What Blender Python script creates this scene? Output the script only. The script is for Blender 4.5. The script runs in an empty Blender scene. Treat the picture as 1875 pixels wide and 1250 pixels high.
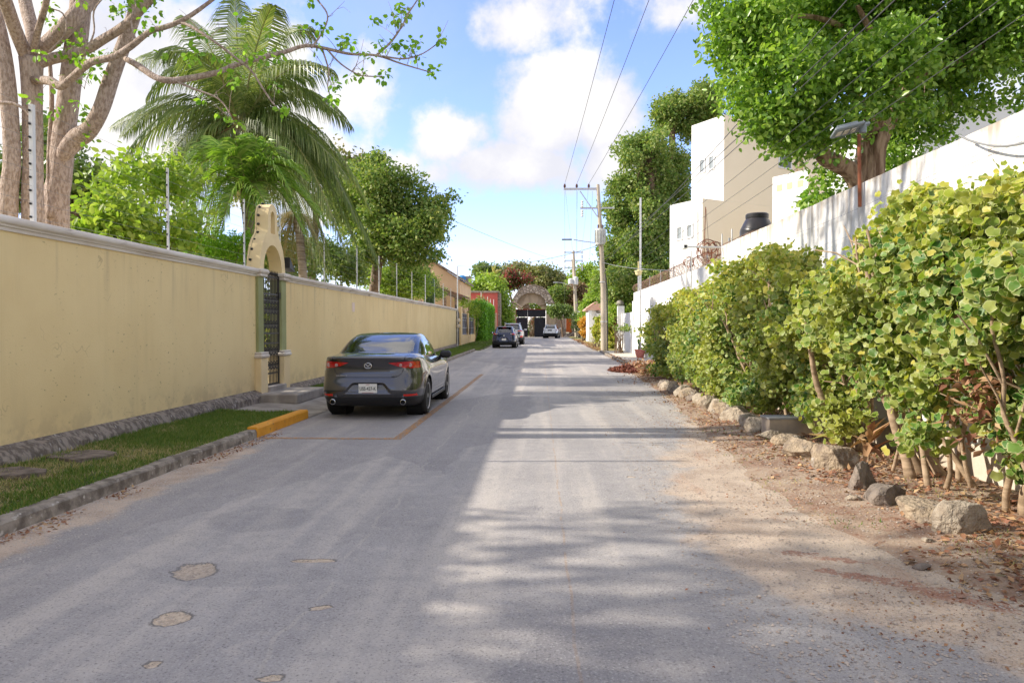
import bpy, math, random
import numpy as np
from mathutils import Vector, Matrix, noise
rnd = random.Random(7); NR = np.random.default_rng(11)
SC = bpy.context.scene; COL = SC.collection; PI = math.pi
# ---------------------------------------------------------------- camera
CAM = Vector((0, 0, 1.62)); YAW = math.radians(2.31); PIT = math.radians(1.1); FP = 1300.0
cd = bpy.data.cameras.new('camera'); cam = bpy.data.objects.new('camera', cd); COL.objects.link(cam)
cam.location = CAM; cam.rotation_euler = (PI/2-PIT, 0, YAW)
cd.sensor_width = 36; cd.lens = FP/1875*36; cd.clip_end = 3000; cd.clip_start = 0.05; SC.camera = cam
Fv = Vector((-math.sin(YAW)*math.cos(PIT), math.cos(YAW)*math.cos(PIT), -math.sin(PIT)))
Rv = Vector((math.cos(YAW), math.sin(YAW), 0)); Uv = Rv.cross(Fv)
def ray(u, v): return Fv + Rv*((u-937.5)/FP) + Uv*((625-v)/FP)
def P(u, v, Y):
    d = ray(u, v); return CAM + d*(Y/d.y)
def ss(a, b, t):
    t = min(1, max(0, (t-a)/(b-a))); return t*t*(3-2*t)
def H(Y): return 0.36*ss(12, 75, Y)
def Hn(Y):
    t = np.clip((Y-12)/63, 0, 1); return 0.36*t*t*(3-2*t)
# ---------------------------------------------------------------- mesh building
def tag(o, label=None, cat=None, group=None, kind=None):
    if label: o['label'] = label
    if cat: o['category'] = cat
    if group: o['group'] = group
    if kind: o['kind'] = kind
    return o
def empty(name, loc, label=None, cat=None, group=None, rz=0):
    o = bpy.data.objects.new(name, None); COL.objects.link(o); o.location = loc; o.rotation_euler = (0, 0, rz)
    o.empty_display_size = 0.2
    return tag(o, label, cat, group)
def par(o, p):
    if p is not None:
        o.parent = p
        M = Matrix.Identity(4); q = p
        L = []
        while q is not None: L.append(q); q = q.parent
        for q in reversed(L):
            M = M @ q.matrix_parent_inverse @ Matrix.LocRotScale(q.location, q.rotation_euler, q.scale)
        o.matrix_parent_inverse = M.inverted()
    return o
def meshobj(name, V, F, m, parent=None, mi=None, smooth=False, local=False, attrs=None):
    """V (N,3) ; F list of faces or (M,K) array"""
    me = bpy.data.meshes.new(name)
    V = np.asarray(V, dtype=np.float32)
    if isinstance(F, np.ndarray):
        K = F.shape[1]; n = len(F)
        me.vertices.add(len(V)); me.vertices.foreach_set('co', V.ravel())
        me.loops.add(n*K); me.loops.foreach_set('vertex_index', F.astype(np.int32).ravel())
        me.polygons.add(n); me.polygons.foreach_set('loop_start', np.arange(n, dtype=np.int32)*K)
        try: me.polygons.foreach_set('loop_total', np.full(n, K, dtype=np.int32))
        except Exception: pass
        me.update(calc_edges=True)
    else:
        me.from_pydata([tuple(map(float, v)) for v in V], [], F); me.update()
    ms = m if isinstance(m, (list, tuple)) else [m]
    for x in ms: me.materials.append(x)
    if mi is not None: me.polygons.foreach_set('material_index', np.asarray(mi, dtype=np.int32))
    if smooth: me.polygons.foreach_set('use_smooth', np.ones(len(me.polygons), dtype=bool))
    if attrs:
        for k, a in attrs.items():
            at = me.attributes.new(k, 'FLOAT', 'POINT'); at.data.foreach_set('value', np.asarray(a, dtype=np.float32))
    o = bpy.data.objects.new(name, me); COL.objects.link(o)
    if parent is not None:
        if local: o.parent = parent
        else: par(o, parent)
    return o
class MB:
    def __init__(s): s.v = []; s.f = []
    def quad(s, a, b, c, d):
        n = len(s.v); s.v += [tuple(a), tuple(b), tuple(c), tuple(d)]; s.f.append((n, n+1, n+2, n+3)); return s
    def poly(s, pts):
        n = len(s.v); s.v += [tuple(p) for p in pts]; s.f.append(tuple(range(n, n+len(pts)))); return s
    def box(s, x0, x1, y0, y1, z0, z1, bev=0):
        return s.obox(((x0+x1)/2, (y0+y1)/2, (z0+z1)/2), (abs(x1-x0)/2, abs(y1-y0)/2, abs(z1-z0)/2), bev=bev)
    def obox(s, c, h, rz=0, bev=0, M=None):
        n = len(s.v)
        b = min(bev, min(h)*0.9)
        R = M if M is not None else Matrix.Rotation(rz, 3, 'Z')
        if b <= 0:
            for dz in (-1, 1):
                for dx, dy in ((-1, -1), (1, -1), (1, 1), (-1, 1)):
                    s.v.append(tuple(Vector(c)+R @ Vector((dx*h[0], dy*h[1], dz*h[2]))))
            for f in ((3, 2, 1, 0), (4, 5, 6, 7), (0, 1, 5, 4), (1, 2, 6, 5), (2, 3, 7, 6), (3, 0, 4, 7)):
                s.f.append(tuple(n+i for i in f))
        else:
            rows = [(-h[2], b), (-h[2]+b, 0), (h[2]-b, 0), (h[2], b)]
            for z, ins in rows:
                X, Yy = h[0]-ins, h[1]-ins; k = b if ins == 0 else 0.0
                if ins: X, Yy = h[0]-b, h[1]-b; k = 0
                pts = [(-X+k, -Yy), (X-k, -Yy), (X, -Yy+k), (X, Yy-k), (X-k, Yy), (-X+k, Yy), (-X, Yy-k), (-X, -Yy+k)]
                for x, y in pts: s.v.append(tuple(Vector(c)+R @ Vector((x, y, z))))
            for r in range(3):
                for i in range(8):
                    j = (i+1) % 8; s.f.append((n+r*8+i, n+r*8+j, n+r*8+8+j, n+r*8+8+i))
            s.f.append(tuple(n+i for i in range(7, -1, -1))); s.f.append(tuple(n+24+i for i in range(8)))
        return s
    def tube(s, pts, r, n=8, cap=True, smoothn=0, rough=0):
        pts = [Vector(p) for p in pts]
        rs = list(r) if isinstance(r, (list, tuple)) else [r]*len(pts)
        if smoothn and len(pts) > 2:
            np_, nr_ = [], []
            for i in range(len(pts)-1):
                p0 = pts[max(i-1, 0)]; p1 = pts[i]; p2 = pts[i+1]; p3 = pts[min(i+2, len(pts)-1)]
                for k in range(smoothn):
                    t = k/smoothn
                    np_.append(0.5*((2*p1)+(p2-p0)*t+(2*p0-5*p1+4*p2-p3)*t*t+(3*p1-p0-3*p2+p3)*t**3)); nr_.append(rs[i]*(1-t)+rs[i+1]*t)
            np_.append(pts[-1]); nr_.append(rs[-1]); pts, rs = np_, nr_
        base = len(s.v); a = None
        for i, p in enumerate(pts):
            t = (pts[min(i+1, len(pts)-1)]-pts[max(i-1, 0)])
            if t.length < 1e-9: t = Vector((0, 0, 1))
            t.normalize()
            if a is None: a = t.orthogonal().normalized()
            else:
                a = a-t*a.dot(t)
                if a.length < 1e-6: a = t.orthogonal()
                a.normalize()
            b = t.cross(a)
            for k in range(n):
                th = 2*PI*k/n; rr = rs[i]
                if rough: rr *= 1+rough*noise.noise(Vector((math.cos(th)*1.7+p.x*2, math.sin(th)*1.7+p.y*2, p.z*1.2)))
                s.v.append(tuple(p+(a*math.cos(th)+b*math.sin(th))*rr))
        for i in range(len(pts)-1):
            for k in range(n):
                j = (k+1) % n; s.f.append((base+i*n+k, base+i*n+j, base+(i+1)*n+j, base+(i+1)*n+k))
        if cap:
            s.f.append(tuple(base+k for k in range(n-1, -1, -1))); s.f.append(tuple(base+(len(pts)-1)*n+k for k in range(n)))
        return s
    def lathe(s, c, prof, n=16, axis='Z', cap=True):
        base = len(s.v); c = Vector(c)
        for r, h in prof:
            for k in range(n):
                th = 2*PI*k/n; x, y = r*math.cos(th), r*math.sin(th)
                p = {'Z': (x, y, h), 'X': (h, x, y), 'Y': (x, h, y)}[axis]
                s.v.append(tuple(c+Vector(p)))
        m = len(prof)
        for i in range(m-1):
            for k in range(n):
                j = (k+1) % n; s.f.append((base+i*n+k, base+i*n+j, base+(i+1)*n+j, base+(i+1)*n+k))
        if cap:
            s.f.append(tuple(base+k for k in range(n-1, -1, -1))); s.f.append(tuple(base+(m-1)*n+k for k in range(n)))
        return s
    def prism(s, poly, f0, f1):
        """poly 2D points; f0/f1 map 2D to 3D for the two ends"""
        n = len(s.v); k = len(poly)
        s.v += [tuple(f0(p)) for p in poly]+[tuple(f1(p)) for p in poly]
        s.f.append(tuple(n+i for i in range(k-1, -1, -1))); s.f.append(tuple(n+k+i for i in range(k)))
        for i in range(k): j = (i+1) % k; s.f.append((n+i, n+j, n+k+j, n+k+i))
        return s
    def build(s, name, m, parent=None, smooth=False, local=False, fix=True):
        o = meshobj(name, s.v, s.f, m, parent, smooth=smooth, local=local)
        if fix:
            import bmesh
            bm = bmesh.new(); bm.from_mesh(o.data); bmesh.ops.recalc_face_normals(bm, faces=bm.faces); bm.to_mesh(o.data); bm.free()
        if smooth == 'auto': autosmooth(o)
        return o
def autosmooth(o, ang=40):
    import bmesh
    bm = bmesh.new(); bm.from_mesh(o.data)
    for f in bm.faces: f.smooth = True
    for e in bm.edges:
        if len(e.link_faces) == 2 and e.calc_face_angle(0) > math.radians(ang): e.smooth = False
    bm.to_mesh(o.data); bm.free()
def copy_tree(o, parent=None):
    c = o.copy(); COL.objects.link(c)
    if parent is not None: c.parent = parent
    for ch in [x for x in bpy.data.objects if x.parent == o]: copy_tree(ch, c)
    return c
# ---------------------------------------------------------------- materials
def NM(name):
    m = bpy.data.materials.new(name); m.use_nodes = True; nt = m.node_tree; nt.nodes.clear()
    out = nt.nodes.new('ShaderNodeOutputMaterial'); return m, nt, out
class G:
    """tiny node helper"""
    def __init__(s, nt): s.nt = nt
    def n(s, t, **k):
        x = s.nt.nodes.new(t)
        for a, b in k.items(): setattr(x, a, b)
        return x
    def l(s, a, b): s.nt.links.new(a, b)
    def setin(s, sock, v):
        if hasattr(v, 'links') or isinstance(v, bpy.types.NodeSocket): s.l(v, sock)
        else: sock.default_value = v
    def math(s, op, a, b=0.0, c=None, clamp=False):
        x = s.n('ShaderNodeMath', operation=op, use_clamp=clamp); s.setin(x.inputs[0], a); s.setin(x.inputs[1], b)
        if c is not None: s.setin(x.inputs[2], c)
        return x.outputs[0]
    def mix(s, f, a, b, bt='MIX'):
        x = s.n('ShaderNodeMix', data_type='RGBA', blend_type=bt)
        s.setin(x.inputs[0], f)
        for i, v in ((6, a), (7, b)):
            if isinstance(v, tuple) and len(v) == 3: v = v+(1,)
            s.setin(x.inputs[i], v)
        return x.outputs[2]
    def noise(s, vec, scale, detail=4, rough=0.55, dim='3D'):
        x = s.n('ShaderNodeTexNoise'); x.inputs['Scale'].default_value = scale; x.inputs['Detail'].default_value = detail
        x.inputs['Roughness'].default_value = rough
        if vec is not None: s.l(vec, x.inputs['Vector'])
        return x.outputs[0]
    def ramp(s, f, a, b, v0=0.0, v1=1.0):
        x = s.n('ShaderNodeMapRange', clamp=True); x.interpolation_type = 'SMOOTHSTEP'
        s.setin(x.inputs[0], f); x.inputs[1].default_value = a; x.inputs[2].default_value = b; x.inputs[3].default_value = v0; x.inputs[4].default_value = v1
        return x.outputs[0]
    def coord(s, sc=None):
        x = s.n('ShaderNodeTexCoord').outputs['Object']
        if sc:
            m = s.n('ShaderNodeMapping'); m.inputs['Scale'].default_value = sc; s.l(x, m.inputs[0]); x = m.outputs[0]
        return x
    def bsdf(s, out, col, rough, metal=0, bump=None, bd=0.01, bs=0.5, spec=0.4, trans=0, coat=0):
        b = s.n('ShaderNodeBsdfPrincipled')
        if isinstance(col, tuple) and len(col) == 3: col = col+(1,)
        s.setin(b.inputs['Base Color'], col); s.setin(b.inputs['Roughness'], rough); b.inputs['Metallic'].default_value = metal
        b.inputs['Specular IOR Level'].default_value = spec
        if coat: b.inputs['Coat Weight'].default_value = coat; b.inputs['Coat Roughness'].default_value = 0.03
        if bump is not None:
            bp = s.n('ShaderNodeBump'); bp.inputs['Distance'].default_value = bd; bp.inputs['Strength'].default_value = bs
            s.l(bump, bp.inputs['Height']); s.l(bp.outputs[0], b.inputs['Normal'])
        if out is not None: s.l(b.outputs[0], out.inputs[0])
        return b.outputs[0]
def mat(name, c1, c2=None, scale=3, rough=0.7, metal=0, bscale=None, bd=0.01, bs=0.5, spec=0.4, stretch=None, coat=0, detail=5, lo=0.35, hi=0.65, c3=None, s3=20, l3=0.6):
    m, nt, out = NM(name); g = G(nt)
    if c2 is None and bscale is None: g.bsdf(out, c1, rough, metal, spec=spec, coat=coat); return m
    co = g.coord(stretch)
    col = c1
    if c2 is not None: col = g.mix(g.ramp(g.noise(co, scale, detail), lo, hi), c1, c2)
    if c3 is not None: col = g.mix(g.ramp(g.noise(co, s3, 4), l3, l3+0.12), col, c3)
    bump = g.noise(co, bscale, 5) if bscale else None
    g.bsdf(out, col, rough, metal, bump, bd, bs, spec=spec, coat=coat); return m
def leafmat(name, cols, trans=0.35, rough=0.45, edge=None, tcol=None, spec=0.35, warm=None):
    """cols: list of colours picked per leaf at random (each leaf is an island)"""
    m, nt, out = NM(name); g = G(nt)
    rp = g.n('ShaderNodeNewGeometry').outputs['Random Per Island']
    cr = g.n('ShaderNodeValToRGB'); cr.color_ramp.interpolation = 'LINEAR'
    el = cr.color_ramp.elements
    for i, c in enumerate(cols):
        p = i/(len(cols)-1) if len(cols) > 1 else 0
        e = el[i] if i < 2 and i < len(el) else el.new(p)
        e.position = p; e.color = tuple(c)+(1,)
    g.l(rp, cr.inputs[0]); col = cr.outputs[0]
    big = g.noise(g.coord(), 0.9, 3)
    if warm: col = g.mix(g.ramp(big, 0.42, 0.68), col, warm, 'MIX')
    if edge:
        a = g.n('ShaderNodeAttribute', attribute_name='edge').outputs['Fac']
        nz = g.noise(g.coord(), 60, 2)
        col = g.mix(g.ramp(g.math('ADD', a, g.math('MULTIPLY', nz, 0.5)), 1.02, 1.3), col, edge)
    b = g.bsdf(None, col, rough, spec=spec)
    t = g.n('ShaderNodeBsdfTranslucent')
    tc = g.mix(1.0, col, tcol or (1.25, 1.3, 0.55), 'MULTIPLY'); g.l(tc, t.inputs[0])
    mx = g.n('ShaderNodeMixShader'); mx.inputs[0].default_value = trans; g.l(b, mx.inputs[1]); g.l(t.outputs[0], mx.inputs[2])
    g.l(mx.outputs[0], out.inputs[0]); return m
def glassmat(name, tint=(0.35, 0.4, 0.4), refl=1.0):
    m, nt, out = NM(name); g = G(nt)
    tr = g.n('ShaderNodeBsdfTransparent'); tr.inputs[0].default_value = tint+(1,)
    gl = g.n('ShaderNodeBsdfGlossy'); gl.inputs['Roughness'].default_value = 0.02; gl.inputs[0].default_value = (refl, refl, refl, 1)
    fr = g.n('ShaderNodeFresnel'); fr.inputs[0].default_value = 1.6
    f = g.math('ADD', g.math('MULTIPLY', fr.outputs[0], 1.3), 0.06, clamp=True)
    mx = g.n('ShaderNodeMixShader'); g.l(f, mx.inputs[0]); g.l(tr.outputs[0], mx.inputs[1]); g.l(gl.outputs[0], mx.inputs[2])
    g.l(mx.outputs[0], out.inputs[0]); return m
M = {}
def stucco(name, c1, c2, pits=(0.30, 0.22, 0.12), drip=False):
    m, nt, out = NM(name); g = G(nt); co = g.coord()
    col = g.mix(g.ramp(g.noise(co, 0.6, 5), 0.3, 0.7), c1, c2)
    st = g.noise(g.coord((3, 3, 0.35)), 1.2, 4); col = g.mix(g.math('MULTIPLY', g.ramp(st, 0.5, 0.8), 0.25), col, tuple(x*0.72 for x in c1))
    pt = g.noise(g.coord((1.0, 1.0, 2.2)), 13, 3, 0.6); pm = g.ramp(pt, 0.66, 0.71)
    zone = g.ramp(g.noise(co, 0.9, 2), 0.42, 0.62); pm = g.math('MULTIPLY', pm, g.math('MULTIPLY', zone, 0.75))
    if pits: col = g.mix(pm, col, pits)
    if pits:
        sz_ = g.n('ShaderNodeSeparateXYZ'); g.l(co, sz_.inputs[0]); dr = g.ramp(g.noise(g.coord((5, 5, .4)), 1.0, 6, .6), .5, .72)
        col = g.mix(g.math('MULTIPLY', g.math('MULTIPLY', dr, g.ramp(sz_.outputs[2], 1.6, 2.75)), .5), col, (0.50, 0.38, 0.22))
        gr = g.ramp(g.noise(co, 3.5, 6, .65), .42, .6); col = g.mix(g.math('MULTIPLY', g.math('MULTIPLY', gr, g.ramp(sz_.outputs[2], .75, .3)), .35), col, (0.42, 0.31, 0.18))
        vk = g.n('ShaderNodeTexVoronoi', feature='DISTANCE_TO_EDGE'); vk.inputs['Scale'].default_value = .7; dn = g.n('ShaderNodeTexNoise'); dn.inputs['Scale'].default_value = 3; g.l(co, dn.inputs['Vector'])
        av_ = g.n('ShaderNodeVectorMath', operation='ADD'); g.l(co, av_.inputs[0]); g.l(dn.outputs[1], av_.inputs[1]); g.l(av_.outputs[0], vk.inputs['Vector'])
        col = g.mix(g.math('MULTIPLY', g.math('MULTIPLY', g.ramp(vk.outputs['Distance'], 0, .006, 1, 0), g.ramp(g.noise(co, .8, 2), .55, .6)), .5), col, (0.35, 0.25, 0.14))
    if drip:
        sx = g.n('ShaderNodeSeparateXYZ'); g.l(co, sx.inputs[0])
        top = g.ramp(sx.outputs[2], 2.6, 3.7)
        ds = g.ramp(g.noise(g.coord((9, 9, 0.5)), 1.0, 5), 0.42, 0.68)
        col = g.mix(g.math('MULTIPLY', g.math('MULTIPLY', ds, top), .6), col, (0.30, 0.21, 0.13))
        edge = g.ramp(sx.outputs[2], 3.46, 3.67); eg = g.ramp(g.noise(co, 4, 5), 0.35, 0.65)
        col = g.mix(g.math('MULTIPLY', g.math('MULTIPLY', edge, eg), 0.7), col, (0.33, 0.27, 0.2))
    bump = g.math('SUBTRACT', g.noise(co, 70, 4), g.math('MULTIPLY', pm, 0.6))
    g.bsdf(out, col, 0.85, bump=bump, bd=0.006, bs=0.6, spec=0.2); return m
M['yellow'] = stucco('yellow_stucco', (0.87, 0.69, 0.365), (0.80, 0.615, 0.31))
M['yellow_lamp'] = mat('cream_stucco', (0.84, 0.67, 0.38), (0.78, 0.61, 0.34), 2, 0.85, bscale=60, bd=0.006)
M['olive'] = mat('olive_stucco', (0.34, 0.36, 0.17), (0.30, 0.31, 0.14), 2, 0.85, bscale=60, bd=0.006)
M['white_wall'] = stucco('white_stucco', (0.82, 0.81, 0.79), (0.76, 0.75, 0.73), None, drip=True)
M['white_wall2'] = mat('white_plaster', (0.80, 0.79, 0.77), (0.70, 0.69, 0.66), 1.5, 0.85, bscale=40, bd=0.004)
M['bwhite'] = mat('building_white', (0.85, 0.84, 0.82), (0.80, 0.79, 0.77), 0.5, 0.8)
M['bbeige'] = mat('building_beige', (0.88, 0.76, 0.56), (0.85, 0.73, 0.53), 0.5, 0.8)
M['coping'] = mat('coping_cement', (0.76, 0.70, 0.62), (0.62, 0.55, 0.47), 3, 0.85, bscale=40, bd=0.006, stretch=(1, .3, 1), c3=(0.36, 0.30, 0.25), s3=6, l3=.62)
M['plinth'] = mat('plinth_stone', (0.34, 0.29, 0.24), (0.17, 0.14, 0.115), 9, 0.95, bscale=20, bd=0.05, bs=1.0, lo=.42, hi=.56, c3=(0.58, 0.54, 0.50), s3=9, l3=.6, stretch=(1, 1.3, .45))
M['kerb'] = mat('kerb_concrete', (0.36, 0.315, 0.26), (0.15, 0.125, 0.10), 7, 0.9, bscale=30, bd=0.02, c3=(0.58, 0.54, 0.48), s3=12, l3=.6, detail=8)
M['kerb_y'] = mat('kerb_yellow_paint', (0.78, 0.36, 0.03), (0.68, 0.28, 0.02), 3, 0.6, bscale=25, bd=0.006, c3=(0.45, 0.22, 0.06), s3=9, l3=.6)
M['conc'] = mat('old_concrete', (0.42, 0.38, 0.33), (0.27, 0.24, 0.21), 2.5, 0.9, bscale=20, bd=0.01)
M['slab'] = mat('pale_pavement', (0.60, 0.55, 0.47), (0.50, 0.45, 0.38), 2, 0.9, bscale=20, bd=0.006)
M['galv'] = mat('galvanised_metal', (0.62, 0.62, 0.62), (0.5, 0.5, 0.5), 8, 0.4, metal=0.3)
M['whitemetal'] = mat('white_painted_metal', (0.75, 0.75, 0.73))
M['iron'] = mat('black_iron', (0.025, 0.022, 0.02), rough=0.5)
M['black'] = mat('black_plastic', (0.02, 0.02, 0.022), rough=0.45)
M['rust'] = mat('rusty_iron', (0.28, 0.09, 0.04), (0.16, 0.06, 0.03), 8, 0.8)
M['wire'] = mat('cable_black', (0.07, 0.07, 0.075), rough=0.6)
M['wire_l'] = mat('cable_grey', (0.25, 0.25, 0.25), rough=0.5)
M['pole'] = mat('pole_concrete', (0.55, 0.47, 0.36), (0.42, 0.36, 0.28), 2, 0.9, bscale=20, bd=.006, stretch=(1, 1, .3))
M['ins'] = mat('insulator_brown', (0.12, 0.05, 0.04), rough=0.3)
M['bark_pink'] = mat('bark_pinkish', (0.60, 0.48, 0.41), (0.40, 0.30, 0.24), 30, 0.9, bscale=45, bd=0.05, bs=1.0, stretch=(1, 1, .4), c3=(0.22, .15, .11), s3=3.5, l3=.6, lo=.42, hi=.6)
M['bark_fic'] = mat('bark_ficus', (0.52, 0.36, 0.25), (0.22, 0.13, 0.08), 7, 0.9, bscale=14, bd=0.08, bs=1, stretch=(1, 1, .22), lo=.42, hi=.6)
M['bark_shrub'] = mat('bark_shrub', (0.45, 0.33, 0.22), (0.27, 0.19, 0.12), 8, 0.85, bscale=30, bd=0.01, stretch=(.5, .5, 2))
M['bark_dark'] = mat('bark_dark', (0.22, 0.15, 0.10), (0.12, 0.08, 0.05), 5, 0.9, bscale=18, bd=0.02)
M['bark_palm'] = mat('bark_palm', (0.34, 0.28, 0.22), (0.2, 0.15, 0.1), 5, 0.9, bscale=10, bd=0.02, stretch=(.3, .3, 3))
M['rock'] = mat('rock_tan', (0.42, 0.33, 0.23), (0.22, 0.17, 0.13), 7, 0.95, bscale=24, bd=0.05, bs=1, c3=(0.50, 0.45, 0.38), s3=6, l3=.55)
M['rock_g'] = mat('rock_grey', (0.27, 0.22, 0.18), (0.15, 0.12, 0.10), 8, 0.95, bscale=20, bd=0.04, bs=1)
M['rock_w'] = mat('rock_pale', (0.46, 0.39, 0.30), (0.30, 0.24, 0.18), 8, 0.95, bscale=26, bd=0.05, bs=1, c3=(0.16, 0.13, 0.10), s3=14, l3=.62)
# world -------------------------------------------------------------------
SUN_EL = math.radians(28.6); SD = Vector((-1.0, -0.05, 0)).normalized()
def make_world():
    w = bpy.data.worlds.new('World'); SC.world = w; w.use_nodes = True; nt = w.node_tree; nt.nodes.clear(); g = G(nt)
    out = g.n('ShaderNodeOutputWorld'); bg = g.n('ShaderNodeBackground'); bg.inputs[1].default_value = SKYS
    sky = g.n('ShaderNodeTexSky', sky_type='NISHITA'); sky.sun_disc = False; sky.sun_elevation = SUN_EL
    sky.sun_rotation = math.atan2(SD.x, SD.y); sky.air_density = 1.0; sky.dust_density = 0.25; sky.ozone_density = 1.6
    d = g.n('ShaderNodeTexCoord').outputs['Generated']
    nz = g.noise(d, 3.2, 10, 0.56); nz2 = g.noise(d, 15.0, 8, 0.6)
    def blob(u, v, ru, rv, amp=1.0):
        c = ray(u, v).normalized()
        sb = g.n('ShaderNodeVectorMath', operation='SUBTRACT'); g.l(d, sb.inputs[0]); sb.inputs[1].default_value = c
        ml = g.n('ShaderNodeVectorMath', operation='MULTIPLY'); g.l(sb.outputs[0], ml.inputs[0]); ml.inputs[1].default_value = (FP/ru, FP/ru, FP/rv)
        ln = g.n('ShaderNodeVectorMath', operation='LENGTH'); g.l(ml.outputs[0], ln.inputs[0])
        return g.math('MULTIPLY', g.math('SUBTRACT', 1.0, ln.outputs['Value'], clamp=True), amp)
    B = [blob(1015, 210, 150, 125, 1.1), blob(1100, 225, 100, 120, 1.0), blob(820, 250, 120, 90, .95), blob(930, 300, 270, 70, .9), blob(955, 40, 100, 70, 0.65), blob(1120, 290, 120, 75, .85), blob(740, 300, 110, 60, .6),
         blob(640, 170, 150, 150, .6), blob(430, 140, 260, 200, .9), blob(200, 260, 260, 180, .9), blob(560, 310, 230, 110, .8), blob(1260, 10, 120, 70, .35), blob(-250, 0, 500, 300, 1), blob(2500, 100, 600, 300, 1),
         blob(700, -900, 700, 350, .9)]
    m = B[0]
    for b in B[1:]: m = g.math('MAXIMUM', m, b)
    e = g.math('ADD', m, g.math('MULTIPLY', g.math('SUBTRACT', nz, 0.5), 1.5)); e = g.math('ADD', e, g.math('MULTIPLY', g.math('SUBTRACT', nz2, 0.5), 1.15))
    al = g.ramp(e, 0.10, 0.50)
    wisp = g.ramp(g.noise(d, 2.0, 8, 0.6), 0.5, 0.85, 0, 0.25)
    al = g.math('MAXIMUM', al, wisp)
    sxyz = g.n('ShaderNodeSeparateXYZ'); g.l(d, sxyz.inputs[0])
    back = g.math('MAXIMUM', g.ramp(sxyz.outputs[1], .45, .1), g.ramp(sxyz.outputs[2], .62, .8)); bn = g.ramp(g.noise(d, 2.4, 8, .6), .36, .52)  # extra cloud out of view, behind and overhead, added as white fill light
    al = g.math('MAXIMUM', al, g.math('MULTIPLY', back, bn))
    sh = g.noise(d, 5.5, 6, 0.5)
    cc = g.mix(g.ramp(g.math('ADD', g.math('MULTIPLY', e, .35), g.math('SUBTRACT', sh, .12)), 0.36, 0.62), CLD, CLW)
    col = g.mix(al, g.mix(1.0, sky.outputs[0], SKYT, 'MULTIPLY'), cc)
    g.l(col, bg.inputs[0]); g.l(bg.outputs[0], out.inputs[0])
    sl = bpy.data.lights.new('sun', 'SUN'); sl.energy = SUNE; sl.angle = math.radians(0.6); sl.color = (1.0, 0.92, 0.79)
    so = bpy.data.objects.new('sun', sl); COL.objects.link(so); so.location = (-40, 0, 40)
    dv = Vector((SD.x*math.cos(SUN_EL), SD.y*math.cos(SUN_EL), math.sin(SUN_EL))); so.rotation_euler = dv.to_track_quat('Z', 'Y').to_euler()
    vs = SC.view_settings; vs.view_transform = 'Standard'; vs.look = 'None'; vs.gamma = 1; vs.exposure = EXPO
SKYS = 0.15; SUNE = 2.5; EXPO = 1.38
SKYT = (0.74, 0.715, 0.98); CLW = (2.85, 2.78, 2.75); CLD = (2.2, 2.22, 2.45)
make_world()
# ================================================================ SETTING
def fbm(X, Y, s, seed=0):
    """cheap numpy value noise, -1..1"""
    out = np.zeros_like(X, dtype=float); amp = 1; tot = 0
    for o in range(4):
        x = X*s*2**o+seed*17.3+o*5.1; y = Y*s*2**o+seed*7.7+o*3.3
        xi = np.floor(x).astype(int); yi = np.floor(y).astype(int); xf = x-xi; yf = y-yi
        def h(a, b):
            v = np.sin(a*127.1+b*311.7+seed*74.7)*43758.5453; return (v-np.floor(v))*2-1
        u = xf*xf*(3-2*xf); v = yf*yf*(3-2*yf)
        out += amp*((h(xi, yi)*(1-u)+h(xi+1, yi)*u)*(1-v)+(h(xi, yi+1)*(1-u)+h(xi+1, yi+1)*u)*v); tot += amp; amp *= .5
    return out/tot
def grid(xs, ys, zf, edgefn=None):
    X, Y = np.meshgrid(xs, ys, indexing='ij')
    if edgefn: X, Y = edgefn(X, Y)
    Z = zf(X, Y); V = np.stack([X, Y, Z], -1).reshape(-1, 3)
    nx, ny = X.shape; I = np.arange(nx*ny).reshape(nx, ny)
    F = np.stack([I[:-1, :-1], I[1:, :-1], I[1:, 1:], I[:-1, 1:]], -1).reshape(-1, 4)
    return V, F, X, Y
def sst(a, b, t): t = np.clip((t-a)/(b-a), 0, 1); return t*t*(3-2*t)
# ground
m, nt, out = NM('dirt_ground'); g = G(nt); co = g.coord()
c = g.mix(g.ramp(g.noise(co, .5, 6), .4, .6), (0.42, 0.33, 0.23), (0.16, 0.19, 0.06)); g.bsdf(out, c, .95); M['ground'] = m
ysg = np.concatenate([np.linspace(-150, -12, 8), np.linspace(-10, 100, 45), np.linspace(110, 900, 12)]); xsg = np.linspace(-500, 500, 11)
V, F, _, _ = grid(xsg, ysg, lambda X, Y: Hn(Y)-0.012); tag(meshobj('ground', V, F, M['ground'], smooth=True), kind='structure')
# road -------------------------------------------------------------------
def inell(X, Y, cx, cy, rx, ry, rot=0):
    c, s = math.cos(rot), math.sin(rot); x = (X-cx)*c+(Y-cy)*s; y = -(X-cx)*s+(Y-cy)*c
    return 1-np.sqrt((x/rx)**2+(y/ry)**2)
m, nt, out = NM('worn_asphalt'); g = G(nt); co = g.coord()
at = lambda n: g.n('ShaderNodeAttribute', attribute_name=n).outputs['Fac']
sx = g.n('ShaderNodeSeparateXYZ'); g.l(co, sx.inputs[0])
spk = g.noise(co, 70, 4, 0.75); spk2 = g.noise(co, 30, 4, 0.7); med = g.noise(co, 5, 6, .65); big = g.noise(co, .55, 5, .6); lanes = g.noise(g.coord((2.2, .12, 1)), 1.0, 5, .55)
c = g.mix(g.ramp(big, .3, .7), (0.27, 0.262, 0.27), (0.34, 0.33, 0.335))
c = g.mix(g.math('MULTIPLY', g.ramp(lanes, .45, .66), .8), c, (0.43, 0.405, 0.385))
c = g.mix(g.math('MULTIPLY', g.ramp(med, .48, .7), .35), c, (0.20, 0.195, 0.21))
c = g.mix(g.math('MULTIPLY', g.ramp(med, .3, .46, 1, 0), .4), c, (0.46, 0.43, 0.40))
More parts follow.
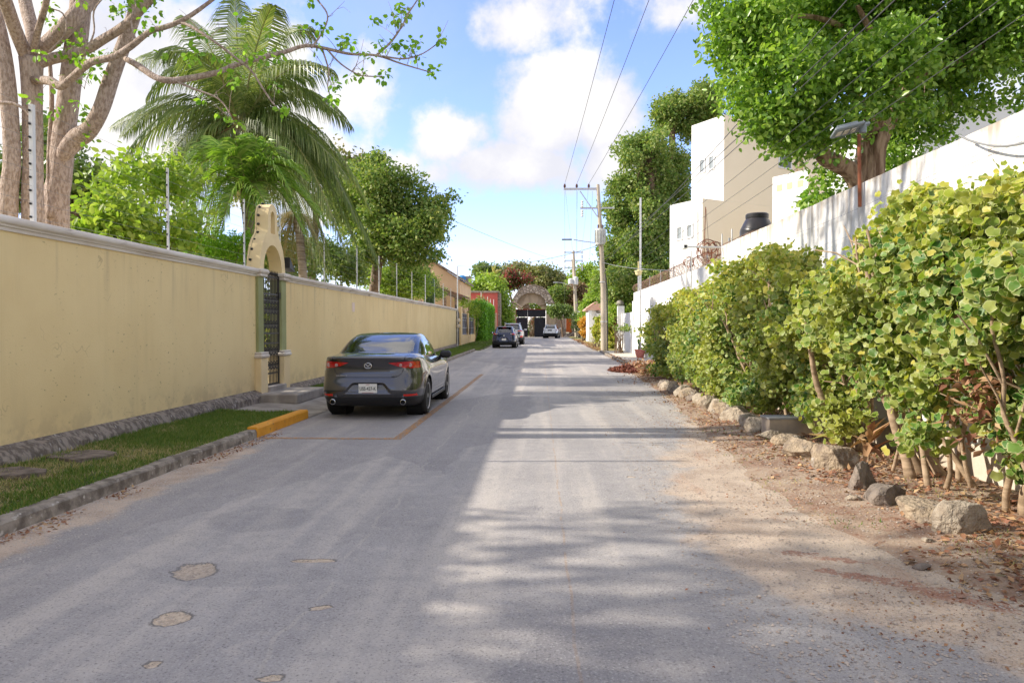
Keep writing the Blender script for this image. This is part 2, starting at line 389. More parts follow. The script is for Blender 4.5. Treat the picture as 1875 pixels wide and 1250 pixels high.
# patch repairs
pz = g.n('ShaderNodeTexVoronoi'); pz.inputs['Scale'].default_value = .33; mp = g.n('ShaderNodeMapping'); mp.inputs['Scale'].default_value = (1.0, .5, 1)
wv = g.n('ShaderNodeVectorMath', operation='ADD'); g.l(co, wv.inputs[0]); nn = g.n('ShaderNodeTexNoise'); nn.inputs['Scale'].default_value = 2.5; g.l(co, nn.inputs['Vector'])
sc_ = g.n('ShaderNodeVectorMath', operation='SCALE'); sc_.inputs['Scale'].default_value = .35; g.l(nn.outputs[1], sc_.inputs[0]); g.l(sc_.outputs[0], wv.inputs[1]); g.l(wv.outputs[0], mp.inputs[0]); g.l(mp.outputs[0], pz.inputs['Vector'])
sp = g.n('ShaderNodeSeparateColor'); g.l(pz.outputs['Color'], sp.inputs[0]); c = g.mix(g.ramp(sp.outputs[0], .2, .8, 0, .5), c, (0.20, 0.195, 0.21))
vd = g.n('ShaderNodeTexVoronoi', feature='DISTANCE_TO_EDGE'); vd.inputs['Scale'].default_value = .33; g.l(mp.outputs[0], vd.inputs['Vector'])
ed = g.ramp(vd.outputs['Distance'], .0, .012, 1, 0); edm = g.math('MULTIPLY', ed, g.ramp(g.noise(co, 1.1, 3), .42, .58)); c = g.mix(g.math('MULTIPLY', edm, .03), c, (0.17, 0.16, 0.155))
# fine map cracking
vc = g.n('ShaderNodeTexVoronoi', feature='DISTANCE_TO_EDGE'); vc.inputs['Scale'].default_value = 3.1; g.l(wv.outputs[0], vc.inputs['Vector'])
cr = g.math('MULTIPLY', g.ramp(vc.outputs['Distance'], .0, .02, 1, 0), g.ramp(g.noise(co, .45, 4), .52, .62)); c = g.mix(g.math('MULTIPLY', cr, .22), c, (0.17, 0.155, 0.145))
# long seams
def seam(x0, wob, wd, col, k):
    global c
    n1 = g.math('MULTIPLY', g.math('SUBTRACT', g.noise(g.coord((0.001, 1, 1)), 1.3, 5), .5), wob)
    dd = g.math('ABSOLUTE', g.math('SUBTRACT', g.math('ADD', sx.outputs[0], n1), x0)); mk = g.ramp(dd, wd*.4, wd, 1, 0)
    mk = g.math('MULTIPLY', mk, g.ramp(g.noise(g.coord((1, 2, 1)), 2.6, 3), .38, .5)); c = g.mix(g.math('MULTIPLY', mk, k), c, col); return mk
s1 = seam(0.18, .07, .013, (0.33, 0.25, 0.19), .6); s2 = seam(-1.35, .35, .02, (0.48, 0.45, 0.40), .25)
sand = at('sand'); sn = g.noise(co, 1.6, 7, .68); sf = g.ramp(g.math('ADD', sand, g.math('MULTIPLY', g.math('SUBTRACT', sn, .5), 1.7)), .35, .75)
sc2 = g.mix(g.ramp(g.noise(co, 2.2, 5), .4, .65), (0.46, 0.38, 0.31), (0.35, 0.275, 0.22))
sc2 = g.mix(g.math('MULTIPLY', g.ramp(g.noise(g.coord((3, .6, 1)), 1.2, 4), .56, .7), .5), sc2, (0.33, 0.20, 0.135))
c = g.mix(g.math('MULTIPLY', sf, .93), c, sc2)
hole = at('hole'); hf = g.ramp(g.math('ADD', hole, g.math('MULTIPLY', g.math('SUBTRACT', g.noise(co, 9, 5, .6), .5), .9)), .16, .26)
c = g.mix(hf, c, g.mix(g.ramp(g.noise(co, 30, 4, .7), .4, .6), (0.50, 0.42, 0.33), (0.38, 0.31, 0.25)))
he = g.math('MULTIPLY', g.ramp(g.math('ADD', hole, g.math('MULTIPLY', g.math('SUBTRACT', g.noise(co, 9, 5, .6), .5), .9)), .04, .16), g.math('SUBTRACT', 1.0, hf)); c = g.mix(g.math('MULTIPLY', he, .7), c, (0.09, 0.085, 0.08))
red = at('red'); rf = g.ramp(g.math('ADD', red, g.math('MULTIPLY', g.math('SUBTRACT', g.noise(co, 7, 7, .75), .5), 2.4)), .55, .8); c = g.mix(g.math('MULTIPLY', rf, .75), c, (0.26, 0.115, 0.075))
dk = at('dark'); df = g.ramp(g.math('ADD', dk, g.math('MULTIPLY', g.math('SUBTRACT', g.noise(co, 2, 5, .6), .5), .6)), .2, .5); c = g.mix(g.math('MULTIPLY', df, .4), c, (0.18, 0.18, 0.2))
# aggregate
c = g.mix(1.0, c, (1.38, 1.33, 1.25), 'MULTIPLY')
c = g.mix(g.ramp(spk, .56, .66, 0, .7), c, (0.62, 0.60, 0.57)); c = g.mix(g.ramp(spk, .34, .46, .7, 0), c, (0.12, 0.115, 0.12)); c = g.mix(g.ramp(spk2, .58, .72, 0, .35), c, (0.42, 0.38, 0.34))
hg = g.math('SUBTRACT', g.math('ADD', spk, g.math('MULTIPLY', med, .6)), g.math('MULTIPLY', g.math('ADD', hf, g.math('MULTIPLY', cr, .2)), 1.0))
g.bsdf(out, c, .88, bump=hg, bd=.012, bs=.8, spec=.25); M['road'] = m
ysr = np.concatenate([np.arange(-8, 2, .25), np.arange(2, 14, .05), np.arange(14, 30, .2), np.arange(30, 98.2, .8)])
xsr = np.arange(-4.2, 3.95, .06)
def redge(X, Y):
    return X, Y
V, F, X, Y = grid(xsr, ysr, lambda X, Y: Hn(Y)+.004-0.03*0, redge)
sand = np.zeros_like(X)
sand = np.maximum(sand, sst(-3.3, -4.1, X)*.95*sst(12, 8, Y))
xr = np.interp(Y, [-8, 2, 3.6, 4.2, 5, 6, 7, 9, 11, 15, 25, 45, 98], [2.2, 2.2, 2.1, 1.4, 1.15, 1.15, 1.2, 1.6, 2.2, 2.8, 3.4, 3.7, 3.9])
sand = np.maximum(sand, sst(-.55, .6, X-xr)*.95)
sand = np.maximum(sand, .35*sst(-3.2, -4.2, X))
hole = np.full_like(X, -1.0)
def GP(u, v):
    d = ray(u, v); t = -CAM.z/d.z; p = CAM+d*t; return p.x, p.y
for (u, v, rx, ry, ro) in ((357, 1045, .17, .20, .3), (314, 1131, .125, .13, .2), (280, 1215, .06, .05, 0), (1155, 872, .06, .0, 0), (575, 1026, .2, .055, .1), (585, 1112, .09, .045, .2), (495, 1240, .08, .05, .2)):
    x, y = GP(u, v); hole = np.maximum(hole, inell(X, Y, x, y, rx, max(ry, .04), ro))
dark = np.full_like(X, 0.0)
for (u, v, rx, ry) in ((480, 950, .55, .5), (430, 1050, .8, .3), (1000, 1180, .6, .7), (700, 760, 1.4, .9), (1250, 1160, .5, .25)):
    x, y = GP(u, v); dark = np.maximum(dark, .4*(inell(X, Y, x, y, rx, ry) > 0)*np.minimum(1, 4*inell(X, Y, x, y, rx, ry)))
red = np.zeros_like(X)
for (u, v, rx, ry, ro) in ((1650, 1070, .75, .14, -.55), (1500, 1020, .4, .12, -.4), (1780, 1105, .4, .12, -.6)):
    x, y = GP(u, v); red = np.maximum(red, np.clip(inell(X, Y, x, y, rx, ry, ro)*2.0, 0, .75))
V[:, 2] -= (np.clip(hole, 0, .3)/.3*.018+.0).ravel()*0.6
tag(meshobj('road', V, F, M['road'], smooth=True, attrs={'sand': sand.ravel(), 'hole': hole.ravel(), 'dark': dark.ravel(), 'red': red.ravel()}), kind='structure')
# orange bay marking
m, nt, out = NM('worn_orange_paint'); g = G(nt); co = g.coord()
b = g.bsdf(None, g.mix(g.ramp(g.noise(co, 14, 5), .35, .7), (0.62, 0.30, 0.08), (0.40, 0.26, 0.15)), .8, bump=g.noise(co, 80, 3), bd=.006)
tr = g.n('ShaderNodeBsdfTransparent'); mx = g.n('ShaderNodeMixShader'); g.l(g.ramp(g.noise(co, 22, 6, .7), .42, .58, .12, .9), mx.inputs[0]); g.l(b, mx.inputs[1]); g.l(tr.outputs[0], mx.inputs[2]); g.l(mx.outputs[0], out.inputs[0])
M['orange'] = m
b = MB()
ys = list(np.arange(10.3, 24.5, .6))
for i in range(len(ys)-1): b.quad((-2.15+.004*i, ys[i], H(ys[i])+.009), (-2.02+.004*i, ys[i], H(ys[i])+.009), (-2.02+.004*(i+1), ys[i+1], H(ys[i+1])+.009), (-2.15+.004*(i+1), ys[i+1], H(ys[i+1])+.009))
b.quad((-4.1, 10.16, .009), (-2.02, 10.16, .009), (-2.02, 10.29, .009), (-4.1, 10.29, .009))
tag(b.build('parking_bay_marking', M['orange'], fix=False), kind='structure')
# kerbs ------------------------------------------------------------------
def kerbstrip(name, m, ys, xf, w=.16, h=.125, wob=.008, jag=0):
    sec = [(0, -.03), (0.0, h-.025), (-.02, h), (-w+.01, h), (-w, h-.02), (-w, -.03)]
    V = []; n = len(sec)
    for i, y in enumerate(ys):
        for k, (dx, dz) in enumerate(sec):
            q = 1.0
            zz = H(y)+dz*(1 if dz < 0 else 1)+wob*noise.noise(Vector((k*.7, y*1.7, 3)))*(1 if k in (1, 2, 3) else 0)
            V.append((xf(y)+dx+wob*1.5*noise.noise(Vector((k, y*2.3, 9))), y, zz))
    Fc = [(i*n+k, i*n+k+1, (i+1)*n+k+1, (i+1)*n+k) for i in range(len(ys)-1) for k in range(n-1)]
    Fc.append(tuple(range(n))[::-1]); Fc.append(tuple((len(ys)-1)*n+k for k in range(n)))
    o = meshobj(name, V, Fc, m); tag(o, kind='structure'); return o
kerbstrip('kerb', M['kerb'], list(np.arange(-6, 10.26, .12))+[10.25], lambda y: -4.17)
kerbstrip('yellow_kerb', M['kerb_y'], list(np.arange(10.255, 12.55, .12)), lambda y: -4.16, h=.16, wob=.004)
kerbstrip('kerb', M['kerb'], list(np.arange(16.3, 44, .4)), lambda y: -4.2+.15*ss(30, 44, y), wob=.012)
b = MB()
b.obox((-4.75, 16.12, .05), (.52, .09, .085), rz=-.12, bev=.015); tag(b.build('kerb_return', M['kerb']), kind='structure')
# verge soil + apron
m, nt, out = NM('verge_turf'); g = G(nt); co = g.coord()
c = g.mix(g.ramp(g.noise(co, 1.6, 6), .4, .62), (0.07, 0.10, 0.025), (0.15, 0.13, 0.05)); c = g.mix(g.ramp(g.noise(co, 2.7, 6), .58, .68), c, (0.30, 0.235, 0.16)); g.bsdf(out, c, .95, bump=g.noise(co, 50, 4), bd=.02); M['turf'] = m
V, F, X, Y = grid(np.linspace(-6.1, -4.28, 16), np.arange(-6, 12.6, .15), lambda X, Y: Hn(Y)+.105+.02*fbm(X, Y, 1.2, 3)+.03*sst(-5.0, -6.0, X)); tag(meshobj('verge', V, F, M['turf'], smooth=True), kind='structure')
V, F, X, Y = grid(np.linspace(-6.1, -4.3, 12), np.arange(16.15, 44.2, .3), lambda X, Y: Hn(Y)+.11+.02*fbm(X, Y, 1.2, 5)); tag(meshobj('verge', V, F, M['turf'], smooth=True), kind='structure')
V, F, X, Y = grid(np.linspace(-6.6, -3.6, 12), np.arange(44.2, 92, 1.0), lambda X, Y: Hn(Y)+.07*sst(-3.55, -4.3, X)+.03*fbm(X, Y, .8, 6)-.02*sst(-4.0, -3.6, X)); tag(meshobj('verge', V, F, M['turf'], smooth=True), kind='structure')
V, F, X, Y = grid(np.linspace(-6.1, -4.15, 10), np.linspace(12.6, 16.15, 14), lambda X, Y: Hn(Y)+.012+.07*sst(-4.3, -5.6, X)+.01*fbm(X, Y, 2, 8)); tag(meshobj('entrance_apron', V, F, M['conc'], smooth=True), kind='structure')
# right side bed ------------------------------------------------------------
m, nt, out = NM('bed_soil'); g = G(nt); co = g.coord()
c = g.mix(g.ramp(g.noise(co, 2.2, 6), .4, .62), (0.40, 0.30, 0.22), (0.29, 0.19, 0.135)); c = g.mix(g.ramp(g.noise(co, 9, 6, .7), .54, .64, 0, .8), c, (0.24, 0.12, 0.07)); c = g.mix(g.ramp(g.noise(co, 40, 3, .7), .6, .7, 0, .8), c, (0.55, 0.48, 0.42))
c = g.mix(g.ramp(g.noise(co, 3.3, 5, .6), .62, .7, 0, .6), c, (0.13, 0.15, 0.05))
g.bsdf(out, c, .95, bump=g.noise(co, 35, 5), bd=.03); M['bed'] = m
def bedz(X, Y):
    e = np.interp(Y, [-8, 3, 4.2, 5, 6, 8, 10, 15, 20, 26], [2.9, 2.9, 2.75, 2.45, 2.2, 2.2, 2.35, 2.75, 3.0, 3.1])
    return Hn(Y)-.02+.055*sst(-.25, .5, X-e)+.05*sst(.3, 1.3, X-e)+.014*fbm(X, Y, 2.2, 4)
V, F, X, Y = grid(np.linspace(1.6, 5.1, 50), np.arange(-8, 27.6, .12), bedz); tag(meshobj('planting_bed', V, F, M['bed'], smooth=True), kind='structure')
def bz(x, y): return float(bedz(np.array([[float(x)]]), np.array([[float(y)]]))[0, 0])
V, F, X, Y = grid(np.linspace(3.72, 5.3, 8), np.arange(27.7, 42.5, .6), lambda X, Y: Hn(Y)+.10+.0*X); tag(meshobj('driveway_slab', V, F, M['slab']), kind='structure')
kerbstrip('kerb', M['kerb'], list(np.arange(27.7, 42.6, .4)), lambda y: 3.86-.22*ss(27, 32, y), w=.14, h=.11)
V, F, X, Y = grid(np.linspace(3.5, 5.6, 10), np.arange(42.6, 96, 1.0), lambda X, Y: Hn(Y)+.09*sst(3.6, 4.1, X)+.03*fbm(X, Y, .9, 2)-.01); 
m2 = mat('dry_turf', (0.36, 0.30, 0.10), (0.22, 0.24, 0.07), 1.2, .95, c3=(0.42, 0.22, 0.12), s3=3, l3=.56); tag(meshobj('verge', V, F, m2, smooth=True), kind='structure')

# ================================================================ foliage helpers
SH = {}
SH['kite'] = (np.array([(0, 0, 0), (.45, .32, .03), (1, 0, -.08), (.45, -.32, .03)]), np.array([(0, 1, 2, 3)]))
SH['fold'] = (np.array([(0, 0, 0), (.28, .24, .06), (.70, .20, .03), (1, 0, -.10), (.70, -.20, .03), (.28, -.24, .06), (.5, 0, -.03)]), np.array([(0, 6, 2, 1), (6, 3, 2, 2), (0, 5, 4, 6), (6, 4, 3, 3)]))
SH['fold'] = (np.array([(0, 0, 0), (.35, .26, .07), (1, 0, -.12), (.35, -.26, .07), (.45, 0, -.02)]), np.array([(0, 4, 1), (4, 2, 1), (0, 3, 4), (4, 3, 2)]))
SH['oval'] = (np.array([(0, 0, 0), (.3, .26, .05), (.72, .22, .03), (1, 0, -.1), (.72, -.22, .03), (.3, -.26, .05), (.5, 0, -.03)]), np.array([(0, 6, 1), (1, 6, 2), (6, 3, 2), (0, 5, 6), (5, 4, 6), (4, 3, 6)]))
_v = [(0.40, 0, -.07)]
for k in range(16):
    th = 2*PI*(k+.5)/16+PI; rr = .5*(1+.075*math.cos(5*th))*(1 if k not in (0, 15) else .72); _v.append((.5+rr*math.cos(th), rr*1.12*math.sin(th), .10*math.cos(2*th)*abs(math.sin(th))+.07*math.sin(3*th+.6)+.02-.09*max(0, math.cos(th))))
SH['round'] = (np.array(_v), np.array([(0, 1+k, 1+(k+1) % 16) for k in range(16)]))
SH['round6'] = (np.array([(.45, 0, -.05)]+[(.5+.5*math.cos(2*PI*k/7), .54*math.sin(2*PI*k/7), .10*math.sin(3*k)) for k in range(7)]), np.array([(0, 1+k, 1+(k+1) % 7) for k in range(7)]))
SH['blade'] = (np.array([(0, .5, 0), (0, -.5, 0), (.5, -.35, .06), (.5, .35, .06), (1, 0, -.05)]), np.array([(0, 1, 2, 3), (3, 2, 4, 4)]))
SH['blade'] = (np.array([(0, .5, 0), (0, -.5, 0), (1, 0, .0)]), np.array([(0, 1, 2)]))
def norm(a): return a/np.maximum(1e-9, np.linalg.norm(a, axis=-1, keepdims=True))
def leafmesh(name, C, S, A, Nn, shape, m, parent=None, width=1.0, kind=None):
    T, Fq = SH[shape]; n = len(C); A = norm(A); Nn = norm(Nn-A*np.sum(A*Nn, -1, keepdims=True)); B = np.cross(Nn, A)
    V = C[:, None, :]+S[:, None, None]*(T[None, :, 0, None]*A[:, None, :]+width*T[None, :, 1, None]*B[:, None, :]+T[None, :, 2, None]*Nn[:, None, :])
    F = (Fq[None]+(np.arange(n)*len(T))[:, None, None]).reshape(-1, Fq.shape[1])
    at = None
    if shape.startswith('round'): e = np.ones(len(T)); e[0] = 0; at = {'edge': np.tile(e, n)}
    return meshobj(name, V.reshape(-1, 3), F, m, parent, attrs=at)
def crownpts(blobs, nclus, per, cs, rng, shell=.55):
    """clustered points in ellipsoids -> positions, outward dirs"""
    vol = np.array([b[3]*b[4]*b[5] for b in blobs])**.75; k = rng.choice(len(blobs), nclus, p=vol/vol.sum()); Bl = np.array(blobs)[k]
    d = norm(rng.normal(size=(nclus, 3))); r = rng.uniform(0, 1, nclus)**(1/3); r = np.where(rng.uniform(size=nclus) < shell, rng.uniform(.82, 1.08, nclus), r)
    cc = Bl[:, :3]+d*r[:, None]*Bl[:, 3:6]
    C = np.repeat(cc, per, 0); O = np.repeat(d, per, 0); C = C+rng.normal(size=C.shape)*cs*np.array([1, 1, .75]); return C, O, cc
def lumps(blobs, rng, n=8):
    o = []
    for b in blobs:
        o.append((b[0], b[1], b[2], b[3]*.5, b[4]*.5, b[5]*.5))
        for i in range(n):
            d = rng.normal(size=3); d /= np.linalg.norm(d); k = rng.uniform(.62, .92); s = rng.uniform(.24, .44)
            o.append((b[0]+d[0]*b[3]*k, b[1]+d[1]*b[4]*k, b[2]+d[2]*b[5]*k, b[3]*s, b[4]*s, b[5]*s*.8))
    return o
def crown(name, blobs, nclus, per, cs, size, m, parent, seed=1, shape='kite', shell=.55, up=.6, width=1.0, droop=.3, sj=.3, clip=None):
    rng = np.random.default_rng(seed); C, O, cc = crownpts(lumps(blobs, rng), nclus, per, cs, rng, shell)
    if clip is not None: k = clip(C); C, O = C[k], O[k]
    n = len(C); Nn = O*.6+rng.normal(size=(n, 3))*.65; Nn[:, 2] += up; A = rng.normal(size=(n, 3))+O*.5; A[:, 2] -= droop
    S = size*(1+sj*rng.uniform(-1, 1, n)); return leafmesh(name, C, S, A, Nn, shape, m, parent, width)
def bez(p0, p1, p2, n=8):
    return [p0*(1-t)**2+p1*2*t*(1-t)+p2*t*t for t in [i/n for i in range(n+1)]]
def limbs(mb, start, r0, blobs, rng, n=8, sub=3, lift=.3, ns=7, rough=.1):
    for i in range(n):
        b = blobs[i % len(blobs)]; e = Vector(b[:3])+Vector([rng.uniform(-.6, .6)*b[3+k] for k in range(3)])
        s = Vector(start)+Vector((rng.uniform(-.1, .1), rng.uniform(-.1, .1), rng.uniform(-.2, .2))); mid = (s+e)/2; mid.z += lift*(e-s).length*rng.uniform(.1, .6)
        mid += Vector([rng.uniform(-.12, .12)*(e-s).length for _ in range(3)])
        pts = bez(s, mid, e, 8); L = [r0*rng.uniform(.5, .8)*(1-.8*k/8) for k in range(9)]; mb.tube(pts, L, ns, rough=rough)
        for j in range(sub):
            k = rng.randint(3, 7); q = pts[k]; e2 = q+Vector([rng.uniform(-.55, .55)*b[3+a] for a in range(3)])+Vector((0, 0, .15*b[5]))
            mb.tube(bez(q, (q+e2)/2+Vector((0, 0, .1*b[5])), e2, 5), [L[k]*.7*(1-.15*a) for a in range(6)], 5)
def tree(name, label, base, r, top, blobs, leafm, barkm, nclus, per, cs, size, seed, group=None, cat='tree', nl=8, sub=3, shape='kite', bend=(0, 0), shell=.55, **kw):
    root = empty(name, base, label, cat, group); rng = random.Random(seed); mb = MB(); b = Vector(base); t = Vector(top)
    pts = [b-Vector((0, 0, .2)), b+(t-b)*.35+Vector((bend[0], bend[1], 0)), b+(t-b)*.7+Vector((bend[0]*.6, bend[1]*.6, 0)), t]
    mb.tube(pts, [r*1.25, r, r*.85, r*.7], 10, smoothn=5, rough=.12); limbs(mb, t, r*.75, blobs, rng, nl, sub)
    mb.build('trunk', barkm, root, smooth=True, fix=False)
    crown('crown', blobs, nclus, per, cs, size, leafm, root, seed, shape, shell, **kw); return root
L_ = lambda n, cols, **k: leafmat(n, cols, **k)
M['lf_ficus'] = L_('leaf_ficus', [(0.10, 0.20, 0.03), (0.24, 0.42, 0.06), (0.44, 0.58, 0.13)], trans=.45, rough=.3, spec=.6)
M['lf_dark'] = L_('leaf_dark', [(0.08, 0.14, 0.035), (0.16, 0.25, 0.06), (0.28, 0.34, 0.11)], trans=.3, rough=.45)
M['lf_mid'] = L_('leaf_mid', [(0.10, 0.19, 0.04), (0.23, 0.34, 0.075), (0.42, 0.44, 0.16)], trans=.35)
M['lf_light'] = L_('leaf_light', [(0.20, 0.33, 0.05), (0.32, 0.45, 0.07), (0.38, 0.46, 0.12)], trans=.45)
M['lf_bright'] = L_('leaf_bright', [(0.13, 0.30, 0.03), (0.24, 0.46, 0.04), (0.33, 0.52, 0.08)], trans=.45)
M['lf_olive'] = L_('leaf_olive', [(0.16, 0.20, 0.06), (0.28, 0.31, 0.11), (0.40, 0.34, 0.18)], trans=.3)
M['lf_red'] = L_('leaf_bougain', [(0.10, 0.14, 0.04), (0.14, 0.18, 0.06), (0.26, 0.10, 0.08), (0.52, 0.06, 0.09)], trans=.35)
M['lf_brownish'] = L_('leaf_brownish', [(0.24, 0.16, 0.10), (0.36, 0.22, 0.13), (0.2, 0.22, 0.08)], trans=.25)
M['lf_palm'] = L_('leaf_palm', [(0.08, 0.13, 0.03), (0.17, 0.24, 0.06), (0.32, 0.35, 0.14)], trans=.35, rough=.4, spec=.5)
M['lf_palmb'] = L_('leaf_palm_bright', [(0.11, 0.22, 0.03), (0.21, 0.36, 0.05), (0.36, 0.47, 0.12)], trans=.4, rough=.35, spec=.5)
M['lf_palmd'] = L_('leaf_palm_dry', [(0.34, 0.24, 0.12), (0.42, 0.33, 0.17), (0.24, 0.24, 0.09)], trans=.2)
M['lf_hedge'] = L_('leaf_variegated', [(0.045, 0.12, 0.025), (0.09, 0.21, 0.035), (0.19, 0.31, 0.06), (0.42, 0.44, 0.14)], trans=.35, rough=.42, edge=(0.50, 0.52, 0.24), warm=(0.36, 0.38, 0.07))
M['lf_hedgey'] = L_('leaf_yellow_green', [(0.24, 0.34, 0.05), (0.42, 0.47, 0.07), (0.60, 0.52, 0.12)], trans=.4, rough=.42, edge=(0.62, 0.58, 0.24))
M['lf_clip'] = L_('leaf_clipped', [(0.10, 0.24, 0.02), (0.18, 0.40, 0.03), (0.22, 0.44, 0.05)], trans=.35)
M['lf_croton'] = L_('leaf_croton', [(0.60, 0.25, 0.04), (0.70, 0.42, 0.06), (0.45, 0.28, 0.05)], trans=.3)
M['lf_dryred'] = L_('leaf_dry', [(0.16, 0.07, 0.04), (0.28, 0.12, 0.07), (0.40, 0.22, 0.12), (0.55, 0.38, 0.20)], trans=.1, rough=.7)
M['lf_cordy'] = L_('leaf_cordyline', [(0.30, 0.07, 0.07), (0.42, 0.16, 0.09), (0.46, 0.42, 0.14), (0.20, 0.28, 0.08)], trans=.3)
M['lf_yellowp'] = L_('leaf_yellow_palm', [(0.55, 0.50, 0.14), (0.62, 0.52, 0.22), (0.35, 0.42, 0.10)], trans=.3)
# grass blades --------------------------------------------------------------
M['grass'] = L_('grass_green', [(0.07, 0.15, 0.025), (0.14, 0.24, 0.04), (0.26, 0.27, 0.08)], trans=.3, rough=.6)
M['grassd'] = L_('grass_dry', [(0.18, 0.26, 0.06), (0.45, 0.38, 0.17), (0.52, 0.44, 0.24)], trans=.2, rough=.8)
def grass(name, n, xf, zf, m, hmin, hmax, w, seed, label, dens=None):
    rng = np.random.default_rng(seed); X, Y = xf(rng, n)
    if dens is not None: k = dens(X, Y, rng); X, Y = X[k], Y[k]
    n = len(X); C = np.stack([X, Y, zf(X, Y)-.005], -1); A = rng.normal(size=(n, 3))*.55; A[:, 2] = 1; S = rng.uniform(hmin, hmax, n)
    o = leafmesh(name, C, S, A, rng.normal(size=(n, 3)), 'blade', m, None, width=w); return tag(o, label, 'grass', kind='stuff')
ynear = lambda rng, n, a, b: a+(b-a)*rng.uniform(0, 1, n)**1.5
grass('grass', 90000, lambda r, n: (r.uniform(-5.78, -4.3, n), ynear(r, n, 4.2, 12.55)), lambda X, Y: Hn(Y)+.105+.02*fbm(X, Y, 1.2, 3)+.03*sst(-5.0, -6.0, X), M['grass'], .02, .075, .22, 3, 'short green grass on the kerbside strip in front of the near yellow wall', lambda X, Y, r: (fbm(X, Y, .9, 12)+.4*sst(5, 10, Y)+.5*fbm(X, Y, 5, 13) > r.uniform(-.15, .4, len(X))))
grass('grass', 26000, lambda r, n: (r.uniform(-5.78, -4.28, n), r.uniform(4.2, 11, n)), lambda X, Y: Hn(Y)+.11+.02*fbm(X, Y, 1.2, 3)+.03*sst(-5.0, -6.0, X), M['grassd'], .02, .06, .18, 4, 'dry straw coloured grass patches on the near left kerbside strip', lambda X, Y, r: fbm(X, Y, .9, 12)+.4*fbm(X, Y, 4, 13) < r.uniform(-.3, .15, len(X)))
grass('grass', 50000, lambda r, n: (r.uniform(-5.85, -4.33, n), 16.2+28*r.uniform(0, 1, n)**1.3), lambda X, Y: Hn(Y)+.11, M['grass'], .04, .08, .25, 5, 'green grass verge along the far yellow wall beyond the sedan')
grass('grass', 25000, lambda r, n: (r.uniform(-5.9, -3.9, n), r.uniform(44, 88, n)), lambda X, Y: Hn(Y)+.04, M['grass'], .05, .12, .35, 6, 'green grass in front of the clipped hedge and panelled fence')
grass('grass', 9000, lambda r, n: (r.uniform(2.1, 4.3, n), ynear(r, n, 4.3, 27)), bedz, M['grassd'], .015, .05, .22, 8, 'sparse dry grass tufts in the leaf littered soil at right', lambda X, Y, r: fbm(X, Y, 1.3, 22) > .12)
grass('grass', 4500, lambda r, n: (r.uniform(2.3, 4.2, n), ynear(r, n, 4.3, 27)), bedz, M['grass'], .02, .05, .3, 9, 'small green weeds among the stones at right', lambda X, Y, r: fbm(X, Y, 1.8, 25) > .25)
# litter ---------------------------------------------------------------------
def litter(name, n, xf, zf, m, s0, s1, seed, label, shape='fold', cat='leaf litter', dens=None, flat=.35, width=1.0):
    rng = np.random.default_rng(seed); X, Y = xf(rng, n)
    if dens is not None: k = dens(X, Y, rng); X, Y = X[k], Y[k]
    n = len(X); C = np.stack([X, Y, zf(X, Y)+.012], -1); A = rng.normal(size=(n, 3)); A[:, 2] *= flat; Nn = rng.normal(size=(n, 3))*flat; Nn[:, 2] += 1
    return tag(leafmesh(name, C, rng.uniform(s0, s1, n), A, Nn, shape, m, None, width), label, cat, kind='stuff')
litter('fallen_leaves', 17000, lambda r, n: (2.2+2.2*r.uniform(0, 1, n)**.8, ynear(r, n, 4.2, 27)), bedz, M['lf_dryred'], .02, .085, 31, 'dry brown and orange fallen leaves under the variegated hedge at right', dens=lambda X, Y, r: fbm(X, Y, 1.1, 41)+.55*sst(2.5, 3.6, X) > r.uniform(-.2, .5, len(X)))
litter('fallen_twigs', 16000, lambda r, n: (1.9+1.5*r.normal(size=n)*.45+.8, ynear(r, n, 3.4, 24)), lambda X, Y: np.maximum(bedz(X, Y), Hn(Y)+.004)-.008, M['lf_dryred'], .008, .028, 32, 'fine reddish leaf debris swept along the right edge of the road', 'kite', dens=lambda X, Y, r: fbm(X, Y, .8, 44) > r.uniform(-.1, .4, len(X)))
litter('fallen_twigs', 1500, lambda r, n: (-4.12+.22*r.uniform(0, 1, n)**2, r.uniform(4.5, 11, n)), lambda X, Y: Hn(Y)-.004+0*X, M['lf_dryred'], .015, .045, 33, 'reddish leaf debris gathered along the grey kerb at left', 'kite', dens=lambda X, Y, r: fbm(X, Y, 1.2, 45) > .05)
litter('fallen_leaves', 2500, lambda r, n: (3.3+1.2*r.uniform(0, 1, n), r.uniform(43, 75, n)), lambda X, Y: Hn(Y)+.05+0*X, M['lf_dryred'], .05, .16, 34, 'dry fallen leaves on the far right verge around the concrete utility pole')
# pebbles
def pebbles(n, seed, xf, zf, m, s0, s1, label):
    rng = np.random.default_rng(seed); X, Y = xf(rng, n)
    T = np.array([(1, 0, 0), (-1, 0, 0), (0, 1, 0), (0, -1, 0), (0, 0, .7), (0, 0, -.4)]); Fq = np.array([(0, 2, 4), (2, 1, 4), (1, 3, 4), (3, 0, 4)])
    n = len(X); C = np.stack([X, Y, zf(X, Y)+.003], -1); S = rng.uniform(s0, s1, n)*rng.uniform(.5, 1, n)**2; J = 1+.35*rng.uniform(-1, 1, (n, 6, 3))
    th = rng.uniform(0, 6.28, n); R = np.zeros((n, 3, 3)); R[:, 0, 0] = np.cos(th); R[:, 0, 1] = -np.sin(th); R[:, 1, 0] = np.sin(th); R[:, 1, 1] = np.cos(th); R[:, 2, 2] = 1
    V = C[:, None]+S[:, None, None]*np.einsum('nij,nkj->nki', R, T[None]*J); F = (Fq[None]+(np.arange(n)*6)[:, None, None]).reshape(-1, 3)
    tag(meshobj('gravel', V.reshape(-1, 3), F, m), label, 'gravel', kind='stuff')
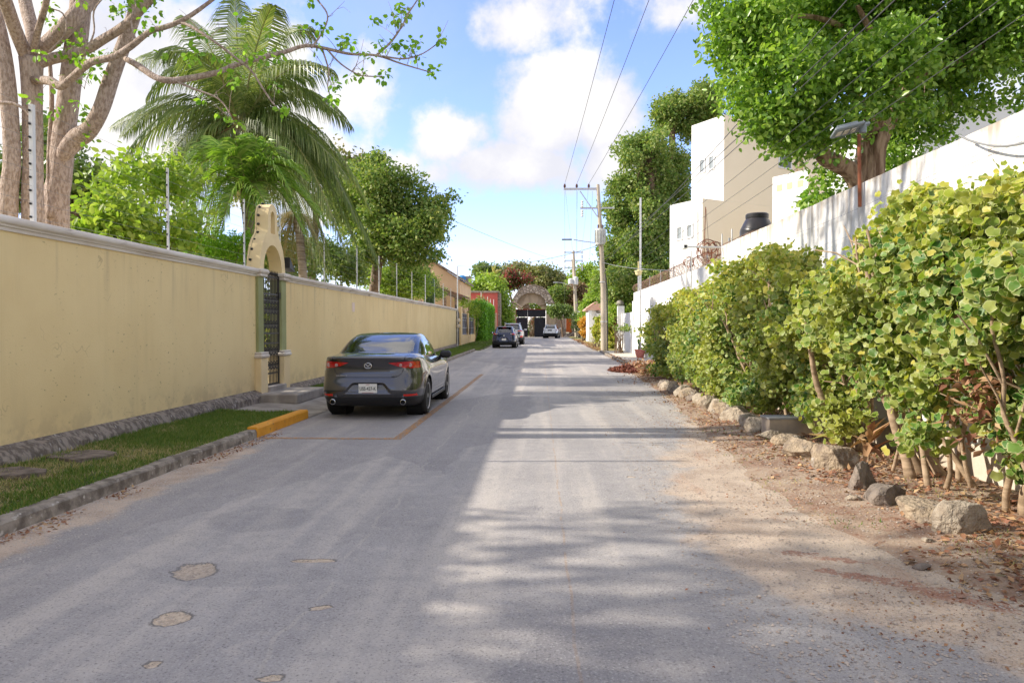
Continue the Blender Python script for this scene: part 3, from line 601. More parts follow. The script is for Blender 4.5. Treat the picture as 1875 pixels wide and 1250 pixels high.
pebbles(9000, 51, lambda r, n: (1.0+2.6*r.uniform(0, 1, n), ynear(r, n, 3.2, 14)), lambda X, Y: np.maximum(bedz(X, Y), Hn(Y)+.004), mat('pebble', (0.52, 0.44, 0.37), (0.33, 0.27, 0.23), 9), .006, .016, 'loose pale gravel on the sandy right side of the road')
pebbles(2500, 52, lambda r, n: (-4.15+.6*r.uniform(0, 1, n)**2, ynear(r, n, 4, 10)), lambda X, Y: Hn(Y)+.004+0*X, mat('pebble_pale', (0.55, 0.5, 0.45)), .005, .013, 'loose grit along the left kerb')
# ================================================================ LEFT SIDE
WX = -5.95
def wall_run(root, y0, y1, m, zt=2.71, back=.3):
    b = MB(); ys = np.arange(y0, y1, 2.0).tolist()+[y1]
    for i in range(len(ys)-1):
        pass
    b.prism([(y0, H(y0)+.2), (y1, H(y1)+.2), (y1, zt+.1*ss(15, 50, y1)), (y0, zt+.1*ss(15, 50, y0))], lambda p: (WX, p[0], p[1]), lambda p: (WX-back, p[0], p[1]))
    b.build('wall_body', m, root)
def wtop(y): return 2.62+.1*ss(15, 50, y)
def coping_run(root, y0, y1, m):
    sec = [(.025, .075), (.03, .115), (.055, .12), (.06, .14), (.085, .15), (.10, .17), (.10, .20), (.085, .23), (.02, .248), (-.32, .25), (-.38, .21), (-.38, .1), (-.33, .075)]
    V = []; n = len(sec); ys = np.arange(y0, y1, .5).tolist()+[y1]
    for y in ys:
        for k, (dx, dz) in enumerate(sec): V.append((WX+dx+.004*noise.noise(Vector((k, y*.8, 1))), y, wtop(y)+dz+.012*noise.noise(Vector((0, y*.5, 4)))))
    F = [(i*n+k, i*n+(k+1) % n, (i+1)*n+(k+1) % n, (i+1)*n+k) for i in range(len(ys)-1) for k in range(n)]
    F.append(tuple(range(n))[::-1]); F.append(tuple((len(ys)-1)*n+k for k in range(n)))
    o = meshobj('coping', V, F, m, root); autosmooth(o, 50); return o
def plinth_run(root, y0, y1, m, hh=.24, ww=.20):
    V = []; sec = [(0.02, hh+.02), (.05, hh), (ww*.62, hh*.86), (ww*.95, hh*.55), (ww, hh*.3), (ww+.03, -.1), (0.02, -.1)]; n = len(sec); ys = np.arange(y0, y1, .09).tolist()+[y1]
    for y in ys:
        st = noise.cell(Vector((y*3.1, 0, 0)))*.02
        for k, (dx, dz) in enumerate(sec):
            q = .03 if 0 < k < 5 else 0
            V.append((WX-.02+dx+q*1.2*noise.noise(Vector((k*.8, y*5, 2)))+(st if 1 < k < 5 else 0), y, H(y)+.06+dz+q*noise.noise(Vector((k*.8, y*4, 7)))))
    F = [(i*n+k, i*n+k+1, (i+1)*n+k+1, (i+1)*n+k) for i in range(len(ys)-1) for k in range(n-1)]
    F.append(tuple(range(n))[::-1]); F.append(tuple((len(ys)-1)*n+k for k in range(n)))
    return meshobj('plinth', V, F, m, root)
w1 = empty('boundary_wall', (WX, 8, 0), 'near pale yellow stucco wall with a moulded cement coping and dark stone plinth', 'wall')
wall_run(w1, -6, 14.62, M['yellow']); coping_run(w1, -6, 14.64, M['coping']); plinth_run(w1, -6, 14.6, M['plinth'])
w2 = empty('boundary_wall', (WX, 30, 0), 'long pale yellow stucco wall running from the arched gateway to the far metal door', 'wall')
wall_run(w2, 16.25, 49.9, M['yellow']); coping_run(w2, 16.22, 49.9, M['coping']); plinth_run(w2, 16.3, 49.8, M['plinth'], .2, .16)
b = MB().box(WX-.01, WX+.012, 22.2, 22.5, 2.13, 2.42, .004); s_ = b.build('notice_plate', mat('faded_pink_plate', (0.75, 0.55, 0.45), (0.8, 0.66, 0.55), 20, .6)); tag(s_, 'small faded pink plate fixed high on the far yellow wall', 'sign')
# gateway --------------------------------------------------------------------
gw = empty('arched_gateway', (WX, 15.4, 0), 'yellow arched gateway with a small belfry opening on top, between two yellow walls', 'gateway')
GY0, GY1 = 14.9, 15.95; xf_, xb_ = WX+.07, WX-.22
b = MB(); mc = 15.42
outer = []; 
def arc(cx, cz, rx, rz, a0, a1, n): return [(cx+rx*math.cos(a0+(a1-a0)*i/n), cz+rz*math.sin(a0+(a1-a0)*i/n)) for i in range(n+1)]
lo = 2.86
outer = [(16.16, lo), (16.12, 3.12), (16.02, 3.38), (15.88, 3.55), (15.74, 3.66), (15.69, 3.78), (15.69, 4.02)]+arc(15.42, 4.02, .27, .30, 0.15, PI-.15, 12)+[(15.15, 4.02), (15.15, 3.78), (15.10, 3.66), (14.96, 3.55), (14.82, 3.38), (14.72, 3.12), (14.68, lo)]
inner = [(GY0+.0, lo)]+arc(mc, 2.86, .525, .57, PI, 0, 16)[1:-1]+[(GY1, lo)]
hole = arc(15.42, 4.02, .12, .15, PI, 0, 10)+[(15.54, 3.68), (15.30, 3.68)]
# build face with triangulation through bmesh
import bmesh
def plate(name, outer_pts, holes, x0, x1, m, parent, autos=True):
    bm = bmesh.new(); edges = []
    for loop in [outer_pts]+holes:
        vs = [bm.verts.new((x0, p[0], p[1])) for p in loop]
        for i in range(len(vs)): edges.append(bm.edges.new((vs[i], vs[(i+1) % len(vs)])))
    bmesh.ops.triangle_fill(bm, use_beauty=True, use_dissolve=False, edges=edges)
    r = bmesh.ops.extrude_face_region(bm, geom=bm.faces[:]); vv = [e for e in r['geom'] if isinstance(e, bmesh.types.BMVert)]
    for v in vv: v.co.x = x1
    bmesh.ops.recalc_face_normals(bm, faces=bm.faces); me = bpy.data.meshes.new(name); bm.to_mesh(me); bm.free(); me.materials.append(m)
    o = bpy.data.objects.new(name, me); COL.objects.link(o); par(o, parent)
    if autos: autosmooth(o, 35)
    return o
plate('arch', outer+inner, [hole], xf_, xb_, M['yellow_lamp'], gw)
import bmesh
for (a, c_) in ((14.62, 14.9), (15.95, 16.24)):
    p_ = MB().box(xb_, xf_-.01, a, c_, .3, 2.70, .01).build('pillar', M['olive'], gw)
    MB().box(xb_-.03, xf_+.06, a-.05, c_+.04, .0, .98, .01).build('pillar_base', M['yellow_lamp'], p_)
    q = MB(); q.box(xb_-.06, xf_+.10, a-.09, c_+.07, .98, 1.07, .03); q.box(xb_-.05, xf_+.08, a-.07, c_+.055, 1.07, 1.11, .015); q.build('base_moulding', M['coping'], p_)
    q = MB(); q.box(xb_-.05, xf_+.06, a-.03, c_+.05, 2.70, 2.76, .012); q.box(xb_-.08, xf_+.10, a-.06, c_+.08, 2.76, 2.86, .03); q.build('capital', M['coping'], p_)
pts = [(14.70, 3.05), (14.80, 3.28), (14.95, 3.50), (15.12, 3.68), (15.145, 3.86), (15.15, 4.05), (15.22, 4.24), (15.40, 4.33)]
for y, z in pts:
    MB().lathe((xb_+.08, y-.01, z), [(.012, -.03), (.028, -.02), (.028, .02), (.012, .03)], 8, 'Y').build('insulator', M['black'], gw)
q = MB(); q.tube([(xb_+.06, y-.045, z) for y, z in pts], .003, 4); q.build('insulator_wire', M['wire'], gw)
# wrought iron gate
gt = empty('iron_gate', (WX-.06, 15.42, 0), 'tall black wrought iron gate with spiked top and scrollwork under the yellow arch', 'gate')
gx = WX+.0; q = MB()
for y in (14.93, 15.90): q.box(gx-.02, gx+.02, y-.02, y+.02, .36, 2.78)
for z in (.38, .62, 1.28, 1.50, 2.36, 2.74): q.box(gx-.015, gx+.015, 14.93, 15.90, z-.018, z+.018)
q.build('gate_frame', M['iron'], gt)
q = MB()
for i in range(11):
    y = 14.99+i*.085; q.box(gx-.008, gx+.008, y-.008, y+.008, .3, 2.78); q.lathe((gx, y, 2.78), [(.015, 0), (.022, .03), (.002, .11)], 6)
q.build('gate_bars', M['iron'], gt)
for zz in (.66, .98, 1.56, 1.88, 2.1):
    q = MB(); q.box(gx-.012, gx+.012, 14.95, 15.88, zz+.11, zz+.13)
    for i in range(10):
        y = 15.03+i*.085; r = .045 if i % 2 else .035
        q.tube([(gx, y+r*math.cos(t)*(1-t/14), zz+.12+r*2.6*math.sin(t)*(1-t/14)) for t in np.linspace(0, 9, 16)], .008, 4, cap=False)
    q.build('scrollwork', M['iron'], gt)
q = MB().box(gx-.04, gx+.04, 15.86, 15.98, 2.28, 2.42, .01); q.build('hinge', M['iron'], gt); q = MB(); q.box(gx-.04, gx+.03, 15.88, 15.98, .98, 1.06, .01); q.build('hinge', M['iron'], gt)
# wedge sconce
q = MB(); q.prism([(16.18, 3.0), (16.55, 2.93), (16.20, 3.24)], lambda p: (xf_-.1, p[0], p[1]), lambda p: (xf_+.1, p[0], p[1])); ob = q.build('wall_lamp', M['black']); tag(ob, 'black wedge shaped lamp on the right shoulder of the yellow arch', 'lamp')
# steps
q = MB(); q.obox((-5.62, 15.35, .15), (.62, .95, .10), bev=.02); ob = q.build('entrance_step', M['conc']); tag(ob, 'worn grey concrete step slab in front of the arched gateway', 'step')
q = MB(); q.obox((-6.05, 15.42, .27), (.28, .50, .09), bev=.015); ob = q.build('entrance_step', M['conc']); tag(ob, 'upper grey stone doorstep directly under the iron gate', 'step')
# flat stones in the verge
for (x, y, rx, ry, l) in ((-5.35, 8.05, .38, .3, 'flat grey stone slab sunk in the dry grass beside the plinth, farther of two'), (-5.45, 7.05, .32, .25, 'flat grey stone slab sunk in the grass at the left edge of the frame')):
    q = MB(); pp = [(x+rx*(1+.2*rnd.uniform(-1, 1))*math.cos(t), y+ry*(1+.2*rnd.uniform(-1, 1))*math.sin(t)) for t in np.linspace(0, 2*PI, 11)[:-1]]
    q.prism(pp, lambda p: (p[0], p[1], .07), lambda p: (p[0], p[1], .15)); tag(q.build('stepping_stone', M['rock_g']), l, 'stone', 'flat stones in the verge')
# electric fence posts -----------------------------------------------------------
posts = []
def epost(u, vt, x, label, w=.03, ins=7, zb=None):
    y = x*FP/(u-990); y = (x/((u-990)/FP)); zt = P(u, vt, y).z; zb = wtop(y)+.2 if zb is None else zb
    r = empty('fence_post', (x, y, zb), label, 'fence post', 'electric fence posts along the yellow wall')
    MB().box(x-w/2, x+w/2, y-w/2, y+w/2, zb-.05, zt, .002).build('pole', M['whitemetal'], r)
    for i in range(ins):
        z = zb+.12+(zt-zb-.2)*i/max(1, ins-1); MB().lathe((x+.0, y-w/2-.02, z), [(.006, -.02), (.015, -.008), (.009, 0), (.015, .008), (.006, .02)], 7, 'Y').build('insulator', M['black'], r)
    posts.append((x, y, zb, zt)); return r
XP = WX-.12
epost(38, 192, XP, 'white post with black insulators in front of the left trees, nearest on the near wall', .05, 9)
epost(296, 308, XP, 'thin white post on the near wall coping, left of the bright bush')
epost(440, 365, XP, 'thin white post on the near wall right beside the belfry arch')
epost(507, 392, XP, 'thin white post just behind the right side of the belfry arch')
ords = ['first', 'second', 'third', 'fourth', 'fifth', 'sixth', 'seventh', 'eighth', 'ninth']
for i, (u, v) in enumerate(((590, 427), (651, 449), (692, 469), (725, 482), (753, 493), (778, 503), (795, 512), (811, 519), (825, 528))):
    epost(u, v, XP, ords[i]+' thin grey post on the far yellow wall counting away from the arch', .035, 4)
posts.sort(key=lambda p: p[1]); q = MB()
for k in range(8):
    f = .08+.9*k/7
    pp = [(p[0], p[1]-.05, p[2]+(p[3]-p[2])*f) for p in [posts[0]]]+[(p[0], p[1]-.05, p[2]+(p[3]-p[2])*f) for p in posts[1:]]
    q.tube([(pp[0][0], -4, pp[0][2])]+pp, .0022, 3, cap=False)
tag(q.build('fence_wire', M['wire_l'], fix=False), 'thin electric fence wires strung along the top of the yellow walls', 'wire')

# big left trees --------------------------------------------------------------------
def px(pts, Y, wpx, dY=None):
    o = []; r = []
    for i, p in enumerate(pts):
        y = Y+(dY[i] if dY else 0); o.append(P(p[0], p[1], y)); r.append((wpx[i] if isinstance(wpx, (list, tuple)) else wpx)/2/FP*y)
    return o, r
def twigs(mb, pts, rng, n, L, r, tips, bias=(0, 0, .25)):
    for i in range(n):
        k = rng.uniform(.25, 1)*(len(pts)-1); a = pts[int(k)]; b_ = pts[min(int(k)+1, len(pts)-1)]; s = a.lerp(b_, k-int(k))
        e = s+Vector((rng.uniform(-1, 1), rng.uniform(-.8, .8), rng.uniform(-.6, 1)))*L*rng.uniform(.5, 1)+Vector(bias)*L
        m_ = (s+e)/2+Vector((rng.uniform(-.2, .2), rng.uniform(-.2, .2), rng.uniform(-.1, .3)))*L; q_ = bez(s, m_, e, 6)
        mb.tube(q_, [r*(1-.1*j) for j in range(7)], 5, cap=False); tips.append(e)
        if rng.random() < .7:
            e2 = q_[4]+Vector((rng.uniform(-1, 1), rng.uniform(-1, 1), rng.uniform(-.7, .8)))*L*.45; mb.tube([q_[3], (q_[3]+e2)/2+Vector((0, 0, .05)), e2], [r*.6, r*.5, r*.4], 4, cap=False); tips.append(e2)
def tuft(tips, rng, per, cs, size, m, parent, shape='oval', droop=.6):
    C = np.repeat(np.array([tuple(t) for t in tips]), per, 0); r = np.random.default_rng(rng.randint(0, 999)); D = norm(r.normal(size=C.shape)); C = C+D*cs*r.uniform(.2, 1, (len(C), 1))
    A = D+r.normal(size=C.shape)*.4; A[:, 2] -= droop; Nn = r.normal(size=C.shape)*.6; Nn[:, 2] += .8
    return leafmesh('leaves', C, size*r.uniform(.6, 1.15, len(C)), A, Nn, shape, m, parent, 1.25)
rt = random.Random(5)
T1 = empty('bare_tree', (-7.75, 10.1, 0), 'pinkish barked trunk at the far left edge of the frame behind the near wall', 'tree'); q = MB()
def trunkdown(p, r): return [Vector((p[0].x+.05, p[0].y, -.1))]+p, [r[0]*1.15]+r
o_, r_ = px([(16, 395), (22, 300), (18, 200), (4, 90), (-25, -30)], 10.1, [30, 29, 29, 29, 26]); o_, r_ = trunkdown(o_, r_); q.tube(o_, r_, 14, smoothn=4, rough=.1)
tips = []; twigs(q, px([(0, 190), (40, 195), (60, 215)], 9.6, 5)[0], rt, 2, .4, .006, tips); q.tube(*px([(-10, 188), (25, 190), (50, 205), (57, 222)], 9.6, [7, 6, 5, 4]), 6, smoothn=3)
q.build('trunk', M['bark_pink'], T1, smooth=True, fix=False); tuft(tips, rt, 5, .12, .1, M['lf_bright'], T1)
T2 = empty('bare_tree', (-7.4, 10.3, 0), 'pinkish barked tree forking at the top left, its long bare branches reaching over the wall', 'tree'); q = MB()
o_, r_ = px([(60, 400), (61, 300), (60, 200), (58, 108)], 10.3, [36, 34, 34, 42]); o_, r_ = trunkdown(o_, r_); q.tube(o_, r_, 16, smoothn=5, rough=.12)
BR = [
 ([(52, 112), (30, 60), (12, 10), (-12, -60)], 10.3, [26, 25, 24, 22], [0, -.3, -.6, -1]),
 ([(50, 118), (60, 70), (50, 20), (35, -40)], 10.3, [26, 24, 23, 22], [.1, .4, .7, 1.0]),
 ([(58, 108), (70, 55), (82, 15), (92, -30)], 10.3, [13, 12, 11, 10], [0, -.3, -.5, -.8]),
 ([(66, 118), (95, 108), (150, 95), (190, 72), (235, 42), (285, -10)], 10.3, [20, 20, 18, 17, 16, 14], [0, 0, -.2, -.3, -.5, -.7]),
 ([(62, 147), (90, 148), (112, 158), (135, 140), (165, 115), (205, 105), (240, 85), (275, 58), (310, 48), (350, 28), (405, -12)], 10.2, [15, 17, 15, 14, 14, 12, 12, 10, 9, 8, 6], [0, -.2, -.4, -.5, -.7, -.8, -.9, -1, -1, -1, -1]),
 ([(230, 108), (255, 122), (285, 142), (315, 148), (360, 141), (400, 132), (440, 116), (480, 106), (520, 96), (560, 84), (600, 90), (640, 99), (690, 102), (735, 117), (790, 133)], 9.5, [10, 12, 12, 12, 11, 10, 10, 9, 8, 7, 6, 5, 4, 3, 2], [0, -.1, -.2, -.2, -.1, 0, .1, .1, .2, .3, .4, .5, .5, .6, .7]),
 ([(290, 52), (330, 42), (365, 58), (395, 78), (430, 105), (460, 130), (480, 160), (500, 190), (515, 205)], 9.3, [6, 6, 6, 5, 5, 4, 4, 3, 2], [0, -.1, -.2, -.2, 0, .1, .1, .1, .1]),
 ([(325, 150), (360, 165), (395, 178), (415, 198), (428, 228)], 9.3, [5, 4, 3, 3, 2], [0] * 5),
 ([(570, 88), (590, 60), (600, 30), (585, 5), (560, -20)], 9.6, [4, 3, 3, 3, 2], [0, .1, .1, .2, .2]),
 ([(690, 101), (715, 78), (735, 50), (748, 25), (768, -5)], 10.0, [4, 4, 3, 3, 2], [0, .1, .1, .2, .2]),
 ([(700, 103), (740, 108), (775, 98), (806, 76)], 10.0, [3, 3, 2, 2], [0, 0, .1, .1]),
 ([(600, 92), (625, 118), (660, 138), (700, 140)], 9.9, [4, 3, 2, 2], [0] * 4),
 ([(590, 90), (602, 130), (600, 160), (606, 180)], 9.9, [4, 3, 2, 2], [0] * 4),
 ([(235, 45), (250, 12), (262, -20)], 9.9, [6, 5, 4], [0, 0, 0]), ([(90, 95), (120, 60), (115, 25), (85, 15)], 10, [4, 3, 3, 2], [0] * 4),
 ([(250, 78), (240, 40), (248, 5)], 9.4, [4, 3, 2], [0] * 3), ([(155, 100), (172, 60), (172, 20), (195, -10)], 9.9, [4, 3, 3, 2], [0] * 4)]
tips = []
for i, (pp, Y0, ww, dy) in enumerate(BR):
    o_, r_ = px(pp, Y0, ww, dy); q.tube(o_, r_, 10 if ww[0] > 9 else 6, smoothn=4, rough=.1)
    if i >= 3: twigs(q, o_, rt, {3: 3, 4: 6, 5: 15, 6: 6, 7: 5, 8: 5, 9: 8, 10: 4, 11: 5, 12: 4}.get(i, 2), .38, .005, tips); tips += [o_[-1], o_[-1]+Vector((.05, 0, .05))]
for (u, v) in ((75, 85), (70, 95), (145, 60), (152, 90), (148, 52), (240, 100), (300, 95), (350, 95), (390, 100), (430, 145), (400, 150), (425, 130), (455, 100), (210, 28), (222, 20), (248, 10), (370, 60), (440, 30), (500, 60), (110, 5), (160, -5), (285, 25), (345, 105), (360, 100), (160, 195)): tips.append(P(u, v, 9.4+rt.uniform(-.3, .5)))
q.build('trunk', M['bark_pink'], T2, smooth=True, fix=False); tuft([t for j, t in enumerate(tips) if j % 5 < 3], rt, 9, .085, .085, M['lf_bright'], T2)
T3 = empty('bare_tree', (-7.2, 10.9, 0), 'dark based thick trunk, third from the left, leaning out into a long bare limb', 'tree'); q = MB()
o_, r_ = px([(102, 405), (108, 330), (118, 240), (130, 150), (142, 60), (150, -30)], 10.9, [47, 42, 40, 38, 36, 34]); o_, r_ = trunkdown(o_, r_); q.tube(o_, r_, 16, smoothn=4, rough=.14)
for pp, ww, dy in (([(108, 305), (120, 278), (140, 255), (163, 238), (185, 200), (205, 140), (235, 60), (262, -20)], [18, 30, 34, 32, 28, 26, 24, 22], [.1, .0, 0, -.1, -.2, -.2, -.3, -.4]), ([(60, 100), (95, 75), (125, 45), (158, 5), (185, -40)], [26, 30, 30, 30, 28], [0, -.1, -.2, 0, .1]), ([(92, 400), (90, 300), (95, 180), (88, 80)], [12, 10, 8, 6], [-.1, 0, .1, .2])):
    q.tube(*px(pp, 10.8, ww, dy), 12, smoothn=4, rough=.12)
tips = []; twigs(q, px([(140, 200), (160, 150), (150, 90)], 10.5, 5)[0], rt, 7, .35, .005, tips)
q.build('trunk', M['bark_pink'], T3, smooth=True, fix=False); tips += [P(u, v, 10.6) for u, v in ((145, 190), (158, 205), (165, 222), (160, 255), (100, 200))]; tuft(tips, rt, 9, .12, .085, M['lf_bright'], T3)
# upper limbs, above the frame: they throw the streaks on the street and the white wall
def upper(root, starts, seed):
    rg = random.Random(seed); q = MB(); tp = []
    for s in starts:
        for k in range(3):
            e = s+Vector((rg.uniform(-.9, 1.3), rg.uniform(-1.5, 1.3), rg.uniform(3.0, 5.2))); pts = bez(s, (s+e)/2+Vector((rg.uniform(-.4, .4), rg.uniform(-.5, .5), .2)), e, 8); r0 = rg.uniform(.05, .10); q.tube(pts, [r0*(1-.09*j) for j in range(9)], 7)
            twigs(q, pts, rg, 6, .9, .012, tp)
    q.build('upper_limbs', M['bark_pink'], root, smooth=True, fix=False); tuft(tp, rg, 7, .14, .11, M['lf_bright'], root)
upper(T1, [P(-25, -30, 10.1)], 41); upper(T2, [P(-12, -60, 9.3), P(35, -40, 11.3), P(92, -30, 9.5), P(285, -10, 9.6), P(405, -12, 9.2)], 42); upper(T3, [P(150, -30, 10.9), P(262, -20, 10.4), P(185, -40, 10.9)], 43)
# off-frame shade tree to the left of the camera
tree('shade_tree', 'large leafy garden tree behind the near yellow wall just outside the left of the frame', (-12.5, 1.0, 0), .35, (-12.3, 1.2, 4.5), [(-12, 1.2, 7.2, 3.2, 3.9, 2.6), (-10.6, .4, 6.2, 2.6, 3.2, 2.0), (-12.8, 1.6, 9.2, 2.8, 3.2, 2.0), (-14.6, -1, 7.5, 3, 3, 2.6)], M['lf_dark'], M['bark_dark'], 900, 22, .35, .22, 77)
for i, (x, y, z, r) in enumerate(((-13.5, 11.5, 8.6, 1.1), (-12.8, 8.6, 7.2, .6), (-13.2, 19, 8.2, 2.0), (-14, 26, 8, 2.5))): pass

# palms ----------------------------------------------------------------------------
def frond(V, F, O, ctrl, tip, nl, ll, rng, wid=.035, droop=.8, vang=.5):
    O, ctrl, tip = Vector(O), Vector(ctrl), Vector(tip); pts = bez(O, ctrl, tip, 24); 
    for side in (-1, 1):
        for i in range(nl):
            t = .10+.89*(i+.5*(side > 0))/nl; k = t*24; a = min(int(k), 23); p = pts[a].lerp(pts[a+1], k-a); T = (pts[a+1]-pts[a]).normalized()
            S_ = T.cross(Vector((0, 0, 1)))
            if S_.length < .05: S_ = Vector((1, 0, 0))
            S_.normalize(); Un = S_.cross(T).normalized(); L = ll*(math.sin(PI*min(1, .12+t*.86))**.6)*rng.uniform(.85, 1.1)*(1 if t < .95 else .7)
            d = (S_*side*(1-.45*t)+T*(.45+.5*t)+Un*vang*rng.uniform(.5, 1.1)).normalized(); w = T*wid*.5
            q0 = p; q1 = p+d*L*.35; d2 = (d+Vector((0, 0, -droop))*.6+Vector([rng.uniform(-.1, .1) for _ in range(3)])).normalized(); q2 = q1+d2*L*.35; d3 = (d2+Vector((0, 0, -droop))*.9).normalized(); q3 = q2+d3*L*.35
            n = len(V); w2 = w.lerp(S_.cross(d)*wid*.5, .3)
            V += [tuple(q0-w*.6), tuple(q0+w*.6), tuple(q1+w2), tuple(q1-w2), tuple(q2+w2*.8), tuple(q2-w2*.8), tuple(q3)]
            F += [(n, n+1, n+2, n+3), (n+3, n+2, n+4, n+5), (n+5, n+4, n+6, n+6)]
def palm(name, label, base, crown_, fr, nl, ll, lm, seed, trunk_r=.16, wid=.035, droop=.8, bm='bark_palm', sc=1.0, vang=.5, group=None):
    rng = random.Random(seed); r = empty(name, base, label, 'palm', group); c_ = Vector(crown_); b_ = Vector(base)
    MB().tube([b_-Vector((0, 0, .2)), b_.lerp(c_, .5)+Vector((.15, 0, 0)), c_], [trunk_r*1.3, trunk_r, trunk_r*.9], 10, smoothn=8, rough=.1).build('trunk', M[bm], r, smooth=True, fix=False)
    V, F = [], []; rc = MB()
    for (dx, dy, dz, hh) in fr:
        tip = c_+Vector((dx, dy, dz)); ctrl = c_+Vector((dx*.45, dy*.45, hh)); frond(V, F, c_, ctrl, tip, nl, ll, rng, wid, droop, vang)
        pts = bez(c_, ctrl, tip, 16); rc.tube(pts, [.035*sc*(1-.85*k/16)+.004 for k in range(17)], 5, cap=False)
    V = np.array(V); q4 = np.array([f for f in F]); 
    tri = q4[:, 3] == q4[:, 2]
    me = meshobj('fronds', V, [tuple(f[:3]) if f[2] == f[3] else tuple(f) for f in q4.tolist()], lm, r); me['kind'] = 'stuff'
    o = rc.build('frond_ribs', mat('frond_rib_'+name, (0.30, 0.28, 0.10), (0.2, 0.22, 0.08)), r, fix=False); o['kind'] = 'stuff'
    return r
def fpx(Yc, cu, cv, lst, rng):
    out_ = []; c0 = P(cu, cv, Yc)
    for (u, v, hv, dy) in lst:
        t = P(u, v, Yc+dy); k = P((cu+u)/2, hv, Yc+dy*.5); out_.append((t.x-c0.x, t.y-c0.y, t.z-c0.z, k.z-c0.z))
    return out_
rp = random.Random(3)
Yp = 21.0; c0 = P(440, 240, Yp)
fl = [(222, 300, 140, -1), (205, 235, 165, 1.5), (250, 430, 190, -1.5), (300, 480, 215, -2), (335, 30, 60, 2), (500, 10, 60, -1.5), (350, 100, 90, -2.5), (570, 60, 30, 1), (645, 235, 110, 1.5), (610, 130, 80, -2), (655, 455, 150, 0), (600, 500, 200, -2), (575, 470, 190, 2.5), (540, 520, 240, -1), (360, 500, 260, -1), (270, 180, 60, -1), (680, 390, 140, 2), (455, 60, 130, 4), (390, 130, 120, 3.5), (245, 120, 60, 2), (530, 110, 130, 3), (600, 200, 100, -1), (640, 330, 170, -1), (690, 470, 190, 1.5), (270, 360, 170, 1), (330, 430, 220, 1.5), (225, 250, 120, .5), (560, 150, 90, 2), (300, 100, 70, 0), (700, 500, 150, 0), (620, 530, 180, .5), (660, 420, 120, -.5), (580, 500, 170, -1), (600, 420, 150, 2), (300, 500, 180, 0), (260, 450, 170, 1), (640, 480, 140, -1.5), (560, 540, 210, 1), (430, -5, 80, 1), (625, 440, 160, -1)]
palm('coconut_palm', 'tall coconut palm with long arching fronds behind the yellow wall, left of centre', (c0.x+.4, Yp, 0), c0, fpx(Yp, 440, 240, fl, rp), 95, 1.3, M['lf_palm'], 4, .17, wid=.047, droop=1.5, vang=.15)
# coconut bunch husk
q = MB()
for i in range(22): 
    a = rp.uniform(0, 6.28); e = c0+Vector((math.cos(a)*.7, math.sin(a)*.5, rp.uniform(-.5, .5))); q.tube(bez(c0, (c0+e)/2+Vector((0, 0, .25)), e, 5), [.05, .05, .04, .03, .02, .01], 5)
o = q.build('crown_husk', mat('husk', (0.40, 0.22, 0.12), (0.30, 0.26, 0.08), 3), [x for x in bpy.data.objects if x.name == 'coconut_palm'][0], fix=False)
Yp = 17.0; c1 = P(450, 345, Yp)
fl = [(340, 395, 255, -.3), (350, 300, 240, .3), (385, 260, 270, .6), (432, 262, 285, -.5), (495, 268, 275, .3), (535, 360, 250, -.5), (560, 440, 290, .2), (400, 450, 300, -.8), (370, 470, 310, .5), (520, 300, 255, .7), (575, 390, 280, .6), (500, 430, 310, -.9), (330, 340, 240, .6), (470, 255, 290, -.2), (410, 300, 260, -.6), (560, 330, 265, -.2), (360, 430, 275, .1), (600, 420, 290, .4), (480, 470, 330, -.5), (385, 480, 330, -.2)]
palm('bright_palm', 'smaller bright green palm with dense drooping fronds beside the belfry arch', (P(445, 470, Yp).x, Yp, 0), c1, fpx(Yp, 450, 345, fl, rp), 52, .66, M['lf_palmb'], 9, .14, wid=.07, droop=.75, sc=.7, vang=.6)
Yp = 19.5; c2 = P(545, 395, Yp); fl = [(520, 480, 380, 0), (500, 470, 380, -.3), (560, 490, 390, .2), (585, 470, 390, 0), (530, 500, 400, .4), (470, 450, 390, 0)]
palm('dry_palm', 'palm with hanging brown and olive fronds just right of the belfry arch', (P(548, 500, Yp).x, Yp, 0), c2, fpx(Yp, 545, 395, fl, rp), 50, .7, M['lf_palmd'], 12, .12, wid=.035, droop=1.0)
Yp = 34; c3 = P(690, 450, Yp); fl = [(640, 470, 410, 0), (660, 430, 400, 0), (700, 400, 400, .5), (740, 440, 400, 0), (750, 480, 420, .5), (655, 500, 430, .5), (720, 500, 430, 0), (630, 440, 420, 0)]
palm('slender_palm', 'slender palm with dark green feathery fronds leaning below the round crowned tree', (P(650, 540, Yp).x, Yp, 0), c3, fpx(Yp, 690, 440, fl, rp), 44, .8, M['lf_palm'], 15, .12, wid=.06, droop=.9)
def BL(Y, lst):
    """blobs given by their place at distance Y: u, v, radius px across, radius px up, depth"""
    o = []
    for (u, v, ru, rv, dy, rd) in lst:
        y = Y+dy; p = P(u, v, y); o.append((p.x, p.y, p.z, ru/FP*y, rd, rv/FP*y))
    return o
def bush(name, label, Y, lst, m, nclus, per, cs, size, seed, cat='bush', group=None, shape='fold', bm='bark_dark', zb=0, **kw):
    bl = BL(Y, lst); cx = sum(b[0] for b in bl)/len(bl); r = empty(name, (cx, Y, H(Y)+zb), label, cat, group); rg = random.Random(seed); q = MB()
    for i in range(10):
        b_ = bl[i % len(bl)]; e = Vector(b_[:3])+Vector([rg.uniform(-.5, .5)*b_[3+k] for k in range(3)]); s = Vector((cx+rg.uniform(-.3, .3), Y+rg.uniform(-.2, .2), H(Y)-.05)); q.tube(bez(s, (s+e)/2+Vector((rg.uniform(-.3, .3), 0, .2)), e, 6), [.035*(1-.13*k) for k in range(7)], 5)
    q.build('stems', M[bm], r, smooth=True, fix=False); crown('foliage', bl, nclus, per, cs, size, m, r, seed, shape, **kw); return r
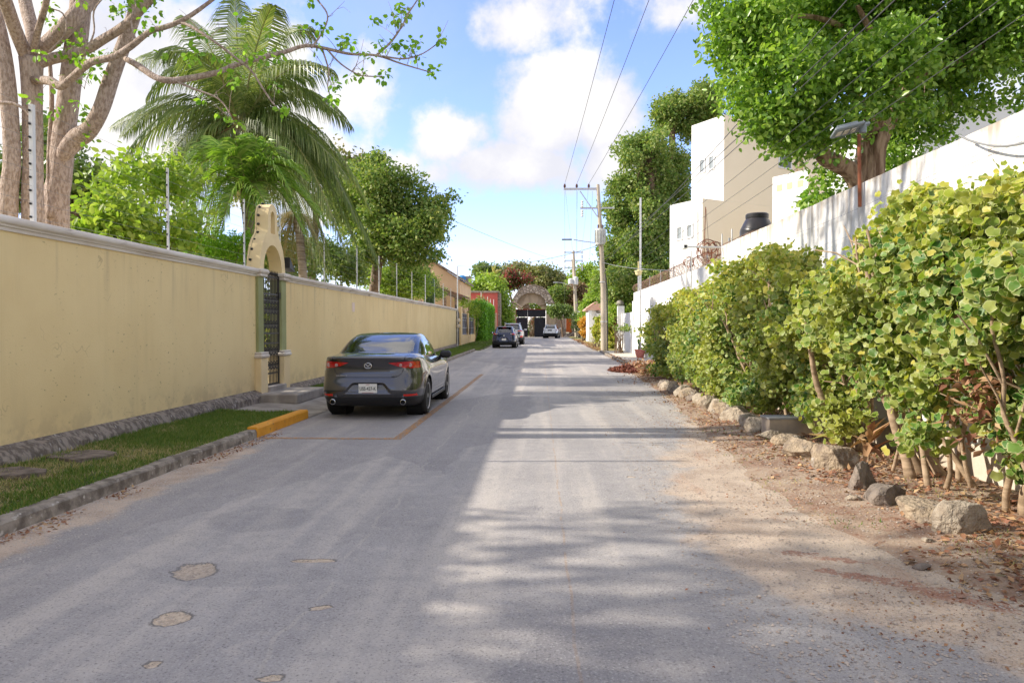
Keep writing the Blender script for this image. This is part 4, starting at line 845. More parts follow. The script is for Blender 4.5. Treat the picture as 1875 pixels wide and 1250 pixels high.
bush('broadleaf_shrub', 'light green broad leaved shrub behind the near wall between the bare trunks and the palm', 14, [(190, 370, 70, 80, 0, 1.0), (290, 330, 75, 60, 1.5, .9), (240, 430, 90, 60, 0, 1), (165, 430, 45, 50, -.5, .8), (330, 420, 40, 50, .5, .6)], M['lf_light'], 520, 11, .16, .15, 21, shape='oval', shell=.4)
bush('low_bush', 'bright green fine leaved bush above the wall, left of the belfry arch', 15.5, [(395, 455, 60, 32, 0, .7), (440, 450, 40, 30, 0, .6), (350, 470, 35, 22, 0, .5)], M['lf_bright'], 420, 12, .09, .10, 22, width=.55)
tree('dark_tree', 'dark green tree seen between the bare trunks at far left', (P(100, 400, 22).x, 22, 0), .2, P(140, 420, 22), BL(22, [(150, 330, 60, 60, 0, 1.5), (80, 340, 70, 70, 1, 1.5), (110, 250, 50, 50, 1, 1), (20, 330, 60, 70, 0, 1)]), M['lf_dark'], M['bark_dark'], 330, 20, .3, .22, 23)
tree('round_tree', 'broad round crowned green tree behind the far yellow wall, centre left', (P(665, 520, 31).x, 31, 0), .22, P(700, 440, 31), BL(31, [(680, 340, 60, 55, 0, 1.8), (740, 360, 60, 60, .5, 1.8), (785, 400, 48, 62, 0, 1.6), (770, 430, 45, 40, -1, 1.2), (720, 420, 60, 45, 0, 1.6), (650, 330, 50, 50, 1.5, 1.5), (690, 300, 26, 26, 0, .8), (805, 375, 26, 30, 0, .8), (735, 465, 42, 26, 0, 1), (690, 465, 40, 30, 0, 1.2), (650, 430, 44, 44, .5, 1.4), (655, 380, 44, 40, 1, 1.4), (770, 465, 36, 24, 0, 1), (620, 380, 30, 40, 1, 1.2)]), M['lf_mid'], M['bark_dark'], 2300, 18, .19, .155, 24, shell=.5)
tree('tall_pale_tree', 'pale green open tree behind the coconut palm fronds', (P(560, 500, 40).x, 40, 0), .25, P(580, 380, 40), BL(40, [(575, 290, 70, 60, 0, 2), (640, 320, 40, 50, 0, 1.5), (500, 330, 70, 60, 0, 2)]), M['lf_olive'], M['bark_dark'], 500, 18, .3, .22, 25)
bush('leafy_bush', 'mid green bush above the far wall below the round crowned tree', 39, [(720, 510, 45, 30, 0, .9), (755, 510, 30, 34, 0, .8), (690, 500, 36, 24, .5, .8), (740, 480, 24, 22, 0, .6), (650, 500, 30, 26, 1, .8), (770, 520, 24, 24, 1, .8), (705, 525, 30, 22, 0, .8), (740, 525, 30, 20, 0, .8)], M['lf_light'], 1500, 14, .17, .16, 26)
bush('leafy_bush', 'dark green thicket behind the thin posts right of the dry palm', 28, [(610, 480, 45, 40, 0, 1), (570, 470, 50, 50, 1.5, 1), (640, 490, 40, 30, 0, .8)], M['lf_dark'], 450, 14, .16, .16, 27)
bush('leafy_bush', 'dense green foliage behind the posts next to the candelabra cactus', 48, [(775, 520, 26, 22, 0, 1), (800, 538, 18, 14, 0, .8)], M['lf_mid'], 200, 12, .16, .16, 28)
# cactus
r = empty('tall_cactus', (P(786, 520, 41).x, 41, H(41)), 'columnar green cactus against the peach house gable', 'cactus'); q = MB()
for (u, v0, v1) in ((785, 560, 490), (792, 560, 510), (779, 560, 530)): q.tube([P(u, v0, 41), P(u+1, (v0+v1)/2, 41), P(u, v1, 41)], [.12, .13, .09], 8, smoothn=3)
q.build('stem', mat('cactus_green', (0.10, 0.17, 0.06), (0.06, 0.11, 0.04), 6), r, smooth=True, fix=False)

bush('courtyard_bush', 'green leafy bush seen through the bars of the iron gate', 20, [(478, 560, 22, 60, 0, .8), (500, 600, 22, 50, 0, .8), (470, 470, 26, 30, 0, .8), (485, 660, 24, 40, 0, .8)], M['lf_mid'], 260, 12, .14, .16, 95)
bush('courtyard_bush', 'dark green shrubbery filling the space under the bright palm behind the arch', 24, [(440, 480, 60, 50, 0, 1), (520, 470, 60, 60, 0, 1), (380, 470, 60, 50, 0, 1), (300, 470, 70, 60, 0, 1), (230, 440, 60, 70, 0, 1)], M['lf_dark'], 520, 14, .2, .2, 96)
# ================================================================ CARS
def crs(rows, sub, sp):
    rows = np.array(rows, float); o = []
    for i in range(len(rows)-1):
        p0, p1, p2, p3 = rows[max(i-1, 0)], rows[i], rows[i+1], rows[min(i+2, len(rows)-1)]
        n = max(1, int(np.linalg.norm((p2-p1)[:4])/sp)) if sub is None else sub
        for k in range(n):
            t = k/n; o.append(.5*(2*p1+(p2-p0)*t+(2*p0-5*p1+4*p2-p3)*t*t+(3*p1-p0-3*p2+p3)*t**3))
    o.append(rows[-1]); return np.array(o)
def inpoly(px_, py_, poly):
    ins = np.zeros(px_.shape, bool); n = len(poly)
    for i in range(n):
        x0, y0 = poly[i]; x1, y1 = poly[(i+1) % n]
        c = ((y0 > py_) != (y1 > py_)) & (px_ < (x1-x0)*(py_-y0)/((y1-y0) if y1 != y0 else 1e-9)+x0); ins ^= c
    return ins
def segd(px_, py_, pl):
    d = np.full(px_.shape, 9.)
    for (x0, y0), (x1, y1) in zip(pl[:-1], pl[1:]):
        L = (x1-x0)**2+(y1-y0)**2; t = np.clip(((px_-x0)*(x1-x0)+(py_-y0)*(y1-y0))/L, 0, 1); d = np.minimum(d, np.hypot(px_-x0-t*(x1-x0), py_-y0-t*(y1-y0)))
    return d
def carpaint(name, c, metal=.6, rough=.3, coat=1.0, spec=.5):
    m, nt, out = NM(name); g = G(nt); fl = g.noise(g.coord(), 900, 2); g.bsdf(out, g.mix(g.ramp(fl, .4, .7, 0, .3), c, tuple(min(1, x*1.6+.02) for x in c)), rough, metal, coat=coat, spec=spec); return m
M['glass'] = glassmat('car_glass', (0.34, 0.38, 0.38)); M['glass_d'] = glassmat('car_glass_dark', (0.06, 0.07, 0.075))
m, nt, out = NM('tail_light_red'); g = G(nt); g.bsdf(out, g.mix(g.ramp(g.noise(g.coord((1, 1, 4)), 14, 3), .4, .6), (0.62, 0.012, 0.012), (0.38, 0.008, 0.01)), .12, spec=.6, coat=1); M['tail'] = m
M['reflector'] = mat('red_reflector', (0.75, 0.03, 0.02), rough=.25); M['chrome'] = mat('chrome', (0.75, 0.76, 0.78), rough=.12, metal=1); M['alloy'] = mat('alloy_silver', (0.52, 0.52, 0.53), rough=.28, metal=.9)
M['tyre'] = mat('tyre_rubber', (0.022, 0.021, 0.02), (0.035, 0.033, 0.03), 8, .85); M['plate'] = mat('plate_white', (0.78, 0.77, 0.72), rough=.4); M['ink'] = mat('plate_ink', (0.05, 0.07, 0.06)); M['seat'] = mat('seat_fabric', (0.035, 0.035, 0.04), rough=.9)
M['underbody'] = mat('underbody_dark', (0.008, 0.008, 0.008), rough=.9)
def text(name, body, m, parent, loc, rot, size, local=True, bold=0.0, sx=1.0, ext=.0015):
    cu = bpy.data.curves.new(name, 'FONT'); cu.body = body; cu.size = size; cu.align_x = 'CENTER'; cu.align_y = 'CENTER'; cu.extrude = ext; cu.offset = bold; cu.resolution_u = 3
    t = bpy.data.objects.new(name+'_curve', cu); COL.objects.link(t); bpy.context.view_layer.update(); dg = bpy.context.evaluated_depsgraph_get()
    me = bpy.data.meshes.new_from_object(t.evaluated_get(dg)); bpy.data.objects.remove(t); me.materials.clear(); me.materials.append(m)
    for v in me.vertices: v.co.x *= sx
    o = bpy.data.objects.new(name, me); COL.objects.link(o); o.parent = parent; o.location = loc; o.rotation_euler = rot; return o
def wheel(parent, x, y, r, w, side, spokes=10, detail=True, name='wheel'):
    e = bpy.data.objects.new(name, None); COL.objects.link(e); e.parent = parent; e.location = (x, y, r)
    s = side; q = MB(); h = w/2
    q.lathe((0, 0, 0), [(r*.68, -h*.9), (r*.74, -h), (r*.93, -h), (r*.985, -h*.82), (r, -h*.5), (r, -h*.28), (r-.006, -h*.26), (r-.006, -h*.22), (r, -h*.2), (r, h*.2), (r-.006, h*.22), (r-.006, h*.26), (r, h*.28), (r, h*.5), (r*.985, h*.82), (r*.93, h), (r*.74, h), (r*.68, h*.9)], 36, 'X')
    q.build('tyre', M['tyre'], e, smooth='auto', local=True)
    q = MB(); q.lathe((0, 0, 0), [(r*.70, s*h*.92), (r*.72, s*h*.99), (r*.66, s*h*.95), (r*.62, s*h*.55), (r*.60, -s*h*.6)], 32, 'X', cap=False)
    for k in range(spokes):
        a = 2*PI*k/spokes+(.09 if k % 2 else -.09)*1.0
        c_, s_ = math.cos(a), math.sin(a); R = Matrix(((1, 0, 0), (0, c_, -s_), (0, s_, c_)))
        q.obox(R @ Vector((s*h*.78, 0, r*.38)), (.012, r*.042, r*.29), M=R)
    q.lathe((0, 0, 0), [(r*.16, s*h*.6), (r*.16, s*h*.86), (r*.11, s*h*.92), (0.001, s*h*.93)], 16, 'X')
    q.build('rim', M['alloy'], e, smooth='auto', local=True)
    q = MB(); q.lathe((0, 0, 0), [(r*.6, -s*h*.1), (0.001, -s*h*.1)], 20, 'X', cap=False); q.lathe((0, 0, 0), [(r*.46, s*.0), (r*.46, s*h*.2), (.001, s*h*.2)], 20, 'X', cap=False); q.build('brake_disc', M['underbody'], e, local=True); return e
def car(root, K, sp, L, cfg, paint, glass_rear, glass_side, roof=None):
    """stack of plan outlines; K rows: z, rear y, front y, half width, rear exponent, front exponent"""
    R_ = crs(K, None, sp)
    # angle sampling dense at the rear corner
    nA = int(cfg.get('na', 150)); 
    ta = np.linspace(0, 1, nA)
    nT = R_.shape[0]
    z, r, f, w, nr, nf = R_.T
    w = np.maximum(w, .002); 
    # half outline from rear centre (x=0) to side to front centre, arclength-like sampling
    loops = []
    for i in range(nT):
        mid = (r[i]+f[i])/2; a = (f[i]-r[i])/2
        t1 = np.linspace(0, PI/2, 400); xr_ = w[i]*np.sin(t1)**(2/nr[i]); yr_ = mid-a*np.cos(t1)**(2/nr[i])
        xf2 = w[i]*np.cos(t1)**(2/nf[i]); yf2 = mid+a*np.sin(t1)**(2/nf[i])
        X = np.concatenate([xr_, xf2[1:]]); Y = np.concatenate([yr_, yf2[1:]])
        d = np.concatenate([[0], np.cumsum(np.hypot(np.diff(X), np.diff(Y)))]); 
        # concentrate samples on rear
        tt = ta**1.25; s_ = tt*d[-1]; loops.append(np.stack([np.interp(s_, d, X), np.interp(s_, d, Y)], -1))
    A = np.array(loops); X = A[..., 0]; Y = A[..., 1]; Z = np.repeat(z[:, None], nA, 1).copy()
    bel = np.exp(-((Z-cfg['belt'])/.13)**2); Z -= cfg.get('drop', .07)*bel*sst(.5, 1.7, Y)*1.0
    if 'crown' in cfg: Z += cfg['crown']*(1-(X/np.maximum(w[:, None], .05))**2)*(Z > cfg['belt'])*np.clip((w[:, None])/.6, 0, 1)*.5
    # plate recess
    if 'recess' in cfg:
        inn = sst(0, .05, -np.abs(X)+cfg['recess'][0]-(Z-cfg['recess'][1])*.9)*sst(cfg['recess'][1], cfg['recess'][1]+.02, Z)*sst(cfg['recess'][2], cfg['recess'][2]-.035, Z)*(Y < .6)
        Y = Y+inn*(.012+.05*sst(cfg['recess'][1], cfg['recess'][2], Z))
    # side character: haunch
    X = X*(1+.012*np.exp(-((Z-.80)/.10)**2)*(np.exp(-((Y-cfg['wr'])/.55)**2)+np.exp(-((Y-cfg['wf'])/.55)**2)))
    for wy in (cfg['wr'], cfg['wf']):   # flare
        dd = np.hypot(Y-wy, Z-cfg['R']); X = X*(1+.016*np.exp(-((dd-cfg['R']*1.12)/.06)**2)*(Z < .8))
    V = np.stack([X, Y, Z], -1); V2 = V.copy(); V2[..., 0] *= -1
    allV = np.concatenate([V[:, ::-1], V2[:, 1:]], 1)   # front-right ... rear centre ... left
    nc = allV.shape[1]; I = np.arange(nT*nc).reshape(nT, nc); F = np.stack([I[:-1, :-1], I[1:, :-1], I[1:, 1:], I[:-1, 1:]], -1).reshape(-1, 4)
    AV = allV.reshape(-1, 3); C = AV[F].mean(1); x, y, zz = C.T; ax = np.abs(x)
    e1 = AV[F[:, 2]]-AV[F[:, 0]]; e2 = AV[F[:, 3]]-AV[F[:, 1]]; Nv = norm(np.cross(e1, e2)); 
    lab = np.zeros(len(F), int)  # 0 paint
    lab[(zz < cfg['cladz']) & ((y < 1.0) | (y > L-.7))] = 2
    if cfg.get('cladding'): lab[(zz < cfg['cladz']+.02)] = 2
    else: lab[zz < .27] = 2
    lab[zz > 9] = 0
    rw = (np.abs(y) < cfg['rwin'][4]) & inpoly(ax, zz, [(0, cfg['rwin'][0]), (cfg['rwin'][1], cfg['rwin'][0]), (cfg['rwin'][2], cfg['rwin'][3]), (0, cfg['rwin'][3]+.01)]) & (np.abs(Nv[:, 0]) < .75) & (y < L*.5)
    lab[rw] = 3
    ws = (y > L*.55) & (zz > cfg['swin_z0']+.05) & (zz < cfg['rwin'][3]+.0) & (np.abs(Nv[:, 0]) < .6) & (ax < .62); lab[ws] = 4
    sw = inpoly(y, zz, cfg['swin']) & (np.abs(Nv[:, 0]) > .55); 
    for pp in cfg['spill']: sw &= ~((np.abs(y-pp-(zz-1)*.12) < .028))
    lab[sw] = 5
    for pp in cfg['spill']: k = inpoly(y, zz, cfg['swin']) & (np.abs(Nv[:, 0]) > .55) & ~sw; lab[k] = 2
    for pl in cfg['tail']: lab[inpoly(ax, zz, pl) & (y < cfg['taily'])] = 6
    if 'tailside' in cfg: lab[inpoly(y, zz, cfg['tailside']) & (ax > .6) & (lab == 0)] = 6
    for pl in cfg.get('refl', []): lab[inpoly(ax, zz, pl) & (y < .5)] = 7
    for pl in cfg['seam']: k = (segd(ax, zz, pl) < cfg.get('sw', .006)) & (y < .6) & np.isin(lab, (0,)); lab[k] = 8
    for pl in cfg['sseam']: k = (segd(y, zz, pl) < cfg.get('sw', .006)) & (np.abs(Nv[:, 0]) > .6) & (lab == 0); lab[k] = 8
    for wy in (cfg['wr'], cfg['wf']):
        dd = np.hypot(y-wy, zz-cfg['R']); k = (dd < cfg['R']*1.13) & (ax > .5); lab[k] = -1
        if cfg.get('cladding'): lab[(dd < cfg['R']*1.3) & (dd >= cfg['R']*1.13) & (ax > .5) & (zz < .9)] = 2
    def part(name, ids, mats, parent=root):
        k = np.isin(lab, ids); f_ = F[k]
        if not len(f_): return None
        uq, inv = np.unique(f_, return_inverse=True); o = meshobj(name, AV[uq], inv.reshape(-1, 4), mats, parent, smooth=True, local=True)
        if len(ids) > 1: mi = np.zeros(k.sum(), int); 
        if len(ids) > 1:
            for j, idn in enumerate(ids): mi[lab[k] == idn] = j
            o.data.polygons.foreach_set('material_index', mi.astype(np.int32))
        o.data.flip_normals() if False else None; return o
    bd = part('body', [0, 8], [paint, M['black']]); part('bumper_trim', [2], [M['black']])
    part('rear_window', [3], [glass_rear]); part('windscreen', [4], [M['glass']])
    # sides split
    for nm_, idn, mt in (('side_windows', 5, glass_side), ('tail_light', 6, M['tail']), ('reflector', 7, M['reflector'])):
        for sgn in (1, -1):
            k = (lab == idn) & (x*sgn > 0)
            if k.any():
                f_ = F[k]; uq, inv = np.unique(f_, return_inverse=True); VV = AV[uq].copy()
                if idn in (6,): VV[:, 1] -= .010; VV[:, 0] *= 1.006
                meshobj(nm_, VV, inv.reshape(-1, 4), mt, root, smooth=True, local=True)
    # floor / wheel wells / seats
    q = MB(); q.box(-.62, .62, .35, L-.3, .20, .52); q.box(-.80, .80, 1.4, L-1.35, .20, .5); q.build('underbody', M['underbody'], root, local=True)
    for (sx_, wy) in ((1, cfg['wr']), (-1, cfg['wr']), (1, cfg['wf']), (-1, cfg['wf'])):
        wheel(root, sx_*cfg['track'], wy, cfg['R'], cfg['ww'], sx_, spokes=cfg.get('spokes', 10))
        q = MB(); q.lathe((sx_*(cfg['track']-.02), wy, cfg['R']), [(cfg['R']*1.16, .06*sx_), (cfg['R']*1.16, -.22*sx_), (.01, -.23*sx_)], 24, 'X', cap=False); q.build('wheel_arch_liner', M['underbody'], root, local=True)
    cab0 = cfg['cab'][0]; cab1 = cfg['cab'][1]
    for xx in (-.36, .36):
        for yy in (cab0, cab1):
            q = MB(); q.obox((xx, yy, .62), (.23, .25, .09), bev=.04); q.obox((xx, yy-.26, .87), (.22, .07, .28), bev=.05); q.build('seat', M['seat'], root, local=True)
            q = MB(); q.obox((xx, yy-.30, cfg['hr']), (.13, .05, .085), bev=.04); q.build('headrest', M['seat'], root, local=True)
    q = MB(); q.obox((0, cab0-.3, cfg['hr']-.03), (.10, .045, .04), bev=.03); q.build('headrest', M['seat'], root, local=True)
    q = MB(); q.box(-.66, .66, cab0-.62, cab0-.30, cfg['belt']-.14, cfg['belt']-.10); q.build('parcel_shelf', M['seat'], root, local=True)
    q = MB(); q.box(-.68, .68, L-1.75, L-1.35, .62, .92, .05); q.build('dashboard', M['seat'], root, local=True)
    q = MB(); q.obox((0, cab1+.75, cfg['hr']+.12), (.12, .015, .035), bev=.012); q.build('rear_view_mirror', M['black'], root, local=True)
    for s_ in (-1, 1):
        mr = MB(); mr.obox((s_*(cfg['mir'][0]+.13), cfg['mir'][1], cfg['mir'][2]), (.115, .085, .075), bev=.045); mr.obox((s_*(cfg['mir'][0]+.0), cfg['mir'][1]+.02, cfg['mir'][2]-.05), (.05, .03, .025)); o = mr.build('wing_mirror', cfg.get('mirm', paint), root, smooth='auto', local=True)
        MB().obox((s_*(cfg['mir'][0]+.13), cfg['mir'][1]-.088, cfg['mir'][2]), (.09, .004, .055), bev=.003).build('mirror_glass', M['chrome'], o, local=False) if False else None
    return bd
# --- grey sedan
SEDK = [(.20, .32, 4.38, .78, 6, 5), (.24, .16, 4.5, .835, 7, 5), (.32, .07, 4.60, .868, 7.5, 5), (.40, .03, 4.64, .878, 7.5, 5), (.425, .012, 4.65, .885, 7.5, 5), (.50, .0, 4.66, .892, 7.5, 5), (.60, .015, 4.65, .896, 7.2, 5), (.70, .05, 4.63, .897, 7, 5), (.80, .075, 4.58, .892, 7, 5), (.90, .075, 4.45, .878, 6.6, 4.6),
        (.98, .055, 4.15, .862, 6.5, 4), (1.03, .035, 3.85, .845, 6.4, 4), (1.055, .045, 3.6, .83, 6, 4), (1.07, .11, 3.45, .81, 5, 4), (1.08, .28, 3.35, .79, 4.6, 4), (1.10, .46, 3.27, .795, 4.4, 4), (1.13, .56, 3.18, .782, 4.4, 4), (1.20, .76, 2.98, .748, 4.6, 4), (1.30, 1.04, 2.72, .695, 4.8, 4), (1.39, 1.36, 2.45, .638, 4.8, 4), (1.435, 1.58, 2.28, .585, 4.2, 3.5), (1.455, 1.76, 2.2, .48, 3.5, 3), (1.466, 1.95, 2.1, .3, 3, 3), (1.47, 2.0, 2.06, .12, 2.5, 2.5), (1.471, 2.02, 2.03, .01, 2, 2)]
SEDC = dict(na=330, belt=1.05, drop=.085, crown=.02, recess=(.44, .435, .625), wr=.93, wf=3.655, R=.335, ww=.215, track=.785, cladz=.385, swin_z0=.95,
            rwin=(1.10, .72, .585, 1.395, 2.0), swin=[(.86, 1.03), (1.15, 1.01), (3.05, .985), (3.30, .99), (2.6, 1.29), (2.25, 1.37), (1.95, 1.395), (1.55, 1.37), (1.2, 1.24)], spill=[1.30, 2.05],
            tail=[[(.95, .865), (.80, .868), (.62, .878), (.50, .90), (.345, .958), (.35, .966), (.50, .975), (.95, .99)]], taily=.42, tailside=[(0, .885), (.22, .90), (.40, .955), (.30, .985), (0, .99)],
            refl=[[(.60, .405), (.815, .405), (.80, .44), (.60, .43)]], seam=[[(.60, .868), (.56, .78), (.50, .735), (.44, .722), (0, .72)], [(.63, 1.09), (.60, .97)]], sseam=[[(1.27, .98), (1.25, .62)], [(2.2, .98), (2.22, .30)], [(3.18, .95), (3.1, .32)], [(1.25, .62), (1.38, .36)]],
            sw=.006, cab=(1.35, 2.25), hr=1.15, mir=(.81, 2.95, 1.01), spokes=10)
def sey(x, w, r, f, n): a = (f-r)/2; return (r+f)/2-a*(1-(x/w)**n)**(1/n)
paint = carpaint('machine_grey_paint', (0.072, 0.073, 0.08), .7, .24)
c1_ = empty('parked_sedan', (-3.04, 12.35, 0), 'dark grey saloon parked beside the yellow wall inside the orange bay marking', 'car', 'cars parked along the street', rz=math.radians(.2))
SEDC['mirm'] = M['black']; c1_.scale = (1.04, 1.04, 1.04)
car(c1_, SEDK, .012, 4.66, SEDC, paint, M['glass'], M['glass'])
# lights detail, badge, plate, exhausts
def taillens(root, x, z, y, r, m1='chrome'):
    pass
for s_ in (-1, 1):
    for xx, yy, rr in ((.70, sey(.70, .873, .07, 4.35, 6.6)-.008, .034), (.55, sey(.55, .873, .07, 4.35, 6.6)-.008, .026)):
        q = MB(); q.lathe((s_*xx, yy, .925), [(rr, .0), (rr*1.02, -.012), (rr*.75, -.02), (rr*.7, -.012)], 20, 'Y', cap=True); q.build('lamp_lens', mat('lamp_ring', (0.55, 0.35, 0.33), rough=.15), c1_, smooth='auto', local=True)
    q = MB(); q.lathe((s_*.60, .03, .305), [(.047, .16), (.047, -.02), (.040, -.024), (.036, -.01), (.036, .1)], 24, 'Y', cap=False); q.build('exhaust_tip', M['chrome'], c1_, smooth='auto', local=True)
    MB().lathe((s_*.60, .06, .305), [(.038, .0), (.001, .0)], 16, 'Y', cap=False).build('exhaust_bore', M['underbody'], c1_, local=True)
q = MB(); q.obox((0, .018, .532), (.158, .006, .078), bev=.005); pl = q.build('number_plate', M['plate'], c1_, local=True)
t_ = text('plate_number', 'USS-427-K', M['ink'], c1_, (0, .0095, .527), (PI/2, 0, 0), .083, bold=.001, sx=.76); 
q = MB(); q.box(-.10, .10, .009, .013, .458, .464); q.box(-.03, .03, .009, .013, .594, .602); q.build('plate_band', mat('plate_band_red', (0.4, 0.12, 0.1)), c1_, local=True)
text('badge_lettering', 'MAZDA 3', M['chrome'], c1_, (-.46, .052, .745), (PI/2, 0, .12), .032, sx=1.3); text('badge_lettering', 'SKYACTIV', mat('dull_chrome', (.4, .4, .4), rough=.3, metal=.8), c1_, (.46, .052, .750), (PI/2, 0, -.12), .022, sx=1.2)
q = MB(); N = 30; ring = []
pts = [(.062*math.cos(t), .045*math.sin(t)) for t in np.linspace(0, 2*PI, N+1)]; q.tube([(p[0], .035, .915+p[1]) for p in pts], .0075, 6, cap=False)
wing = [(-.055, .018), (-.03, .016), (-.012, -.002), (0, -.012), (.012, -.002), (.03, .016), (.055, .018)]; q.tube([(p[0], .034, .915+p[1]) for p in wing], [.004, .007, .008, .006, .008, .007, .004], 6, smoothn=3); q.tube([(-.02, .034, .893), (0, .034, .902), (.02, .034, .893)], .004, 5, smoothn=3)
q.build('emblem', M['chrome'], c1_, smooth=True, local=True); MB().lathe((0, .052, .915), [(.06, 0), (.001, -.002)], 24, 'Y').build('emblem_disc', M['black'], c1_, local=True)
for s_ in (1, -1): q = MB(); q.box(s_*.885-.012, s_*.885+.012, 1.35, 3.2, .235, .30, .008); q.build('side_skirt', M['black'], c1_, local=True)
# --- small hatchback
def hatchK(Lc, W, Hh, bh):
    s = Hh/1.5
    return [(.22, .30, Lc-.28, W*.88, 5, 5), (.28, .10, Lc-.12, W*.95, 5, 5), (.40, .02, Lc-.02, W*.985, 5.5, 5), (.52, .0, Lc, W, 5.5, 5), (.66, .03, Lc-.02, W, 5, 5), (.80*s, .06, Lc-.08, W*.995, 4.6, 5), (.92*s, .08, Lc-.25, W*.98, 4.4, 4.5), (1.0*s, .10, Lc-.6, W*.95, 4.2, 4), (1.05*s, .125, Lc-.85, W*.90, 4, 4), (1.10*s, .16, Lc-1.0, W*.86, 4, 4), (1.20*s, .26, Lc-1.2, W*.82, 4, 4), (1.32*s, .38, Lc-1.42, W*.765, 4, 4), (1.42*s, .48, Lc-1.65, W*.70, 4.2, 4), (1.47*s, .62, Lc-1.85, W*.63, 4, 4), (1.49*s, .9, Lc-2.0, W*.5, 3.5, 3), (1.5*s, 1.3, Lc-2.2, W*.2, 3, 3), (1.501*s, 1.5, 1.55, .01, 2, 2)]
HC = dict(na=120, belt=1.05, drop=.08, wr=.72, wf=3.29, R=.31, ww=.19, track=.74, cladz=.42, swin_z0=.98, recess=(.36, .50, .68),
          rwin=(1.06, .63, .52, 1.40, 1.2), swin=[(.62, 1.10), (1.0, 1.03), (2.85, .99), (3.0, 1.0), (2.35, 1.34), (2.1, 1.40), (1.1, 1.40), (.85, 1.32)], spill=[1.15, 1.95],
          tail=[[(.95, .90), (.62, .915), (.42, .965), (.44, .995), (.60, 1.03), (.95, 1.05)]], taily=.55, refl=[], seam=[[(.60, .93), (.56, .70), (.42, .66), (0, .66)]], sseam=[[(1.15, 1.0), (1.15, .6)], [(1.95, 1.0), (1.95, .3)]], sw=.012, cab=(1.1, 1.95), hr=1.17, mir=(.80, 2.75, 1.03), spokes=8)
navy = carpaint('navy_paint', (0.012, 0.02, 0.06), .5, .2)
def extras(root, W, zpl, ypl, ywin, zwin, wsl, roofz=None, rails=False, plw=.15, plate=True, spoil=True, badge=True):
    if plate: MB().obox((0, ypl-.012, zpl), (plw, .008, .07)).build('number_plate', M['plate'], root, local=True)
    q = MB(); q.tube([(0, ywin-.03, zwin), (-.12, ywin+.02, zwin+.04), (-.34, ywin+.04, zwin+.10)], .012, 5); q.build('rear_wiper', M['black'], root, local=True)
    if spoil: 
        q = MB(); q.obox((0, wsl[0], wsl[1]), (W*.60, .13, .016), bev=.012); q.build('roof_spoiler', wsl[2], root, local=True); q = MB(); q.obox((0, wsl[0]-.12, wsl[1]-.02), (.14, .01, .012)); q.build('brake_light', M['reflector'], root, local=True)
    if badge: MB().lathe((0, .045, .86), [(.05, 0), (.05, -.015), (.001, -.02)], 16, 'Y').build('emblem', M['chrome'], root, local=True)
    if rails:
        for s_ in (-1, 1):
            q = MB(); q.tube([(s_*rails[0], .55, rails[1]-.05), (s_*rails[0], .7, rails[1]), (s_*rails[0], 2.5, rails[1]), (s_*rails[0], 2.7, rails[1]-.04)], .022, 6); q.build('roof_rail', rails[2], root, local=True)
    q = MB(); q.tube([(0, .9, (roofz or 1.48)-.02), (0, .75, (roofz or 1.48)+.16)], [.012, .004], 5); q.build('roof_aerial', M['black'], root, local=True)
h_ = empty('parked_hatchback', (-2.50, 48.3, H(49)), 'dark blue hatchback parked by the clipped hedge in front of the silver SUV', 'car', 'cars parked along the street', rz=math.radians(-.5))
car(h_, hatchK(4.06, .85, 1.5, 0), .035, 4.06, HC, navy, M['glass'], M['glass_d']); extras(h_, .85, .60, .03, .18, 1.08, (.50, 1.45, navy))
q = MB()
for s_ in (-1, 1): q.obox((s_*.50, .06, .985), (.07, .012, .02), rz=s_*.15)
q.build('reverse_lamp', M['plate'], h_, local=True)
# --- silver SUV behind
silver = carpaint('silver_paint', (0.50, 0.50, 0.50), .7, .3)
def scaleK(K, zs): return [(a*zs, b, c, d, e, f) for a, b, c, d, e, f in K]
SC_ = dict(HC); SC_.update(belt=1.18, wr=.85, wf=3.5, R=.35, ww=.23, track=.79, cladz=.55, cladding=True, swin_z0=1.1, recess=(.3, .62, .8),
    rwin=(1.19, .68, .56, 1.57, 1.3), swin=[(.65, 1.25), (1.1, 1.17), (3.1, 1.12), (3.3, 1.13), (2.6, 1.5), (2.3, 1.58), (1.1, 1.58), (.85, 1.48)], tail=[[(.95, 1.02), (.62, 1.04), (.40, 1.07), (.42, 1.12), (.62, 1.15), (.95, 1.19)]], refl=[[(.60, .58), (.84, .58), (.84, .72), (.66, .70)]], seam=[[(.60, 1.02), (.56, .82), (.42, .78), (0, .78)]], hr=1.32, cab=(1.25, 2.15), mir=(.86, 3.0, 1.17))
s2_ = empty('parked_suv', (-2.25, 56.0, H(57)), 'silver SUV with roof rails mostly hidden behind the dark blue hatchback', 'car', 'cars parked along the street')
car(s2_, scaleK(hatchK(4.5, .91, 1.5, 0), 1.70/1.5), .04, 4.5, SC_, silver, M['glass_d'], M['glass_d']); extras(s2_, .91, .9, .04, .2, 1.22, (.55, 1.63, silver), roofz=1.68, rails=(.60, 1.74, silver))
